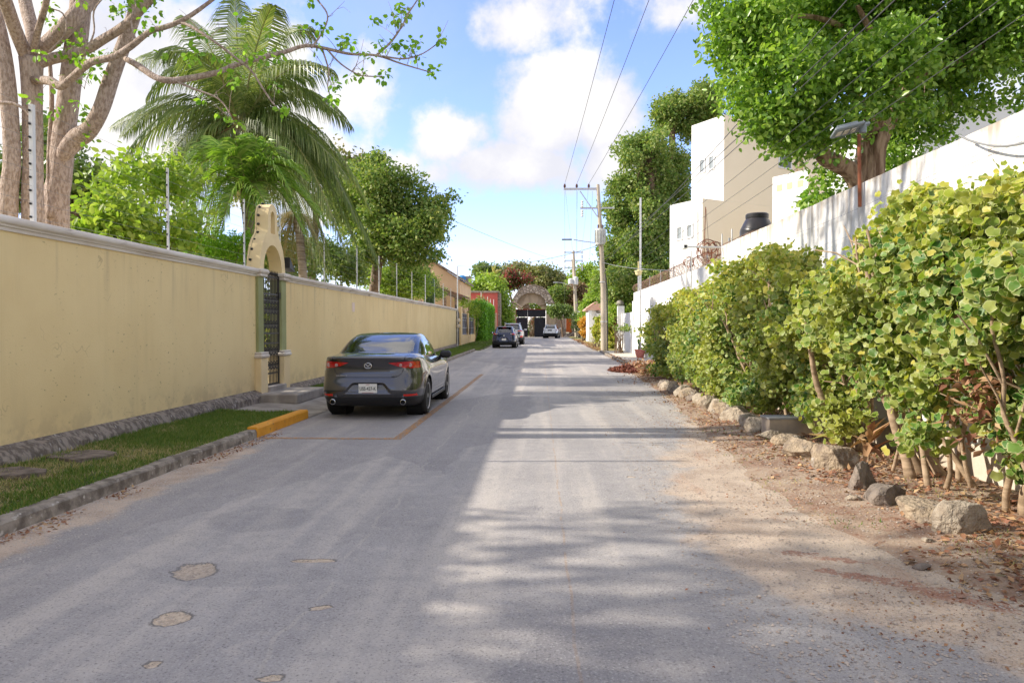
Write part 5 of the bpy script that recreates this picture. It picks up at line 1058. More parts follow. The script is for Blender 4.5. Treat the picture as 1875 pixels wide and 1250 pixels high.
# --- white SUV
white = carpaint('white_paint', (0.75, 0.75, 0.74), .0, .3)
WC_ = dict(SC_); WC_.update(tail=[[(.76, .88), (.87, .88), (.87, 1.14), (.74, 1.14)]], rwin=(1.16, .60, .56, 1.46, 1.3), refl=[], seam=[[(.68, 1.1), (.66, .62), (0, .60)]], cladz=.60, recess=(.3, .86, 1.0))
s3_ = empty('white_suv', (1.10, 85.5, H(86)), 'white SUV with dark lower bumper standing in front of the dark gate', 'car', 'cars parked along the street', rz=math.radians(-7))
car(s3_, scaleK(hatchK(4.3, .91, 1.5, 0), 1.66/1.5), .04, 4.3, WC_, white, M['glass_d'], M['glass_d']); extras(s3_, .91, .98, .09, .2, 1.19, (.5, 1.60, white), roofz=1.63, rails=(.60, 1.70, M['galv']), plate=False, badge=False)
MB().obox((0, .07, .97), (.26, .012, .06)).build('number_plate', mat('dark_plate', (0.10, 0.10, 0.11)), s3_, local=True)

# ================================================================ FAR LEFT
ld = empty('metal_door', (WX-.2, 51, H(51)), 'dark metal gate leaf with curved top at the end of the far yellow wall', 'gate')
q = MB(); q.box(WX-.16, WX-.10, 50.05, 52.45, H(51)+.02, 2.62); q.build('leaf', mat('door_dark', (0.10, 0.10, 0.11), rough=.5), ld)
q = MB(); q.tube([(WX-.08, 50.1+i*.23, 2.62+.62*math.sin(PI/2*(1-i/10))) for i in range(11)], .03, 5)
for i in range(12): q.box(WX-.10, WX-.06, 50.1+i*.2, 50.13+i*.2, .4, 2.62+.55*math.sin(PI/2*(1-i/11)))
for z in (.5, 1.4, 2.5): q.box(WX-.10, WX-.055, 50.05, 52.45, z, z+.05)
q.build('door_frame', M['iron'], ld)
fn = empty('panel_fence', (WX, 59, H(59)), 'cream walled fence with dark mesh panels between the metal door and the clipped hedge', 'fence')
cream = mat('cream_paint', (0.82, 0.60, 0.30), (0.76, 0.55, 0.27), 2, .85)
q = MB(); q.box(WX-.35, WX+.05, 52.5, 53.4, .1, 3.15, .01); q.build('post', cream, fn)
for y in (58.6, 64.7): MB().box(WX-.25, WX+.0, y-.22, y+.22, .1, 2.85, .01).build('post', cream, fn)
q = MB(); q.box(WX-.25, WX-.02, 53.4, 64.5, .1, 1.05); q.build('low_wall', cream, fn)
for a, c_ in ((53.45, 58.35), (58.85, 64.45)):
    q = MB(); q.box(WX-.17, WX-.14, a, c_, 1.07, 2.75); q.build('mesh_panel', mat('panel_dark', (0.09, 0.09, 0.11), rough=.6), fn)
    q = MB()
    for z in (1.08, 1.6, 2.2, 2.4, 2.72): q.box(WX-.14, WX-.10, a, c_, z, z+.03)
    q.build('rail', M['galv'], fn)
# service mast with meters
ms = empty('service_mast', (WX+.12, 49.7, H(50)), 'tall thin steel service mast with two round meters at the end of the yellow wall', 'mast'); q = MB(); q.tube([(WX+.12, 49.7, .1), (WX+.12, 49.7, P(836, 487, 49.7).z)], .04, 8); q.build('mast_pole', M['galv'], ms)
for z in (1.75, 2.15): MB().lathe((WX+.2, 49.55, z), [(.13, .10), (.13, -.03), (.10, -.08), (.02, -.09)], 14, 'Y').build('meter', M['coping'], ms)
# hedge
hd = empty('clipped_hedge', (-5.6, 72, H(72)), 'tall clipped bright green hedge between the panelled fence and the pink wall', 'hedge')
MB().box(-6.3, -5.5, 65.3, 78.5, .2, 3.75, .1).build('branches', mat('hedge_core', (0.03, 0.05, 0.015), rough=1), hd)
rng = np.random.default_rng(5); n = 15000; fx = rng.uniform(size=n); X = np.where(fx < .55, -5.32+.1*rng.normal(size=n)*.6, rng.uniform(-6.4, -5.25, n)); Y = rng.uniform(65, 78.8, n); Z = rng.uniform(.35, 3.9, n)
top_ = (fx > .85); Z = np.where(top_, 3.95+.12*rng.normal(size=n), Z); end = (fx > .55) & (fx <= .85); Y = np.where(end, 65+.15*rng.normal(size=n), Y); bul = .25*np.sin(Y*.6)+.12*fbm(Y, Z, .7, 3); X = np.where(fx < .55, X+bul, X)
leafmesh('foliage', np.stack([X, Y, Z], -1), rng.uniform(.10, .2, n), rng.normal(size=(n, 3)), rng.normal(size=(n, 3))+np.array([.6, -.5, .5]), 'kite', M['lf_clip'], hd, 1.2)
bush('trailing_vine', 'yellow green vine spilling over the dark mesh panels', 60, [(845, 551, 10, 10, -6, .5), (862, 570, 4, 22, 0, .4), (856, 556, 7, 8, -2, .4), (874, 572, 5, 24, 4, .5)], M['lf_light'], 110, 10, .15, .16, 61, cat='vine')
bush('garden_foliage', 'green foliage rising behind the clipped hedge near the pink round head', 68, [(878, 556, 12, 12, 0, .8), (868, 560, 10, 10, 0, .8)], M['lf_mid'], 80, 10, .2, .2, 62)
# ball on hedge (pink round finial)
q = MB(); q.lathe(P(867, 559, 66), [(.001, -.34), (.2, -.27), (.32, -.1), (.33, .06), (.22, .25), (.001, .33)], 18); tag(q.build('round_finial', mat('pink_plaster', (0.72, 0.27, 0.22), (0.62, 0.22, 0.18), 4), smooth=True), 'pink round finial ball standing above the mesh panel fence', 'ornament')
# peach house
ph = empty('peach_house', (-8.6, 58, H(58)), 'peach painted house with a sloping dark edged tiled roof behind the posts', 'house'); peach = mat('peach_wall', (0.80, 0.56, 0.33), (0.74, 0.50, 0.29), .8, .85)
prof = [(-13, 0), (-6.5, 0), (-6.5, P(842, 512, 57).z), (P(792, 480, 57).x, P(792, 480, 57).z), (P(745, 484, 57).x, P(745, 484, 57).z), (-13, 6.2)]
q = MB(); q.prism(prof, lambda p: (p[0], 57, p[1]), lambda p: (p[0], 66, p[1])); q.build('wall', peach, ph)
q = MB(); r0 = [prof[2], prof[3], prof[4], prof[5]]
for a, c_ in zip(r0[:-1], r0[1:]):
    q.prism([(a[0]+.25*(a is r0[0]), a[1]+.03-.12*(a is r0[0])), (a[0]+.25*(a is r0[0]), a[1]+.21-.12*(a is r0[0])), (c_[0], c_[1]+.21), (c_[0], c_[1]+.03)], lambda p: (p[0], 56.7, p[1]), lambda p: (p[0], 66.2, p[1]))
q.build('roof', mat('roof_dark_edge', (0.16, 0.10, 0.07), (0.35, 0.26, 0.18), 3), ph)
# pergola
pg = empty('wooden_pergola', (-7.0, 54, H(54)), 'weathered timber lean-to roof on posts in front of the peach house', 'pergola'); wood = mat('weathered_wood', (0.33, 0.23, 0.16), (0.15, 0.10, 0.07), 4, .9, stretch=(1, .3, 3))
A_ = P(795, 523, 54); B_ = P(850, 541, 52.5)
q = MB(); q.prism([(A_.x, A_.z), (A_.x, A_.z-.12), (B_.x, B_.z-.12), (B_.x, B_.z)], lambda p: (p[0], 51.6, p[1]), lambda p: (p[0], 56.5, p[1])); q.build('roof', mat('old_tiles', (0.30, 0.15, 0.10), (0.12, 0.08, 0.06), 6, .9), pg)
for y in (51.7, 54, 56.4):
    q = MB(); q.prism([(A_.x, A_.z-.14), (A_.x, A_.z-.38), (B_.x-.1, B_.z-.38), (B_.x-.1, B_.z-.14)], lambda p: (p[0], y, p[1]), lambda p: (p[0], y+.12, p[1])); q.build('beam', wood, pg)
for x, y in ((A_.x+.2, 51.8), (A_.x+1.1, 51.8), (B_.x-.5, 51.8), (A_.x+.5, 56)): MB().box(x-.12, x+.12, y-.1, y+.1, .1, B_.z-.2).build('post', wood, pg)
for u, y in ((800, 51), (812, 51)): pass
# red building + poles
rb = empty('red_building', (-7, 82, H(82)), 'coral red painted building with a weathered flat roof behind the hedge', 'building'); red_m = mat('red_wall', (0.75, 0.17, 0.13), (0.66, 0.14, 0.11), 1, .8)
x0 = P(845, 540, 80).x; x1 = P(911, 540, 80).x; zt = P(880, 536, 80).z
q = MB(); q.box(x0-4, x1, 80, 88, .2, zt); q.build('wall', red_m, rb); q = MB(); q.box(x0-4, x1+.15, 79.8, 88.2, zt, zt+.22); q.build('roof', mat('roof_slab', (0.45, 0.38, 0.30), (0.25, 0.2, 0.15), 3), rb)
q = MB(); q.box(x1+.003, x1+.30, 80.2, 88, .2, zt-.02); q.build('side_wall', mat('rubble_wall', (0.42, 0.34, 0.27), (0.22, 0.17, 0.13), 6, .95, bscale=8, bd=.05), rb)
for i, (u, v) in enumerate(((868, 548), (873, 545), (881, 535), (886, 544), (893, 543), (898, 547), (904, 548))):
    p = P(u, v, 78.9+i*.1); e_ = tag(MB().tube([(p.x, p.y, .3), p], .035, 6).build('white_pole', M['whitemetal']), 'thin white pole standing behind the hedge, one of seven before the red building', 'pole', 'thin white poles before the red building')
# pink wall
pw = MB(); pw.box(-6.4, P(912, 580, 82).x+.0, 79.4, 79.75, .2, P(900, 573, 79.5).z); tag(pw.build('pink_wall', mat('pink_wall_m', (0.78, 0.48, 0.36), (0.70, 0.42, 0.32), 1)), 'short salmon pink wall at the end of the clipped hedge', 'wall')
# trees left middle distance
def ftree(name, label, Y, u0, lst, m, ncl, per, cs, size, seed, v0=None, **kw):
    b_ = P(u0, 600, Y); return tree(name, label, (b_.x, Y, H(Y)), kw.pop('r', .18), P(lst[0][0], lst[0][1]+lst[0][3]*.6, Y), BL(Y, lst), m, M['bark_dark'], ncl, per, cs, size, seed, **kw)
ftree('light_green_tree', 'bright light green tree beside the red building in front of the stone arch', 84, 905, [(880, 528, 26, 22, 0, 2), (915, 540, 24, 26, 0, 2), (923, 570, 15, 30, 0, 1.5), (900, 520, 22, 20, 1, 2), (862, 535, 16, 14, 3, 1.5), (927, 590, 10, 18, 0, 1)], M['lf_light'], 520, 18, .35, .35, 71)
ftree('dark_round_tree', 'dark green tree standing highest above the yellow palm, left of the arch', 118, 895, [(893, 500, 20, 20, 0, 3), (910, 510, 18, 22, 0, 3), (880, 505, 10, 10, 0, 2)], M['lf_dark'], 360, 18, .5, .5, 72)
ftree('bougainvillea', 'crimson flowering bougainvillea above the left of the stone arch', 104, 950, [(930, 508, 14, 16, 0, 2), (955, 510, 18, 9, 0, 2), (923, 520, 10, 12, 0, 1.5), (942, 520, 14, 9, 0, 1.5)], M['lf_red'], 330, 18, .35, .32, 73)
ftree('distant_tree', 'olive green tree behind the top of the stone arch', 116, 975, [(985, 520, 30, 30, 0, 3), (955, 500, 26, 18, 3, 3), (1005, 515, 22, 28, 0, 3), (1020, 530, 20, 26, 0, 3), (940, 497, 20, 14, 3, 3)], M['lf_olive'], 700, 18, .5, .45, 74)
ftree('distant_tree', 'mid green tree on the skyline to the right of the stone arch', 125, 1030, [(1020, 515, 22, 14, 0, 3), (1045, 530, 18, 26, 0, 3)], M['lf_dark'], 260, 18, .5, .5, 75)
ftree('distant_tree', 'fresh green feathery tree behind the twin utility poles', 110, 1075, [(1080, 505, 22, 22, 0, 2.5), (1060, 520, 18, 26, 0, 2.5), (1095, 530, 20, 40, 0, 2.5), (1070, 550, 22, 24, 0, 2)], M['lf_light'], 380, 18, .4, .42, 76)
ftree('brown_tree', 'tree with brown withered foliage between the arch and the twin poles', 101, 1045, [(1043, 548, 14, 20, 0, 1.5), (1068, 540, 18, 22, 0, 2), (1052, 530, 14, 14, 0, 1.5)], M['lf_brownish'], 300, 18, .3, .32, 78)
ftree('distant_tree', 'green shrubby tree directly right of the stone arch above the orange door', 100, 1025, [(1020, 545, 14, 18, 0, 1.5), (1032, 540, 12, 14, 0, 1.5), (1010, 535, 10, 12, 0, 1.2)], M['lf_mid'], 240, 18, .3, .3, 79)
ftree('gate_tree', 'small round green tree in front of the stone wall beside the orange door', 95, 1031, [(1026, 566, 18, 13, 0, 1.2), (1011, 570, 9, 10, 0, 1), (1040, 567, 10, 11, 0, 1)], M['lf_dark'], 300, 18, .22, .24, 80, r=.12)
Yp = 92; c4 = P(904, 512, Yp); fl = [(878, 520, 500, 0), (885, 505, 495, .5), (900, 490, 495, 0), (915, 495, 498, .5), (930, 520, 500, 0), (922, 535, 505, 0), (890, 530, 505, 0), (908, 484, 500, 0)]
palm('yellow_palm', 'yellowing palm in front of the dark tree left of the arch', (c4.x, Yp, H(Yp)), c4, fpx(Yp, 904, 512, fl, rp), 30, .8, M['lf_yellowp'], 16, .14, wid=.12, droop=.6)
# blue tank
bt = empty('blue_tank', P(846, 513, 95), 'small blue water tank on a pale rooftop behind the peach house', 'water tank'); c_ = P(846, 516, 95); MB().lathe((c_.x, c_.y, c_.z-.3), [(.55, 0), (.55, .9), (.3, 1.15), (.01, 1.2)], 16).build('tank', mat('tank_blue', (0.06, 0.25, 0.55)), bt)
q = MB(); cc_ = P(852, 522, 95); q.box(cc_.x-2.2, cc_.x+1.5, 94.5, 97, .3, cc_.z); tag(q.build('pale_house', M['bwhite']), 'small white rooftop block glimpsed between the peach house and the light green tree', 'house')
q = MB(); c5 = P(851, 513, 96); q.box(c5.x-.3, c5.x+.9, 95.2, 96.5, cc_.z, c5.z+.5); tag(q.build('roof_shed', M['conc']), 'small grey block beside the blue water tank on the white rooftop', 'roof block')
# ================================================================ STONE ARCH GATE
YG = 98; K = 1/FP*YG; gz = lambda v: P(970, v, YG).z; gxx = lambda u: P(u, 600, YG).x; z0 = H(YG)-.1
ag = empty('stone_arch_gateway', (gxx(972), YG, H(YG)), 'large rustic stone arch with a plastered recess at the end of the street', 'gateway')
m, nt, out = NM('rubble_masonry'); g = G(nt); co = g.coord(); vo = g.n('ShaderNodeTexVoronoi'); vo.inputs['Scale'].default_value = 2.6; g.l(co, vo.inputs['Vector']); ve = g.n('ShaderNodeTexVoronoi', feature='DISTANCE_TO_EDGE'); ve.inputs['Scale'].default_value = 2.6; g.l(co, ve.inputs['Vector'])
sp_ = g.n('ShaderNodeSeparateColor'); g.l(vo.outputs['Color'], sp_.inputs[0]); c = g.mix(sp_.outputs[0], (0.30, 0.23, 0.18), (0.62, 0.53, 0.44)); c = g.mix(g.ramp(ve.outputs['Distance'], 0, .06, 1, 0), c, (0.16, 0.12, 0.09)); g.bsdf(out, c, .95, bump=g.ramp(ve.outputs['Distance'], 0, .12), bd=.1, bs=1); M['rubble'] = m
plast = mat('old_plaster', (0.62, 0.50, 0.36), (0.46, 0.36, 0.26), 1.2, .95, c3=(0.25, 0.18, 0.13), s3=2.5, l3=.62, stretch=(1, 1, .5))
def av(pts): return [(gxx(u), gz(v)) for u, v in pts]
outer = av([(935, 560), (939, 548), (945, 538), (952, 529), (960, 524), (970, 522), (980, 522), (992, 525), (1001, 531), (1007, 540), (1012, 550), (1018, 558)]); inn = av([(1003, 558), (998, 550), (990, 541), (978, 537), (965, 537), (956, 541), (949, 549), (945, 560)])
o = plate('arch_band', outer+inn, [], YG-.4, YG-1.2, M['rubble'], ag, False)
for v in o.data.vertices: x, y, z = v.co; v.co = (y, x, z)
o.data.flip_normals()
# inner plaster ring and jambs
inn2 = av([(1000, 640), (1000, 563), (992, 552), (985, 545), (976, 543), (966, 543), (957, 546), (951, 553), (945, 565), (945, 640)])
out2 = av([(925, 640), (925, 566), (934, 561), (944, 557), (949, 549), (956, 541), (965, 537), (978, 537), (990, 541), (998, 550), (1004, 559), (1016, 559), (1016, 640)])
q = MB()
nn_ = [(925, 640), (925, 566), (938, 560), (944.5, 560), (944.5, 640)]; q.prism(av(nn_), lambda p: (p[0], YG-.6, p[1]), lambda p: (p[0], YG+.3, p[1])); q.build('jamb', plast, ag); q = MB(); nn_ = [(1000, 640), (1000, 560), (1008, 560), (1018, 572), (1018, 640)]; q.prism(av(nn_), lambda p: (p[0], YG-.6, p[1]), lambda p: (p[0], YG+.3, p[1])); q.build('jamb', plast, ag)
q = MB(); q.prism(av([(950, 565), (943, 560), (949, 549), (956, 541), (965, 537), (978, 537), (990, 541), (998, 550), (1003, 566), (993, 566), (988, 560), (980, 555), (966, 555), (958, 560), (953, 566)]), lambda p: (p[0], YG-.38, p[1]), lambda p: (p[0], YG-.1, p[1])); q.build('plaster_vault', plast, ag, fix=True)
for i in range(5):
    q = MB(); q.prism(av([(985+i*3.4, 560-i*1), (987+i*3.4, 560-i*1), (997+i*2.6, 549+i*2.4), (995+i*2.6, 548+i*2.4)]), lambda p: (p[0], YG-.75, p[1]), lambda p: (p[0], YG-.45, p[1])); q.build('brace', plast, ag)
for uv in ((983, 545), (1006, 560)): pass
for a_, b_ in (((936, 556), (953, 566)), ((940, 552), (956, 563))):
    q = MB(); q.tube([P(a_[0], a_[1], YG-1.3), P(b_[0], b_[1], YG-1.3)], .14, 5); q.build('brace', plast, ag)
dg_ = empty('dark_gate', (gxx(972), YG-.2, H(YG)), 'dark slatted double gate standing partly open under the stone arch', 'gate'); dm = mat('gate_dark_slats', (0.03, 0.032, 0.045), (0.02, 0.02, 0.03), 3, .5, bscale=None)
def slat(u0, u1, v0, v1, name):
    q = MB(); zb, zt_ = gz(v1), gz(v0); n = max(2, int((zt_-zb)/.16)); x0, x1 = gxx(u0), gxx(u1)
    q.box(x0, x1, YG-.18, YG-.14, zb, zt_)
    for i in range(n): z = zb+(zt_-zb)*(i+.5)/n; q.box(x0+.03, x1-.03, YG-.24, YG-.18, z-.055, z+.055)
    q.box(x0, x0+.08, YG-.26, YG-.18, zb, zt_); q.box(x1-.08, x1, YG-.26, YG-.18, zb, zt_); q.build(name, dm, dg_)
slat(945.5, 966, 567, 580, 'transom_panel'); slat(966.2, 999, 567, 580, 'transom_panel'); slat(946, 966.5, 581, 618, 'gate_leaf'); slat(978.5, 999, 581, 618, 'gate_leaf')
q = MB(); q.box(gxx(944.2), gxx(945.6), YG-.3, YG-.1, z0, gz(567)); q.box(gxx(944.2), gxx(999.6), YG-.3, YG-.1, gz(567), gz(566)); q.build('gate_frame', mat('rust_red', (0.45, 0.10, 0.04)), dg_)
q = MB()
for k in range(7): a = k*.9; e = P(963+7*math.cos(a), 560+6*math.sin(a), YG); q.tube(bez(P(958+k*2, 567, YG), P(960+k, 552, YG), e, 5), .07, 5)
tag(q.build('bare_vine', M['bark_shrub'], smooth=True), 'bare twisted vine stems over the top of the dark gate', 'vine')
bush('gate_foliage', 'green and reddish foliage seen above the dark gate inside the arch', 101, [(975, 558, 14, 10, 0, 1), (990, 562, 10, 8, 0, 1), (958, 560, 9, 8, 0, 1), (972, 545, 12, 8, 2, 1)], M['lf_mid'], 240, 12, .2, .22, 90)
bush('garden_shrub', 'garden shrub with red blooms seen through the opening of the dark gate', 108, [(976, 588, 5, 7, 0, 1)], M['lf_red'], 50, 12, .2, .22, 91)
bush('garden_shrub', 'shaded green shrub behind the left leaf of the dark gate opening', 110, [(970, 600, 12, 26, 0, 1), (985, 598, 12, 26, 0, 1), (950, 600, 16, 26, 3, 1)], M['lf_dark'], 240, 12, .2, .26, 92)
# end walls either side
ew = empty('rubble_wall', (gxx(1035), YG, H(YG)), 'rough stone wall right of the arch holding the orange door', 'wall')
q = MB(); q.box(gxx(1018)+.003, gxx(1036), YG-.5, YG-.1, z0, gz(578)); q.box(gxx(1047), gxx(1075), YG-.5, YG-.1, z0, gz(577)); q.box(gxx(1036), gxx(1047), YG-.5, YG-.1, gz(583), gz(577)); q.build('wall_body', mat('end_wall', (0.52, 0.40, 0.33), (0.38, 0.28, 0.22), 1.5, .95, bscale=6, bd=.05), ew)
q = MB(); q.box(gxx(1010), gxx(1036), YG-.62, YG-.5, z0, gz(600)); q.box(gxx(1047), gxx(1075), YG-.62, YG-.5, z0, gz(601)); q.box(gxx(1019), gxx(1052), YG-1.6, YG-.62, z0, gz(610)); q.build('stone_base', M['rubble'], ew)
od = MB(); od.box(gxx(1036)+.02, gxx(1047)-.02, YG-.42, YG-.34, gz(608), gz(583)); odm = od.build('orange_door', mat('orange_wood', (0.75, 0.17, 0.02), (0.55, 0.11, 0.02), 3, .6, stretch=(4, 1, .4))); tag(odm, 'bright orange wooden door in the stone wall right of the arch', 'door')
lw = empty('rubble_wall', (gxx(925), YG, H(YG)), 'stone and plaster wall with small brown hatches left of the dark gate', 'wall')
q = MB(); q.box(gxx(900), gxx(925)-.003, YG-.5, YG-.1, z0, gz(560)); q.build('wall_body', M['rubble'], lw)
for u in (923, 938): q = MB(); q.box(gxx(u), gxx(u+5), YG-.72, YG-.615, gz(589), gz(583)); q.build('hatch', mat('hatch_brown', (0.13, 0.05, 0.03)), lw)
MB().box(gxx(1000), gxx(1016), YG+.4, YG+.8, z0, gz(600)).build('wall_return', plast, lw)
# ================================================================ RIGHT SIDE
RX = 4.5
tw = empty('tall_white_wall', (RX, 10, 0), 'tall white rendered wall with brown stained top behind the variegated hedge', 'wall')
b = MB(); ys = [-7]+list(np.arange(-6, 17.9, .4))+[17.85]; V = []; 
for y in ys:
    zt = 3.66+.02*noise.noise(Vector((y*1.3, 0, 0)))
    V += [(RX, y, -.1), (RX, y, zt-.01), (RX+.03, y, zt), (RX+.22, y, zt-.005), (RX+.25, y, zt-.02), (RX+.25, y, -.1)]
F = [(i*6+k, (i+1)*6+k, (i+1)*6+(k+1) % 6, i*6+(k+1) % 6) for i in range(len(ys)-1) for k in range(6)]; F.append(tuple(range(6))); F.append(tuple((len(ys)-1)*6+k for k in range(5, -1, -1)))
o = meshobj('wall_body', V, F, M['white_wall'], tw)
q = MB(); q.box(RX-.035, RX-.001, -6, 17.8, 0, .42, .01); q.build('wall_base', mat('base_render', (0.62, 0.55, 0.45), (0.5, 0.42, 0.33), 1.5, .9, bscale=20, bd=.01), tw)
rw = empty('white_wall', (5.1, 28, H(28)), 'white wall topped with coiled razor wire beyond the tall stained wall', 'wall')
q = MB(); q.box(5.0, 5.2, 17.9, 38.5, .0, 3.5); q.build('wall_body', M['white_wall2'], rw)
q = MB(); q.box(4.93, 5.0, 38.1, 38.5, .1, 3.05); q.box(4.9, 5.0, 31.8, 32.2, .1, 3.0); q.build('buttress', M['white_wall2'], rw)
rw2 = empty('white_wall', (5.1, 42, H(42)), 'low white wall beside the pavement and potted cactus', 'wall')
q = MB(); q.box(4.97, 5.17, 38.51, 44, .1, P(1150, 572, 40).z); q.build('wall_body', M['white_wall2'], rw2)
q = MB(); q.box(4.75, 5.15, 44.0, 44.4, .1, P(1140, 560, 44).z); q.box(4.70, 5.2, 43.97, 44.45, 1.15, 1.24); q.build('pier', M['white_wall2'], rw2)
# razor wire coil
rz = empty('razor_wire', (5.1, 28, 3.6), 'rusty coiled razor wire along the top of the white wall, held by short posts', 'razor wire')
q = MB(); pts = []
for i in range(1700): t = i/1700; a = i*2*PI/17; pts.append((5.1+.21*math.cos(a), 17.0+21.3*t+.1*math.sin(a*.37), 3.73+.21*math.sin(a)))
q.tube(pts, .005, 3, cap=False); pts = [(5.1+.2*math.cos(i*.37+1), 17.2+21*i/1500, 3.72+.2*math.sin(i*.37+1)) for i in range(1500)]; q.tube(pts, .004, 3, cap=False)
q.build('coil', mat('dull_rust', (0.30, 0.18, 0.13)), rz, fix=False)
for y in (19.5, 22, 24.5, 27.5, 30.5, 33.5, 36.5): MB().box(5.08, 5.12, y-.02, y+.02, 3.45, 4.05).build('wire_post', M['galv'], rz)
rz2 = empty('wire_tangle', (4.7, 17.8, 3.8), 'rusty barbed wire rolled into a tangle at the far end of the tall white wall', 'barbed wire')
q = MB()
for j, (u, v, ru, rv) in enumerate(((1291, 462, 12, 20), (1300, 460, 14, 17), (1310, 456, 12, 14), (1296, 452, 16, 14), (1262, 480, 8, 10))):
    for k in range(3):
        c_ = P(u, v, 18.2+.1*k); r = ru/FP*18.2; r2 = rv/FP*18.2; q.tube([c_+Vector((r*math.cos(t)*(1+.1*k), .12*math.sin(2*t+k), r2*math.sin(t)*(1-.1*k))) for t in np.linspace(0, 6.5, 26)], .008, 3, cap=False)
q.build('coil', M['rust'], rz2, fix=False)
for u, v0, v1 in ((1322, 470, 428), (1340, 455, 419), (1266, 520, 459), (1257, 500, 468)): a_ = P(u, v0, 18.0); c_ = P(u, v1, 18.0); q = MB(); q.tube([a_-Vector((0, 0, .3)), c_], .018, 5); q.build('wire_post', M['galv'], rz2)
# thin antenna on wall tangle (guyed rod)
q = MB(); q.tube([P(1289, 470, 18.6), P(1292, 379, 18.6)], .012, 5); q.tube([P(1299, 470, 18.6), P(1293, 383, 18.6)], .006, 4); q.tube([P(1278, 470, 18.7), P(1278, 388, 18.7)], .012, 5); tag(q.build('thin_mast', M['rust']), 'thin rusty rod with guy wires rising from the barbed wire tangle', 'mast')
# cctv camera on bracket
cc = empty('security_camera', P(1258, 452, 17.5), 'small white security camera on a horizontal arm at the end of the tall wall', 'camera'); a_ = P(1256, 452, 17.5); c_ = P(1320, 452.5, 17.8)
q = MB(); q.tube([a_, c_], .022, 6); q.build('arm', M['galv'], cc); q = MB(); q.obox(a_-Vector((.03, .02, 0)), (.055, .10, .05), bev=.01); o = q.build('housing', M['whitemetal'], cc); MB().lathe(a_-Vector((.03, .12, 0)), [(.035, 0), (.03, -.02), (.001, -.01)], 12, 'Y').build('lens', M['black'], o)
# hanging cable on wall
q = MB(); q.tube([P(u, v, (RX-.03)/((u-990)/FP)) for u, v in ((1757, 248), (1775, 257), (1800, 264), (1830, 268), (1860, 265), (1900, 255), (2000, 225))], .012, 6, smoothn=4); tag(q.build('hanging_cable', M['wire_l'], smooth=True), 'grey cable sagging over the top right of the tall white wall', 'cable')
# fine wires along wall face
q = MB(); q.tube([(RX-.06, 17.8, 3.33), (RX-.07, 12, 3.25), (RX-.06, 8, 3.36), (RX-.05, 3, 3.52)], .003, 3, cap=False, smoothn=4); q.tube([(RX-.06, 17.8, 3.05), (RX-.10, 13, 2.9), (RX-.06, 9.2, 2.98), (RX-.08, 8.2, 3.1)], .003, 3, cap=False, smoothn=4); tag(q.build('wall_wire', M['wire_l'], fix=False), 'two hair thin wires running across the face of the tall white wall', 'wire')
# rebars
for i, (u, v0, v1) in enumerate(((1746, 256, 227), (1753, 252, 228), (1760, 250, 228), (1768, 246, 226))):
    a_ = P(u, v0+6, 7.15); c_ = P(u+1, v1, 7.15); q = MB(); q.tube([Vector((RX+.12, a_.y, 3.6)), Vector((RX+.12, a_.y, c_.z))], .008, 5); tag(q.build('rebar', M['rust']), 'short rusty rebar sticking out of the tall wall top, one of a row of four', 'rebar', 'rusty rebars on the wall top')
# solar street lamp on rusty pole
lp = empty('floodlight', (4.64, 10.1, 3.66), 'grey flat floodlight with three lenses on a rusty pole atop the tall white wall', 'street lamp'); yl = 10.1; zt = P(1573, 246, yl).z; xl = P(1573, 246, yl).x
q = MB(); q.tube([(xl+.02, yl, 3.3), (xl, yl, zt)], .026, 8); q.build('pole', M['rust'], lp)
hc = P(1552, 238, yl); R_ = Matrix.Rotation(math.radians(-10), 3, 'Y') @ Matrix.Rotation(math.radians(22), 3, 'X') @ Matrix.Rotation(math.radians(14), 3, 'Z')
Rt = Matrix.Rotation(math.radians(-14), 3, 'Y') @ Matrix.Rotation(math.radians(-16), 3, 'X') 
hm = mat('lamp_grey', (0.22, 0.25, 0.27), rough=.45); q = MB(); q.obox(hc, (.21, .12, .022), bev=.012, M=Rt); q.obox(hc+Rt @ Vector((-.02, 0, .035)), (.15, .10, .02), bev=.01, M=Rt); q.obox(hc+Rt @ Vector((.24, 0, .01)), (.07, .035, .02), bev=.008, M=Rt); hd_ = q.build('lamp_head', hm, lp)
MB().lathe(Vector((xl+.05, yl, zt+.03)), [(.045, -.01), (.05, .08), (.045, .10)], 14).build('photocell', hm, lp)
for k in (-1, 0, 1): q = MB(); q.obox(hc+Rt @ Vector((-.03+.10*k, 0, -.026)), (.036, .055, .006), bev=.005, M=Rt); q.build('lens', M['coping'], hd_)
# water tank
wt = empty('water_tank', P(1386, 430, 21), 'round black plastic water tank showing above the tall white wall', 'water tank'); c_ = P(1386, 430, 21); k_ = 21/FP
q = MB(); q.lathe((c_.x, c_.y, c_.z-.9), [(29*k_, 0), (30*k_, .1), (30*k_, .9), (29.5*k_, .93), (30*k_, .96), (29*k_, 1.06), (21*k_, 1.32), (19*k_, 1.36), (19*k_, 1.40)], 28); q.build('tank', mat('tank_black', (0.02, 0.02, 0.022), (0.035, 0.03, 0.03), 3, .35), wt, smooth='auto')
q = MB(); q.lathe((c_.x, c_.y, c_.z+.44), [(19.5*k_, .02), (20*k_, .05), (20*k_, .14), (18*k_, .17), (.01, .19)], 28); q.build('lid', M['black'], wt, smooth='auto')
q = MB(); q.box(c_.x-.8, c_.x+2.4, c_.y-.8, c_.y+1.4, 0, c_.z-.9); tag(q.build('flat_roofed_shed', M['white_wall2']), 'white rendered utility block under the black water tank behind the tall wall', 'building')
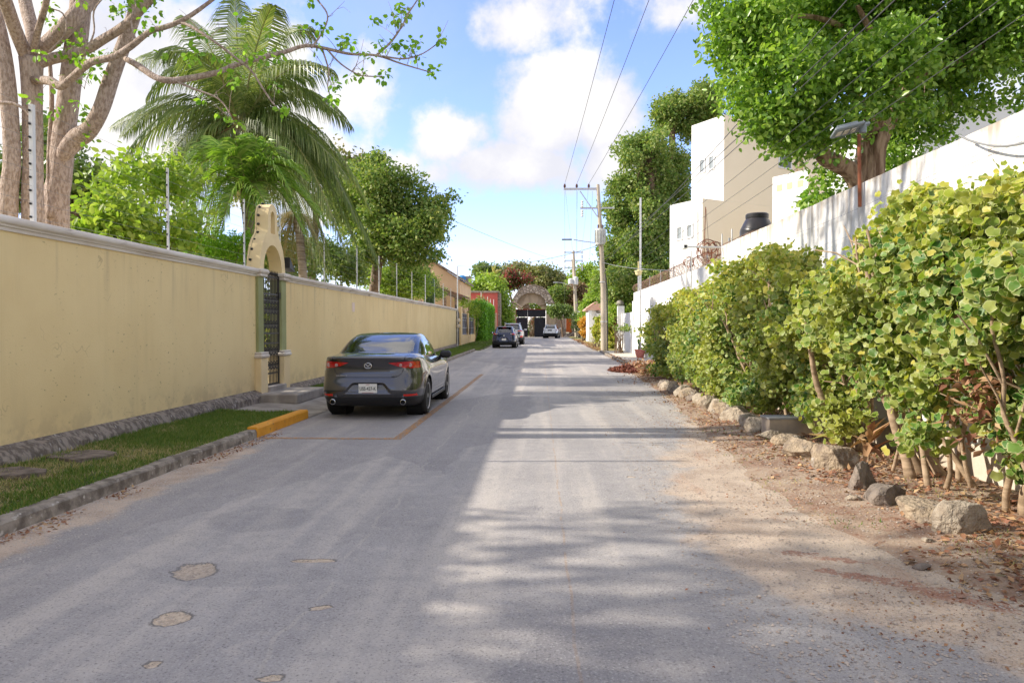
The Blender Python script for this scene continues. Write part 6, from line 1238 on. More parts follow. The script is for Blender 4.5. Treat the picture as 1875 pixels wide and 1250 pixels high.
# ---------------- rotated white building
bd = empty('white_building', (9, 33, 0), 'tall modern white and beige cubic house rising behind the right hand walls', 'building'); C0 = Vector((8.12, 32, 0)); dv = Vector((-.525, .851, 0)); ev = Vector((.851, .525, 0))
def BP(t, s, z): return C0+dv*t+ev*s+Vector((0, 0, z))
def bblock(name, t0, t1, s0, s1, z0, z1, mA, mB, org=None):
    """face along d (street side) in mA, faces along e in mB"""
    f = (lambda t, s, z: (org or C0)+dv*t+ev*s+Vector((0, 0, z)))
    V = [f(t0, s0, z0), f(t1, s0, z0), f(t1, s1, z0), f(t0, s1, z0), f(t0, s0, z1), f(t1, s0, z1), f(t1, s1, z1), f(t0, s1, z1)]
    F = [(0, 1, 5, 4), (3, 0, 4, 7), (1, 2, 6, 5), (2, 3, 7, 6), (4, 5, 6, 7), (3, 2, 1, 0)]; 
    import bmesh
    o = meshobj(name, V, F, [mA, mB], bd, mi=[0, 1, 0, 1, 0, 0]); bm = bmesh.new(); bm.from_mesh(o.data); bmesh.ops.recalc_face_normals(bm, faces=bm.faces); bm.to_mesh(o.data); bm.free(); return o
ztop = P(1320, 210, 32).z; zm = P(1320, 366, 32).z; zl = P(1282, 363, 33.1).z
bblock('upper_block', 0, 2.03, 0, 10.5, P(1282, 363, 31.33).z+.004, ztop, M['bwhite'], M['bbeige']); bblock('lower_block', 0, 2.07, -1.273, 9, 0, P(1282, 363, 31.33).z, M['bwhite'], M['bbeige'])
def bwin(t, z, w, h, s=None, so=0):
    f = (lambda a, b_, zz: BP(a, b_, zz)); q = MB(); fr = MB()
    if s is None:
        for a0, a1, b0, b1, mk in ((t-w/2, t+w/2, z-h/2, z+h/2, q),):
            mk.prism([(a0, b0), (a1, b0), (a1, b1), (a0, b1)], lambda p: BP(p[0], so-.012, p[1]), lambda p: BP(p[0], so+.05, p[1]))
        tk = .07
        for a0, a1, b0, b1 in ((t-w/2-tk, t-w/2, z-h/2-tk, z+h/2+tk), (t+w/2, t+w/2+tk, z-h/2-tk, z+h/2+tk), (t-w/2, t+w/2, z+h/2, z+h/2+tk), (t-w/2, t+w/2, z-h/2-tk, z-h/2)):
            fr.prism([(a0, b0), (a1, b0), (a1, b1), (a0, b1)], lambda p: BP(p[0], so-.05, p[1]), lambda p: BP(p[0], so+.0, p[1]))
    else:
        q.prism([(s-w/2, z-h/2), (s+w/2, z-h/2), (s+w/2, z+h/2), (s-w/2, z+h/2)], lambda p: BP(t-.012, p[0], p[1]), lambda p: BP(t+.05, p[0], p[1]))
        for a0, a1, b0, b1 in ((s-w/2-.06, s-w/2, z-h/2-.06, z+h/2+.06), (s+w/2, s+w/2+.06, z-h/2-.06, z+h/2+.06), (s-w/2, s+w/2, z+h/2, z+h/2+.06), (s-w/2, s+w/2, z-h/2-.06, z-h/2)):
            fr.prism([(a0, b0), (a1, b0), (a1, b1), (a0, b1)], lambda p: BP(t-.04, p[0], p[1]), lambda p: BP(t, p[0], p[1]))
    o = fr.build('window', M['whitemetal'], bd); q.build('pane', mat('pane_glass', (0.30, 0.33, 0.33), rough=.1, spec=.8) if s is None else mat('pane_dark', (0.10, 0.12, 0.10), rough=.15, spec=.8), o)
def tz(u, v, s=0):
    """street face coordinates from the picture"""
    k = (u-990)/FP; cx, cy = C0.x+.851*s, C0.y+.525*s; t = (cx-k*cy)/(.525+.851*k); p = P(u, v, cy+.851*t); return t, p.z
for (u, v) in ((1282, 304), (1298.5, 298)): t, z = tz(u, v); bwin(t, z, .24, 21*C0.y/FP)
for (u, v) in ((1242, 427), (1260, 423)): t, z = tz(u, v, -1.273); bwin(t, z, .26, 20*C0.y/FP, so=-1.273)
s_w = 3.9; bwin(0, P(1428, 297, 34).z, 1.0, .62, s=s_w) if False else None
kk = (1428-990)/FP; s_w = (kk*C0.y-C0.x)/(.851-.525*kk); bwin(0, P(1428, 297, C0.y+.525*s_w).z, .78, .52, s=s_w)
# chimney strip
# second box
b2 = Vector((10.33, 28.0, 0)); z2 = P(1470, 310, 28).z; old = bd
bd = empty('white_box_annex', (11.8, 32, 0), 'low white cubic annex with small square openings near its top, left of the ficus trunk', 'building')
bblock('wall', 0, 1.70, 0, 3.2, 0, z2, M['bwhite'], M['bbeige'], b2)
for i in range(3):
    t_ = 1.36-i*.5; q = MB(); q.prism([(t_-.13, z2-.62), (t_+.13, z2-.62), (t_+.13, z2-.36), (t_-.13, z2-.36)], lambda p: b2+dv*p[0]+ev*(-.012)+Vector((0, 0, p[1])), lambda p: b2+dv*p[0]+ev*.05+Vector((0, 0, p[1]))); q.build('opening', mat('opening_tan', (0.62, 0.47, 0.28)), bd)
q = MB(); q.prism([(.9, z2-.60), (1.5, z2-.60), (1.5, z2-.34), (.9, z2-.34)], lambda p: b2+ev*p[0]+dv*(-.012)+Vector((0, 0, p[1])), lambda p: b2+ev*p[0]+dv*.05+Vector((0, 0, p[1]))); q.build('opening', mat('opening_tan2', (0.75, 0.60, 0.38)), bd)
bd = old
q = MB(); kk = (1452-990)/FP; s_l = (kk*C0.y-C0.x)/(.851-.525*kk); zb_ = P(1452, 320, 34.5).z; zt_ = P(1452, 290, 34.5).z
for s__ in (s_l-.18, s_l+.18): q.tube([BP(-.08, s__, zb_-.6), BP(-.08, s__, zt_)], .02, 5)
for i in range(5): z = zb_-.4+i*.25; q.tube([BP(-.08, s_l-.18, z), BP(-.08, s_l+.18, z)], .018, 5)
q.build('wall_ladder', mat('ladder_orange', (0.65, 0.35, 0.15)), old)
# house behind ficus
q = MB(); pA = P(1690, 230, 20); pB = P(1850, 195, 24); q.prism([(pA.x, 20), (pA.x+6, 23), (pA.x+5, 27), (pA.x-1, 24)], lambda p: (p[0], p[1], 0), lambda p: (p[0], p[1], P(1800, 190, 21.5).z)); tag(q.build('white_house', M['bwhite']), 'plain white house block behind the ficus at far right', 'house')
# ---------------- ficus
fb = P(1592, 345, 13.6); fr_ = empty('ficus_tree', (fb.x, 13.6, 0), 'huge leafy ficus with a thick twisted trunk overhanging the tall white wall', 'tree'); q = MB()
def tk(pp, Y, ww, dy, n=12, rg=.22): o_, r_ = px(pp, Y, ww, dy); q.tube(o_, r_, n, smoothn=5, rough=rg)
Yf = 13.6
tk([(1590, 620), (1590, 420), (1592, 330), (1596, 270), (1615, 225), (1645, 170), (1660, 110), (1670, 40), (1690, -60)], Yf, [64, 54, 48, 44, 42, 34, 28, 24, 18], [0, 0, 0, 0, .1, .1, 0, 0, 0], 18, .35)
tk([(1572, 420), (1576, 340), (1580, 290), (1590, 230)], Yf-.15, [22, 20, 16, 12], [0] * 4, 8); tk([(1608, 420), (1606, 330), (1602, 280), (1612, 240)], Yf-.2, [22, 16, 14, 10], [0] * 4, 8)
tk([(1585, 350), (1560, 316), (1530, 298), (1508, 285), (1503, 262), (1495, 235), (1470, 200)], Yf, [38, 32, 30, 26, 24, 20, 12], [0, -.1, -.3, -.4, -.5, -.6, -.8], 14, .3)
tk([(1600, 240), (1590, 200), (1604, 160), (1620, 130), (1600, 70), (1570, 10)], Yf-.3, [26, 18, 18, 16, 12, 8], [0, -.1, -.2, -.3, -.5, -.6], 10); tk([(1612, 225), (1580, 190), (1540, 140), (1480, 90)], Yf-.2, [20, 16, 12, 6], [0, -.3, -.8, -1.2], 8); tk([(1640, 180), (1700, 130), (1760, 110), (1830, 60)], Yf, [26, 18, 14, 8], [0, -.3, -.5, -.8], 8)
tk([(1622, 130), (1560, 60), (1480, 30), (1400, 40)], Yf, [14, 12, 9, 5], [0, -.3, -.6, -1], 8)
for i in range(14):
    u = rp.uniform(1430, 1760); v = rp.uniform(60, 250); y = Yf+rp.uniform(-1, 1); q.tube([P(u, v, y), P(u+rp.uniform(-8, 8), v+rp.uniform(30, 70), y)], .006, 4, cap=False)
q.build('trunk', M['bark_fic'], fr_, smooth=True, fix=False)
fl_ = [(1395, 70, 80, 100, -1, 1.4), (1450, -10, 110, 90, 0, 1.8), (1420, 180, 75, 70, -1, 1.1), (1405, 225, 46, 30, -1, .8), (1530, 20, 110, 80, .3, 1.8), (1520, 160, 75, 65, -.6, 1.2), (1450, 230, 60, 45, -1, .8), (1640, 20, 110, 90, 0, 2), (1740, 60, 110, 90, 0, 2), (1700, 150, 80, 50, .2, 1.2), (1790, 110, 80, 60, -.4, 1.3), (1840, 20, 90, 90, -1, 2), (1900, 100, 60, 80, 0, 1.5), (1660, 210, 70, 50, 1, 1), (1640, 270, 60, 48, 1.4, .8), (1600, -80, 160, 80, 0, 2.5), (1520, 340, 30, 44, .4, .6), (1500, 210, 36, 30, -.8, .6), (1590, 110, 60, 60, -1.2, .8), (1760, 190, 50, 30, 0, .8), (1362, 130, 34, 60, -1, .8), (1352, 40, 40, 60, -1, .8), (1362, 200, 22, 30, -1, .5), (1330, 0, 40, 50, -1, .8), (1760, -60, 120, 60, 0, 2), (1600, 150, 50, 55, -1.8, .6), (1655, 110, 60, 60, -1.7, .6), (1560, 230, 40, 34, -1.5, .5), (1650, 190, 40, 26, -1.5, .4), (1640, 215, 34, 26, -1.3, .4), (1545, 270, 26, 22, -1.3, .35), (1530, 380, 34, 30, .6, .5), (1475, 270, 40, 22, -.6, .5)]
def fclip(C):
    return ~((C[:, 0] < 5.0) & (C[:, 2] < 3.8))
crown('crown', BL(Yf, fl_), 5600, 14, .15, .108, M['lf_ficus'], fr_, 301, 'oval', .5, up=.4, width=1.0, droop=.35, clip=fclip)
# papaya-like sprig
bush('wall_plant', 'lobed leaf plant peeping over the tall wall just right of the annex', 15.4, [(1480, 371, 18, 9, 0, .25), (1496, 366, 10, 6, 0, .2)], M['lf_bright'], 14, 6, .07, .22, 302, shape='oval', cat='plant')
# trees behind the white building
ftree('tall_green_tree', 'tall dark green tree mass between the utility pole and the white building', 46, 1200, [(1190, 260, 40, 36, 0, 2), (1165, 300, 44, 50, 0, 2), (1210, 330, 55, 60, 1, 2), (1145, 370, 36, 50, 0, 2), (1200, 400, 60, 60, 0, 2), (1160, 440, 50, 60, 0, 2), (1215, 460, 50, 60, 0, 2), (1135, 330, 20, 20, 0, 1), (1180, 500, 60, 50, -1, 2), (1240, 330, 36, 60, 2, 2), (1125, 400, 22, 30, 0, 1.2)], M['lf_mid'], 3000, 18, .2, .2, 81, r=.35, shell=.6)
ftree('tall_green_tree', 'taller tree crown rising behind the top left of the white building', 50, 1240, [(1230, 200, 34, 34, 0, 2), (1270, 185, 36, 30, 0, 2), (1300, 175, 22, 22, 0, 1.5), (1250, 225, 44, 30, 0, 2), (1290, 205, 30, 26, 0, 2), (1215, 225, 22, 24, 0, 1.2)], M['lf_mid'], 1000, 18, .2, .2, 82, r=.3)
q = MB()
for pp in ([(1237, 285), (1234, 250), (1229, 220)], [(1262, 195), (1252, 210), (1246, 225)]): q.tube([P(u, v, 47) for u, v in pp], [.12, .10, .06], 6, smoothn=3)
ftree('leafy_tree', 'dense green tree around the base of the near utility pole right side', 50, 1125, [(1128, 470, 26, 40, 0, 1.6), (1140, 520, 34, 36, 0, 1.6), (1120, 540, 18, 34, 0, 1.2), (1150, 560, 22, 24, 0, 1.2), (1105, 500, 10, 26, 0, .8), (1110, 455, 12, 20, 0, .8)], M['lf_mid'], 900, 16, .2, .22, 83)
ftree('leafy_tree', 'lighter green tree filling the gap behind the near utility pole left side', 75, 1080, [(1085, 550, 16, 26, 0, 1.6), (1075, 575, 10, 14, 0, 1.2), (1095, 520, 12, 24, 0, 1.2)], M['lf_light'], 280, 16, .3, .32, 84)
ftree('leafy_tree', 'ivy green tree between the tall pole and the low white wall', 46.5, 1140, [(1122, 565, 14, 12, -1, .6), (1118, 582, 8, 9, -2, .5), (1148, 575, 10, 16, -1, .6)], M['lf_light'], 130, 12, .14, .17, 85, r=.06)
q = MB(); p_ = P(1130, 470, 60); q.box(p_.x-.3, p_.x+4, 60, 64, 0, P(1130, 455, 60).z); tag(q.build('pale_building', M['bwhite']), 'pale building glimpsed through the leaves beside the near utility pole', 'building')
# ---------------- utility poles and wires
up = empty('utility_pole', (3.86, 43.4, H(43.4)), 'tall concrete utility pole with transformer and crossarms, nearest of the right side', 'utility pole'); X0, Y0 = 3.86, 43.4; ztp = P(1093, 338, Y0).z
q = MB(); q.tube([(X0, Y0, .0), (X0-.05, Y0, 4), (X0-.4, Y0, ztp)], [.20, .17, .10], 12); q.build('shaft', M['pole'], up, smooth='auto')
xt = X0-.4
q = MB(); a_ = P(1032, 346, Y0); c_ = P(1098, 346, Y0); q.obox((a_+c_)/2, ((c_.x-a_.x)/2, .05, .06)); a2 = P(1062, 381, Y0+.1); c2_ = P(1125, 381, Y0+.1); q.obox((a2+c2_)/2, ((c2_.x-a2.x)/2, .04, .045)); q.build('crossarm', M['galv'], up)
q = MB(); q.tube([P(1062, 350, Y0-.08), P(1094, 397, Y0-.08)], .035, 5); q.build('brace', M['galv'], up)
tops = []
for u in (1034, 1056, 1078): p_ = P(u, 343, Y0); MB().lathe(p_, [(.03, -.05), (.05, 0), (.09, .04), (.05, .07), (.09, .10), (.05, .13), (.06, .19), (.001, .2)], 10).build('insulator', M['ins'], up); tops.append(p_+Vector((0, 0, .2)))
for u, v in ((1066, 373), (1066, 390)): MB().lathe(P(u, v, Y0), [(.03, -.25), (.09, -.18), (.04, -.1), (.09, -.03), (.04, .05), (.09, .12), (.03, .2)], 10).build('insulator', M['whitemetal'], up)
trx = P(1099, 433, Y0-.35); q = MB(); q.lathe(trx, [(.01, -.5), (.27, -.49), (.29, -.45), (.29, .42), (.25, .47), (.01, .5)], 20)
for i in range(8): a = PI+i*PI/7; q.obox(trx+Vector((.31*math.cos(a), .31*math.sin(a), 0)), (.03, .008, .38), rz=a)
q.build('transformer', mat('transformer_paint', (0.62, 0.62, 0.58), (0.5, 0.5, 0.46), 4, .5), up, smooth='auto')
for dx in (-.12, .12): MB().lathe(trx+Vector((dx, 0, .5)), [(.04, 0), (.06, .05), (.03, .1), (.06, .15), (.02, .22)], 8).build('bushing', M['ins'], up)
q = MB(); q.tube([(xt+.2, Y0-.1, P(0, 451, Y0).z), P(1070, 442, Y0-.1), P(1050, 438.5, Y0-.1)], .03, 6, smoothn=3); o = q.build('lamp_arm', M['galv'], up); q = MB(); q.obox(P(1038, 438.5, Y0-.1), (.32, .10, .045), bev=.03); q.build('lamp_head', hm, o)
q = MB(); q.tube([(X0+.22, Y0, .1), (X0+.17, Y0, 4), (xt+.22, Y0, 7)], .035, 6); q.build('conduit', M['wire'], up)
q = MB(); q.lathe((X0-.02, Y0, 2.0), [(.215, -.03), (.215, .03)], 12, cap=False); q.lathe((X0-.1, Y0, 4.4), [(.19, -.03), (.19, .03)], 12, cap=False); q.build('band', M['galv'], up)
# drops
q = MB()
for u0, u1 in ((1034, 1034), (1057, 1055), (1085, 1080)): q.tube([P(u0, 350, Y0), P(u1, 470 if u0 > 1034 else 560, Y0+45 if u0 == 1034 else Y0)], .008, 3, cap=False)
q.build('drop_wire', M['wire_l'], up, fix=False)
def sag(a, b_, s, n=14):
    a, b_ = Vector(a), Vector(b_); return [a.lerp(b_, i/n)-Vector((0, 0, s*4*(i/n)*(1-i/n))) for i in range(n+1)]
for i, (tp, u) in enumerate(zip(tops, (1127, 1192, 1275))):
    p_ = P(u, 0, 18.4); dr = (p_-tp); e_ = tp+dr*2.1; e_.z = p_.z+.3; q = MB(); q.tube(sag(tp, (e_.x, -8, tp.z+.3), .35), .010, 4, cap=False); tag(q.build('power_line', M['wire'], fix=False), ['left', 'middle', 'right'][i]+' high power line rising from the crossarm out of the top of the frame', 'wire', 'high power lines')
    q = MB(); q.tube(sag(tp, (4.3+.4*i, 92, 10.6), .5), .008, 3, cap=False); tag(q.build('power_line', M['wire_l'], fix=False), ['left', 'middle', 'right'][i]+' high line strung between the near pole and the twin far poles', 'wire', 'high lines between poles')
lows = [(463, 1600, 0, .009), (475, 1610, 10, .008), (484, 1535, 0, .009), (500, 1650, 60, .005), (512, 1660, 110, .004), (524, 1670, 150, .004)]
nm = ['uppermost', 'second', 'third', 'fourth', 'fifth', 'lowest']
for i, (v0, u1, v1, r) in enumerate(lows):
    a_ = P(1102, v0, Y0); a_.x = X0-.15; p_ = P(u1, v1, 4.15/((u1-990)/FP)); dd = (p_-a_); e_ = a_+dd*((-8-a_.y)/dd.y); q = MB(); q.tube([a_+dd*((-8-a_.y)/dd.y)*k/16-Vector((0, 0, .5*math.sin(PI*min(1, k/16*1.3))*(.6 if k/16*1.3 < 1 else 0))) for k in range(17)], r, 5, cap=False)
    tag(q.build('telephone_cable', M['wire'], fix=False), nm[i]+' of the six low cables sloping from the near pole across the white building', 'wire', 'low cables from the near pole')
q = MB(); q.tube(sag(P(1100, 448, Y0), P(838, 487, 49.7), .45), .016, 4, cap=False); tag(q.build('service_cable', M['wire'], fix=False), 'black service cable crossing the street from the pole to the thin mast', 'wire')
q = MB(); q.tube(sag(P(1045, 482, 92), P(810, 395, 35), .3), .012, 3, cap=False); tag(q.build('service_cable', M['wire_l'], fix=False), 'faint cable from the round crowned tree to the twin far poles', 'wire')
q = MB(); q.tube(sag(P(1103, 480, Y0), P(1230, 495, 20), .1), .01, 3, cap=False); q.build('drop_wire', M['wire_l'], up, fix=False)
# twin far poles
Y1 = 92; tp_ = empty('utility_pole', (P(1055, 600, Y1).x, Y1, H(Y1)), 'twin far concrete utility poles with crossarms and two transformers near the stone wall', 'utility pole')
q = MB(); q.tube([P(1056, 618, Y1), P(1050, 459, Y1)], [.27, .16], 10); q.build('shaft', M['pole'], tp_, smooth='auto'); q = MB(); q.tube([P(1060, 618, Y1+.6), P(1048, 475, Y1+.6)], [.22, .16], 10); q.build('shaft', M['pole'], tp_, smooth='auto')
q = MB(); 
for v in (462, 477, 490): a_ = P(1033, v, Y1); c_ = P(1067, v, Y1); q.obox((a_+c_)/2, ((c_.x-a_.x)/2, .07, .06))
q.build('crossarm', M['galv'], tp_)
for u in (1034, 1066):
    for v in (462, 470, 478, 487, 493): MB().lathe(P(u, v, Y1), [(.05, -.2), (.12, -.1), (.06, 0), (.12, .1), (.05, .2)], 8).build('insulator', M['whitemetal'], tp_)
for u, v, h_2 in ((1054, 514, .5), (1045, 515, .35)): MB().lathe(P(u, v, Y1-.4), [(.01, -h_2), (.33, -h_2+.02), (.33, h_2-.1), (.2, h_2), (.01, h_2+.05)], 14).build('transformer', M['whitemetal'], tp_, smooth='auto')
q = MB(); q.tube([P(1048, 524, Y1-.2), P(1030, 518, Y1-.2), P(1021, 517, Y1-.2)], .045, 5); o = q.build('lamp_arm', M['galv'], tp_); q = MB(); q.obox(P(1017, 517, Y1-.2), (.3, .12, .06)); q.build('lamp_head', M['galv'], o)
# antenna pole and yellow lamp
an = empty('antenna_pole', P(1173, 500, 34), 'tall bare steel pole standing by the razor wire wall', 'pole'); q = MB(); q.tube([(P(1173, 500, 34).x, 34, .1), P(1173, 362, 34)], .045, 8); q.build('pole_tube', M['galv'], an)
yl_ = empty('globe_lamp', P(1169, 500, 33.5), 'small pale yellow lantern with a thin finial above the razor wire', 'lamp'); p_ = P(1169, 500, 33.5); MB().lathe(p_, [(.06, -.12), (.13, -.08), (.16, .05), (.19, .07), (.18, .12), (.03, .15), (.03, .5), (.05, .53), (.001, .55)], 12).build('lantern', mat('lantern_cream', (0.75, 0.65, 0.35)), yl_, smooth='auto'); MB().tube([(p_.x, p_.y, 3.3), (p_.x, p_.y, p_.z-.1)], .03, 6).build('stem', M['galv'], yl_)
# distant right: gatehouse, fence with finials
gh = empty('gatehouse', (P(1090, 600, 62).x, 62, H(62)), 'little white gatehouse with a terracotta tiled roof beyond the near utility pole', 'house'); Yg = 62
q = MB(); a_ = P(1078, 600, Yg); c_ = P(1112, 600, Yg); q.box(a_.x, c_.x, Yg, Yg+4, .2, P(1080, 567, Yg).z); q.build('wall', M['bwhite'], gh)
q = MB(); zr = P(1080, 568, Yg).z; q.prism([(a_.x-.3, zr), (c_.x+.3, zr), (c_.x+.3, zr+.12), (c_.x-.3, zr+.75), (a_.x+.6, zr+.75), (a_.x-.3, zr+.12)], lambda p: (p[0], Yg-.3, p[1]), lambda p: (p[0], Yg+4.3, p[1])); q.build('roof', mat('terracotta', (0.60, 0.34, 0.25), (0.62, 0.42, 0.32), 5, .9), gh)
q = MB(); q.box(a_.x-.05, a_.x+.25, Yg-.25, Yg, .2, zr); q.build('pier', M['bwhite'], gh)
wf_ = empty('white_fence_wall', (4.9, 52, H(52)), 'white garden wall with piers and round stone finials behind the near utility pole', 'wall')
q = MB(); q.box(5.0, 5.2, 44.42, 75, .2, 1.9); q.build('wall_body', M['bwhite'], wf_)
for y in (45.6, 50.5, 56, 62, 68): q = MB(); q.box(4.85, 5.25, y-.2, y+.2, .2, 2.75, .01); q.box(4.8, 5.3, y-.25, y+.25, 2.75, 2.85, .01); q.build('pier', M['bwhite'], wf_); q = MB(); q.lathe((5.05, y, 3.12), [(.08, -.27), (.08, -.22), (.2, -.15), (.27, 0), (.22, .16), (.1, .25), (.001, .27)], 14); q.build('finial', M['conc'], wf_, smooth='auto')
bush('croton_bush', 'bright orange and yellow croton bush beside the white gatehouse', 66, [(1070, 600, 8, 14, 0, .6), (1069, 588, 6, 6, 0, .4), (1073, 610, 6, 7, 0, .4)], M['lf_croton'], 120, 12, .14, .2, 401)
bush('variegated_shrub', 'yellow and red leaved shrub directly behind the base of the near pole', 46, [(1118, 610, 13, 26, 0, .5), (1126, 580, 9, 14, 0, .5), (1122, 628, 12, 10, 0, .4)], M['lf_hedgey'], 200, 12, .12, .15, 402, shape='round6'); bush('red_leaf_shrub', 'small red leaved plant beside the white pier at the near pole', 45, [(1127, 592, 7, 12, 0, .3)], M['lf_red'], 40, 10, .1, .14, 403)
bush('variegated_shrub', 'narrow yellow green shrub left of the near pole base', 50, [(1094, 606, 5, 20, 0, .4), (1096, 590, 5, 8, 0, .3)], M['lf_hedgey'], 70, 12, .12, .16, 404, shape='round6')
bush('agave_plant', 'grey green drooping plant between the gatehouse and the twin poles', 84, [(1060, 585, 6, 20, 0, .5), (1066, 580, 9, 22, 2, .6), (1052, 590, 4, 20, 0, .4)], M['lf_dark'], 130, 12, .2, .25, 405)
bush('hanging_sprig', 'small leafy sprig growing out over the low white wall', 39, [(1140, 600, 10, 7, 0, .4), (1128, 600, 6, 5, 0, .3)], M['lf_mid'], 30, 10, .1, .13, 406)
# pot + cactus
pt = empty('cactus_pot', (4.75, 34, H(34)+.1), 'pink plastic flower pot holding a prickly pear cactus on the pavement', 'flower pot'); zz = H(34)+.1; xx = P(1172, 650, 34).x
q = MB(); q.lathe((xx, 34, zz), [(.001, 0), (.15, .0), (.17, .03), (.235, .22), (.24, .33), (.265, .335), (.265, .39), (.235, .395), (.22, .34), (.001, .33)], 24); q.build('pot', mat('pot_pink', (0.68, 0.24, 0.19), (0.60, 0.20, 0.16), 3, .5), pt, smooth='auto')
cs = empty('cactus', (xx, 34, zz+.33), 'green prickly pear cactus growing in the pink pot', 'cactus'); q = MB()
for dx, dz, rx_, rz_, t in ((-.03, .16, .075, .17, .05), (-.07, .42, .06, .15, -.15), (.10, .10, .09, .06, .6), (-.02, .05, .05, .1, 0)):
    Rr = Matrix.Rotation(t, 3, 'Y'); base = len(q.v)
    pf = [(rx_*math.sin(a)*.99+.001, -rz_*math.cos(a)) for a in np.linspace(0, PI, 9)]; q.lathe((0, 0, 0), pf, 12); 
    for k in range(base, len(q.v)): v_ = Rr @ Vector((q.v[k][0], q.v[k][1]*.35, q.v[k][2])); q.v[k] = tuple(v_+Vector((xx+dx, 34, zz+.33+dz)))
q.build('pads', mat('cactus_pad', (0.16, 0.26, 0.08), (0.10, 0.18, 0.05), 8), cs, smooth=True)
# leaf pile
rng = np.random.default_rng(8); n = 3500; th = rng.uniform(0, 6.28, n); rr = rng.uniform(0, 1, n)**.5; pc = P(1167, 680, 25.5); X = pc.x-.1+rr*np.cos(th)*.85; Y = 26+rr*np.sin(th)*1.3; Z = Hn(Y)+.02+rng.uniform(0, 1, n)*.20*(1-rr**1.5)
tag(leafmesh('leaf_pile', np.stack([X, Y, Z], -1), rng.uniform(.08, .17, n), rng.normal(size=(n, 3))*np.array([1, 1, .5]), rng.normal(size=(n, 3))*.6+np.array([0, 0, 1]), 'fold', leafmat('leaf_pile_red', [(0.11, 0.04, 0.03), (0.21, 0.065, 0.045), (0.30, 0.12, 0.08)], trans=.1, rough=.8), None, 1.0), 'heap of dark red dry leaves at the near end of the pavement slab', 'leaf pile', kind='stuff')
n = 900; Y = rng.uniform(27, 38, n); X = 3.70-.22*np.clip((Y-27)/5, 0, 1)*0+rng.normal(size=n)*.10-.02; Z = Hn(Y)+.02+rng.uniform(0, .08, n)
tag(leafmesh('fallen_leaves', np.stack([X, Y, Z], -1), rng.uniform(.06, .14, n), rng.normal(size=(n, 3))*np.array([1, 1, .4]), rng.normal(size=(n, 3))*.5+np.array([0, 0, 1]), 'fold', M['lf_dryred']), 'dry red brown leaves lining the edge of the pavement slab', 'leaf litter', kind='stuff')
q = MB(); q.obox((4.15, 26.2, .24), (.42, .05, .28), rz=.35, bev=.01); 
# ---------------- rocks
def rock(x, y, sx_, sy, sz, m, label, seed, z=None, tilt=0, name='rock', rz=0, flat=0):
    import bmesh
    bm = bmesh.new(); bmesh.ops.create_icosphere(bm, subdivisions=4, radius=1); R = Matrix.Rotation(rz, 3, 'Z') @ Matrix.Rotation(tilt, 3, 'Y')
    rg = random.Random(seed); pl = [(Vector([rg.gauss(0, 1) for _ in range(3)]).normalized(), rg.uniform(.42, .85)) for _ in range(16)]+[(Vector((0, 0, 1)), .78)]
    for v in bm.verts:
        p = v.co.copy()
        for nv, d in pl:
            k = p.dot(nv)-d
            if k > 0: p -= nv*k*.97
        p *= 1.18*(1+.07*noise.fractal(p*4+Vector((seed, 0, 0)), 1.0, 2.0, 5))
        v.co = R @ Vector((p.x*sx_, p.y*sy, p.z*sz))
    me = bpy.data.meshes.new(name); bm.to_mesh(me); bm.free(); me.materials.append(m); me.polygons.foreach_set('use_smooth', np.ones(len(me.polygons), dtype=bool)); o = bpy.data.objects.new(name, me); COL.objects.link(o)
    o.location = (x, y, (bz(x, y) if z is None else z)+sz*.24); autosmooth(o, 20); return tag(o, label, 'rock', 'stones edging the planting bed')
def GB(u, v):
    d = ray(u, v); y = 6.0
    for _ in range(30): 
        z = H(y)+.06; t = (z-CAM.z)/d.z; y = (CAM+d*t).y
    p = CAM+d*t; return p.x, p.y
R1 = [(1775, 975, 45, 38, M['rock_w'], 'large pale blocky rock at the near end of the stone edging', 1, .0, 0), (1705, 950, 52, 26, M['rock'], 'long rounded tan rock, second from the near end of the stone edging', 5, 0, .2), (1632, 920, 44, 32, M['rock_g'], 'dark grey slanted slab, third rock from the near end', 9, .35, .4), (1580, 896, 32, 36, M['rock_g'], 'dark grey upright slab, fourth rock from the near end', 12, .3, .2), (1525, 860, 45, 30, M['rock'], 'rough tan boulder just beyond the two dark slabs', 16, .1, -.4), (1487, 838, 36, 28, M['rock'], 'tan pitted boulder between the rough boulder and the concrete block', 20, 0, -.3), (1448, 815, 26, 18, M['rock'], 'smaller ochre rock in front of the concrete block', 22, 0, 0), (1412, 803, 26, 10, M['rock_w'], 'flat pale stone at the left foot of the concrete block', 23, 0, 0), (1390, 790, 30, 17, M['rock_w'], 'pale knobbly rock left of the concrete block', 24, 0, 0)]
for (u, v, ru, rv, m_, lb, sd, tl, rz_) in R1:
    x, y = GB(u, v); k = y/FP; o = rock(x, y+ru*k*.3, ru*k*1.08, ru*k*.85, rv*k*1.15, m_, lb, sd, tilt=tl, rz=rz_)
N_ = 15; ordn = ['first', 'second', 'third', 'fourth', 'fifth', 'sixth', 'seventh', 'eighth', 'ninth', 'tenth', 'eleventh', 'twelfth', 'thirteenth', 'fourteenth', 'fifteenth']
for i in range(N_):
    t = i/(N_-1); u = 1368+(1213-1368)*t**.8; v = 778+(705-778)*t**.8; x, y = GB(u, v); s_ = rnd.uniform(.85, 1.15); rock(x, y, .20*s_, .30*s_, .19*s_, [M['rock'], M['rock_w'], M['rock_g']][i % 3 if i % 5 else 1], ordn[i]+' stone of the low tan row leading away from the pale knobbly rock', 40+i, rz=rnd.uniform(-.5, .5))
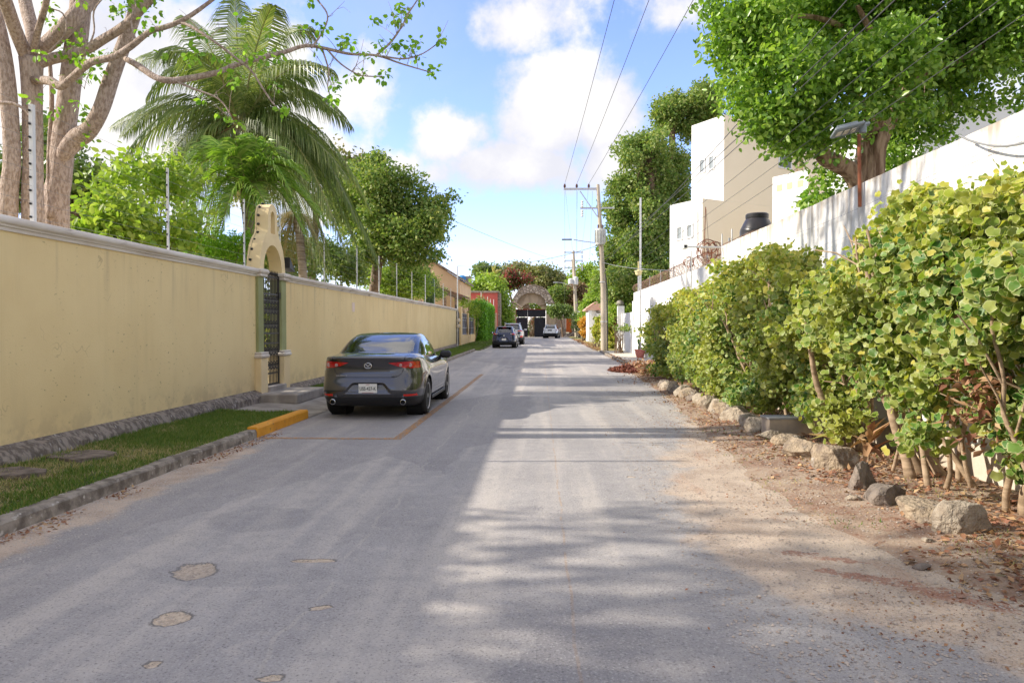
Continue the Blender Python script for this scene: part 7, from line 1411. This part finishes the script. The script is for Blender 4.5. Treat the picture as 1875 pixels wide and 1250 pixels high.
for i, (u, v, r, lb) in enumerate(((1555, 800, .18, 'brown boulder under the hedge right of the concrete block'), (1540, 812, .10, 'small pale stone on the soil right of the concrete block'), (1505, 800, .10, 'small tan stone close to the right end of the concrete block'), (1545, 815+16, .06, 'tiny pale stone on the litter behind the rough tan boulder'), (1700, 985, .05, 'tiny white pebble below the long rounded rock'), (1690, 1025, .06, 'dark grey chip of stone on the sandy edge'), (1560, 912, .07, 'low pale stone in front of the dark slabs'))):
    x, y = GB(u, v); rock(x, y, r, r*.8, r*.6, [M['rock'], M['rock_w'], M['rock_w'], M['rock_w'], M['rock_w'], M['rock_g'], M['rock_w']][i], lb, 70+i)
x, y = GB(1460, 798); q = MB(); q.obox((x, y+.15, .17), (.42, .16, .13), rz=.06, bev=.008); cb = q.build('concrete_block', mat('block_side', (0.62, 0.50, 0.36), (0.40, 0.34, 0.28), 3, .9, bscale=20, bd=.01)); tag(cb, 'long rectangular concrete block with a grey top lying at the edge of the hedge bed', 'block')
q = MB(); q.obox((x, y+.15, .315), (.435, .17, .014), rz=.06, bev=.004); q.build('block_top', mat('block_top', (0.42, 0.42, 0.41), (0.34, 0.34, 0.33), 5, .9), cb)
# ---------------- hedge shrubs
HP = [(4.1, 4.15, 2.9), (4.1, 5.7, 2.95), (4.0, 7.3, 3.04), (4.0, 9.3, 2.5), (4.0, 11.1, 2.95), (4.0, 13.0, 3.02), (4.05, 15.2, 2.82), (4.1, 17.8, 2.7), (4.15, 20.8, 2.55), (4.35, 23.6, 2.45)]; ZM = [1.2, 1.45, 1.35, 1.15, .8, .65, .6, .55, .5, .5]
hl = ['variegated shrub almost wholly outside the right edge, only its leaf tips in frame', 'nearest fully visible variegated shrub at the right edge with thick bare twisted stems', 'variegated shrub behind the pale blocky rock at right with a fat ringed trunk', 'variegated shrub directly behind the two dark slabs', 'variegated shrub just right of the concrete block', 'variegated shrub directly behind the concrete block', 'variegated shrub just left of the concrete block', 'variegated shrub beside the middle of the row of tan stones', 'variegated shrub near the heap of red leaves', 'last and farthest variegated shrub beside the pavement slab']
for i, (x, y, h) in enumerate(HP):
    rg = random.Random(100+i); root = empty('hedge_shrub', (x, y, .08), hl[i], 'shrub', 'variegated shrubs along the tall white wall'); q = MB(); sp = [.7, .95, .95, .9, 1.0, 1.15, 1.3, 1.55, 1.6, 1.2][i]; ns = 13 if i < 6 else 9
    for k in range(ns):
        bx_, by_ = x+rg.uniform(-.28, .22), y+rg.uniform(-.45, .45)*sp; thick = .055 if (k < 3 and i < 4) else rg.uniform(.016, .034); tx, ty = x+rg.uniform(-.75, .30), y+rg.uniform(-.9, .9)*sp; s = Vector((bx_, by_, .04)); e = Vector((tx, ty, rg.uniform(1.7, h-.3))); m_ = (s+e)/2+Vector((rg.uniform(-.2, .2), rg.uniform(-.2, .2), -.15)); pts = bez(s, m_, e, 9)
        for j in range(1, 9): pts[j] = pts[j]+Vector((rg.uniform(-.03, .03), rg.uniform(-.03, .03), 0))
        q.tube(pts, [thick*(1.25 if j == 0 else 1)*(1-.065*j) for j in range(10)], 8 if i < 5 else 5, smoothn=2, rough=.15)
        for j in range(3):
            p_ = pts[rg.randint(3, 8)]; e2 = p_+Vector((rg.uniform(-.45, .2), rg.uniform(-.4, .4), rg.uniform(.1, .6))); q.tube([p_, (p_+e2)/2+Vector((0, 0, .05)), e2], [thick*.45, thick*.35, thick*.2], 5, cap=False)
    q.build('stems', M['bark_shrub'], root, smooth=True, fix=False)
    # foliage: shell-filled slab with bulges
    rng = np.random.default_rng(900+i); near = i < 6; n = [5500, 10500, 11500, 10500, 10500, 10500, 8200, 8200, 8200, 5600][i]; 
    bl = []
    nb = 16
    for k in range(nb):
        zz_ = rg.uniform(ZM[i], h-.35); rad = rg.uniform(.28, .5); lean = -.28*math.sin(PI*(zz_-.6)/(h-.4)); bl.append((x+lean+rg.uniform(-.38, .05), y+rg.uniform(-.95, .95)*sp*.95, zz_, rad*.95, rad*1.15, rad*.85))
    for k in range(5): bl.append((x-.1+rg.uniform(-.3, .2), y+rg.uniform(-.9, .9)*sp, h-rg.uniform(.2, .45), .32, .42, .24))
    for k in range(5 if i < 3 else 9): bl.append((x-.4+rg.uniform(-.2, .35), y+rg.uniform(-.95, .95)*sp, rg.uniform(.35, .9)+(.25 if i < 3 else .08 if i < 5 else 0), .26, .3, .26))
    C, O, cc = crownpts(lumps(bl, rng, 4), n//6, 6, .075, rng, .65); kx = (C[:, 0] < RX-.05) & (C[:, 2] > .14); C, O = C[kx], O[kx]; n = len(C)
    Nn = O*.55+rng.normal(size=(n, 3))*.75+np.array([-.4, -.2, .55]); A = rng.normal(size=(n, 3))*.6; A[:, 2] -= .8; A[:, 0] -= .2
    S = .038+.062*rng.uniform(0, 1, n)**1.1; yel = (C[:, 2]+rng.normal(size=n)*.35+.3*fbm(C[:, 1], C[:, 2], 1.1, 6)) > (h-(.35 if i < 4 else .75)); yel |= rng.uniform(size=n) < .16  # yellow leaves mostly towards the top, others at random
    sh_ = 'round' if near else 'round6'
    leafmesh('leaves', C[~yel], S[~yel], A[~yel], Nn[~yel], sh_, M['lf_hedge'], root); leafmesh('yellow_leaves', C[yel], S[yel]*.95, A[yel], Nn[yel], sh_, M['lf_hedgey'], root)
# extra twisted trunks at right
# cordylines
for i, (u, v, lb, y) in enumerate(((1480, 770, 'red and olive cordyline sprouting behind the concrete block', 11.2), (1560, 740, 'cordyline with long yellow and red leaves right of the concrete block', 9.4), (1535, 790, 'low yellowing strap leaf plant at the foot of the hedge right of the concrete block', 9.0), (1590, 810, 'hanging brown dry leaf clump at the foot of the third shrub', 8.2))):
    p_ = P(u, v, y); p_.x = min(p_.x, 4.1); rg = np.random.default_rng(i+50); root = empty('cordyline', (p_.x, y, bz(p_.x, y)), lb, 'plant', 'strap leaved plants in the hedge bed'); q = MB(); q.tube([(p_.x, y, .05), (p_.x, y, p_.z)], .014, 5); q.build('stem', M['bark_shrub'], root); n = 16
    a = rg.uniform(0, 6.28, n); A = np.stack([np.cos(a), np.sin(a), rg.uniform(-.6, 1.4, n)], -1); C = np.tile(np.array(p_), (n, 1)); C[:, 2] += rg.uniform(-.15, .1, n); leafmesh('leaves', C, rg.uniform(.22, .42, n), A, np.tile([0, 0, 1.], (n, 1))+rg.normal(size=(n, 3))*.2, 'fold', M['lf_cordy'] if i < 3 else M['lf_dryred'], root, .45)
# dry leaf clumps hanging in the near shrub
litter('dry_leaves', 260, lambda r, n: (r.normal(size=n)*.10+3.55, r.normal(size=n)*.16+5.9), lambda X, Y: 1.05+.25*NR.normal(size=len(X)), M['lf_dryred'], .06, .12, 61, 'clump of dead orange brown leaves caught in the stems of the nearest shrub', 'fold', flat=1)
litter('fallen_leaves', 900, lambda r, n: (r.uniform(3.3, 4.4, n), r.uniform(23, 27.5, n)), lambda X, Y: Hn(Y)+.1+.25*NR.uniform(size=len(X))**2, M['lf_dryred'], .08, .18, 62, 'bank of orange dry leaves at the far foot of the variegated hedge', 'fold', flat=.8)
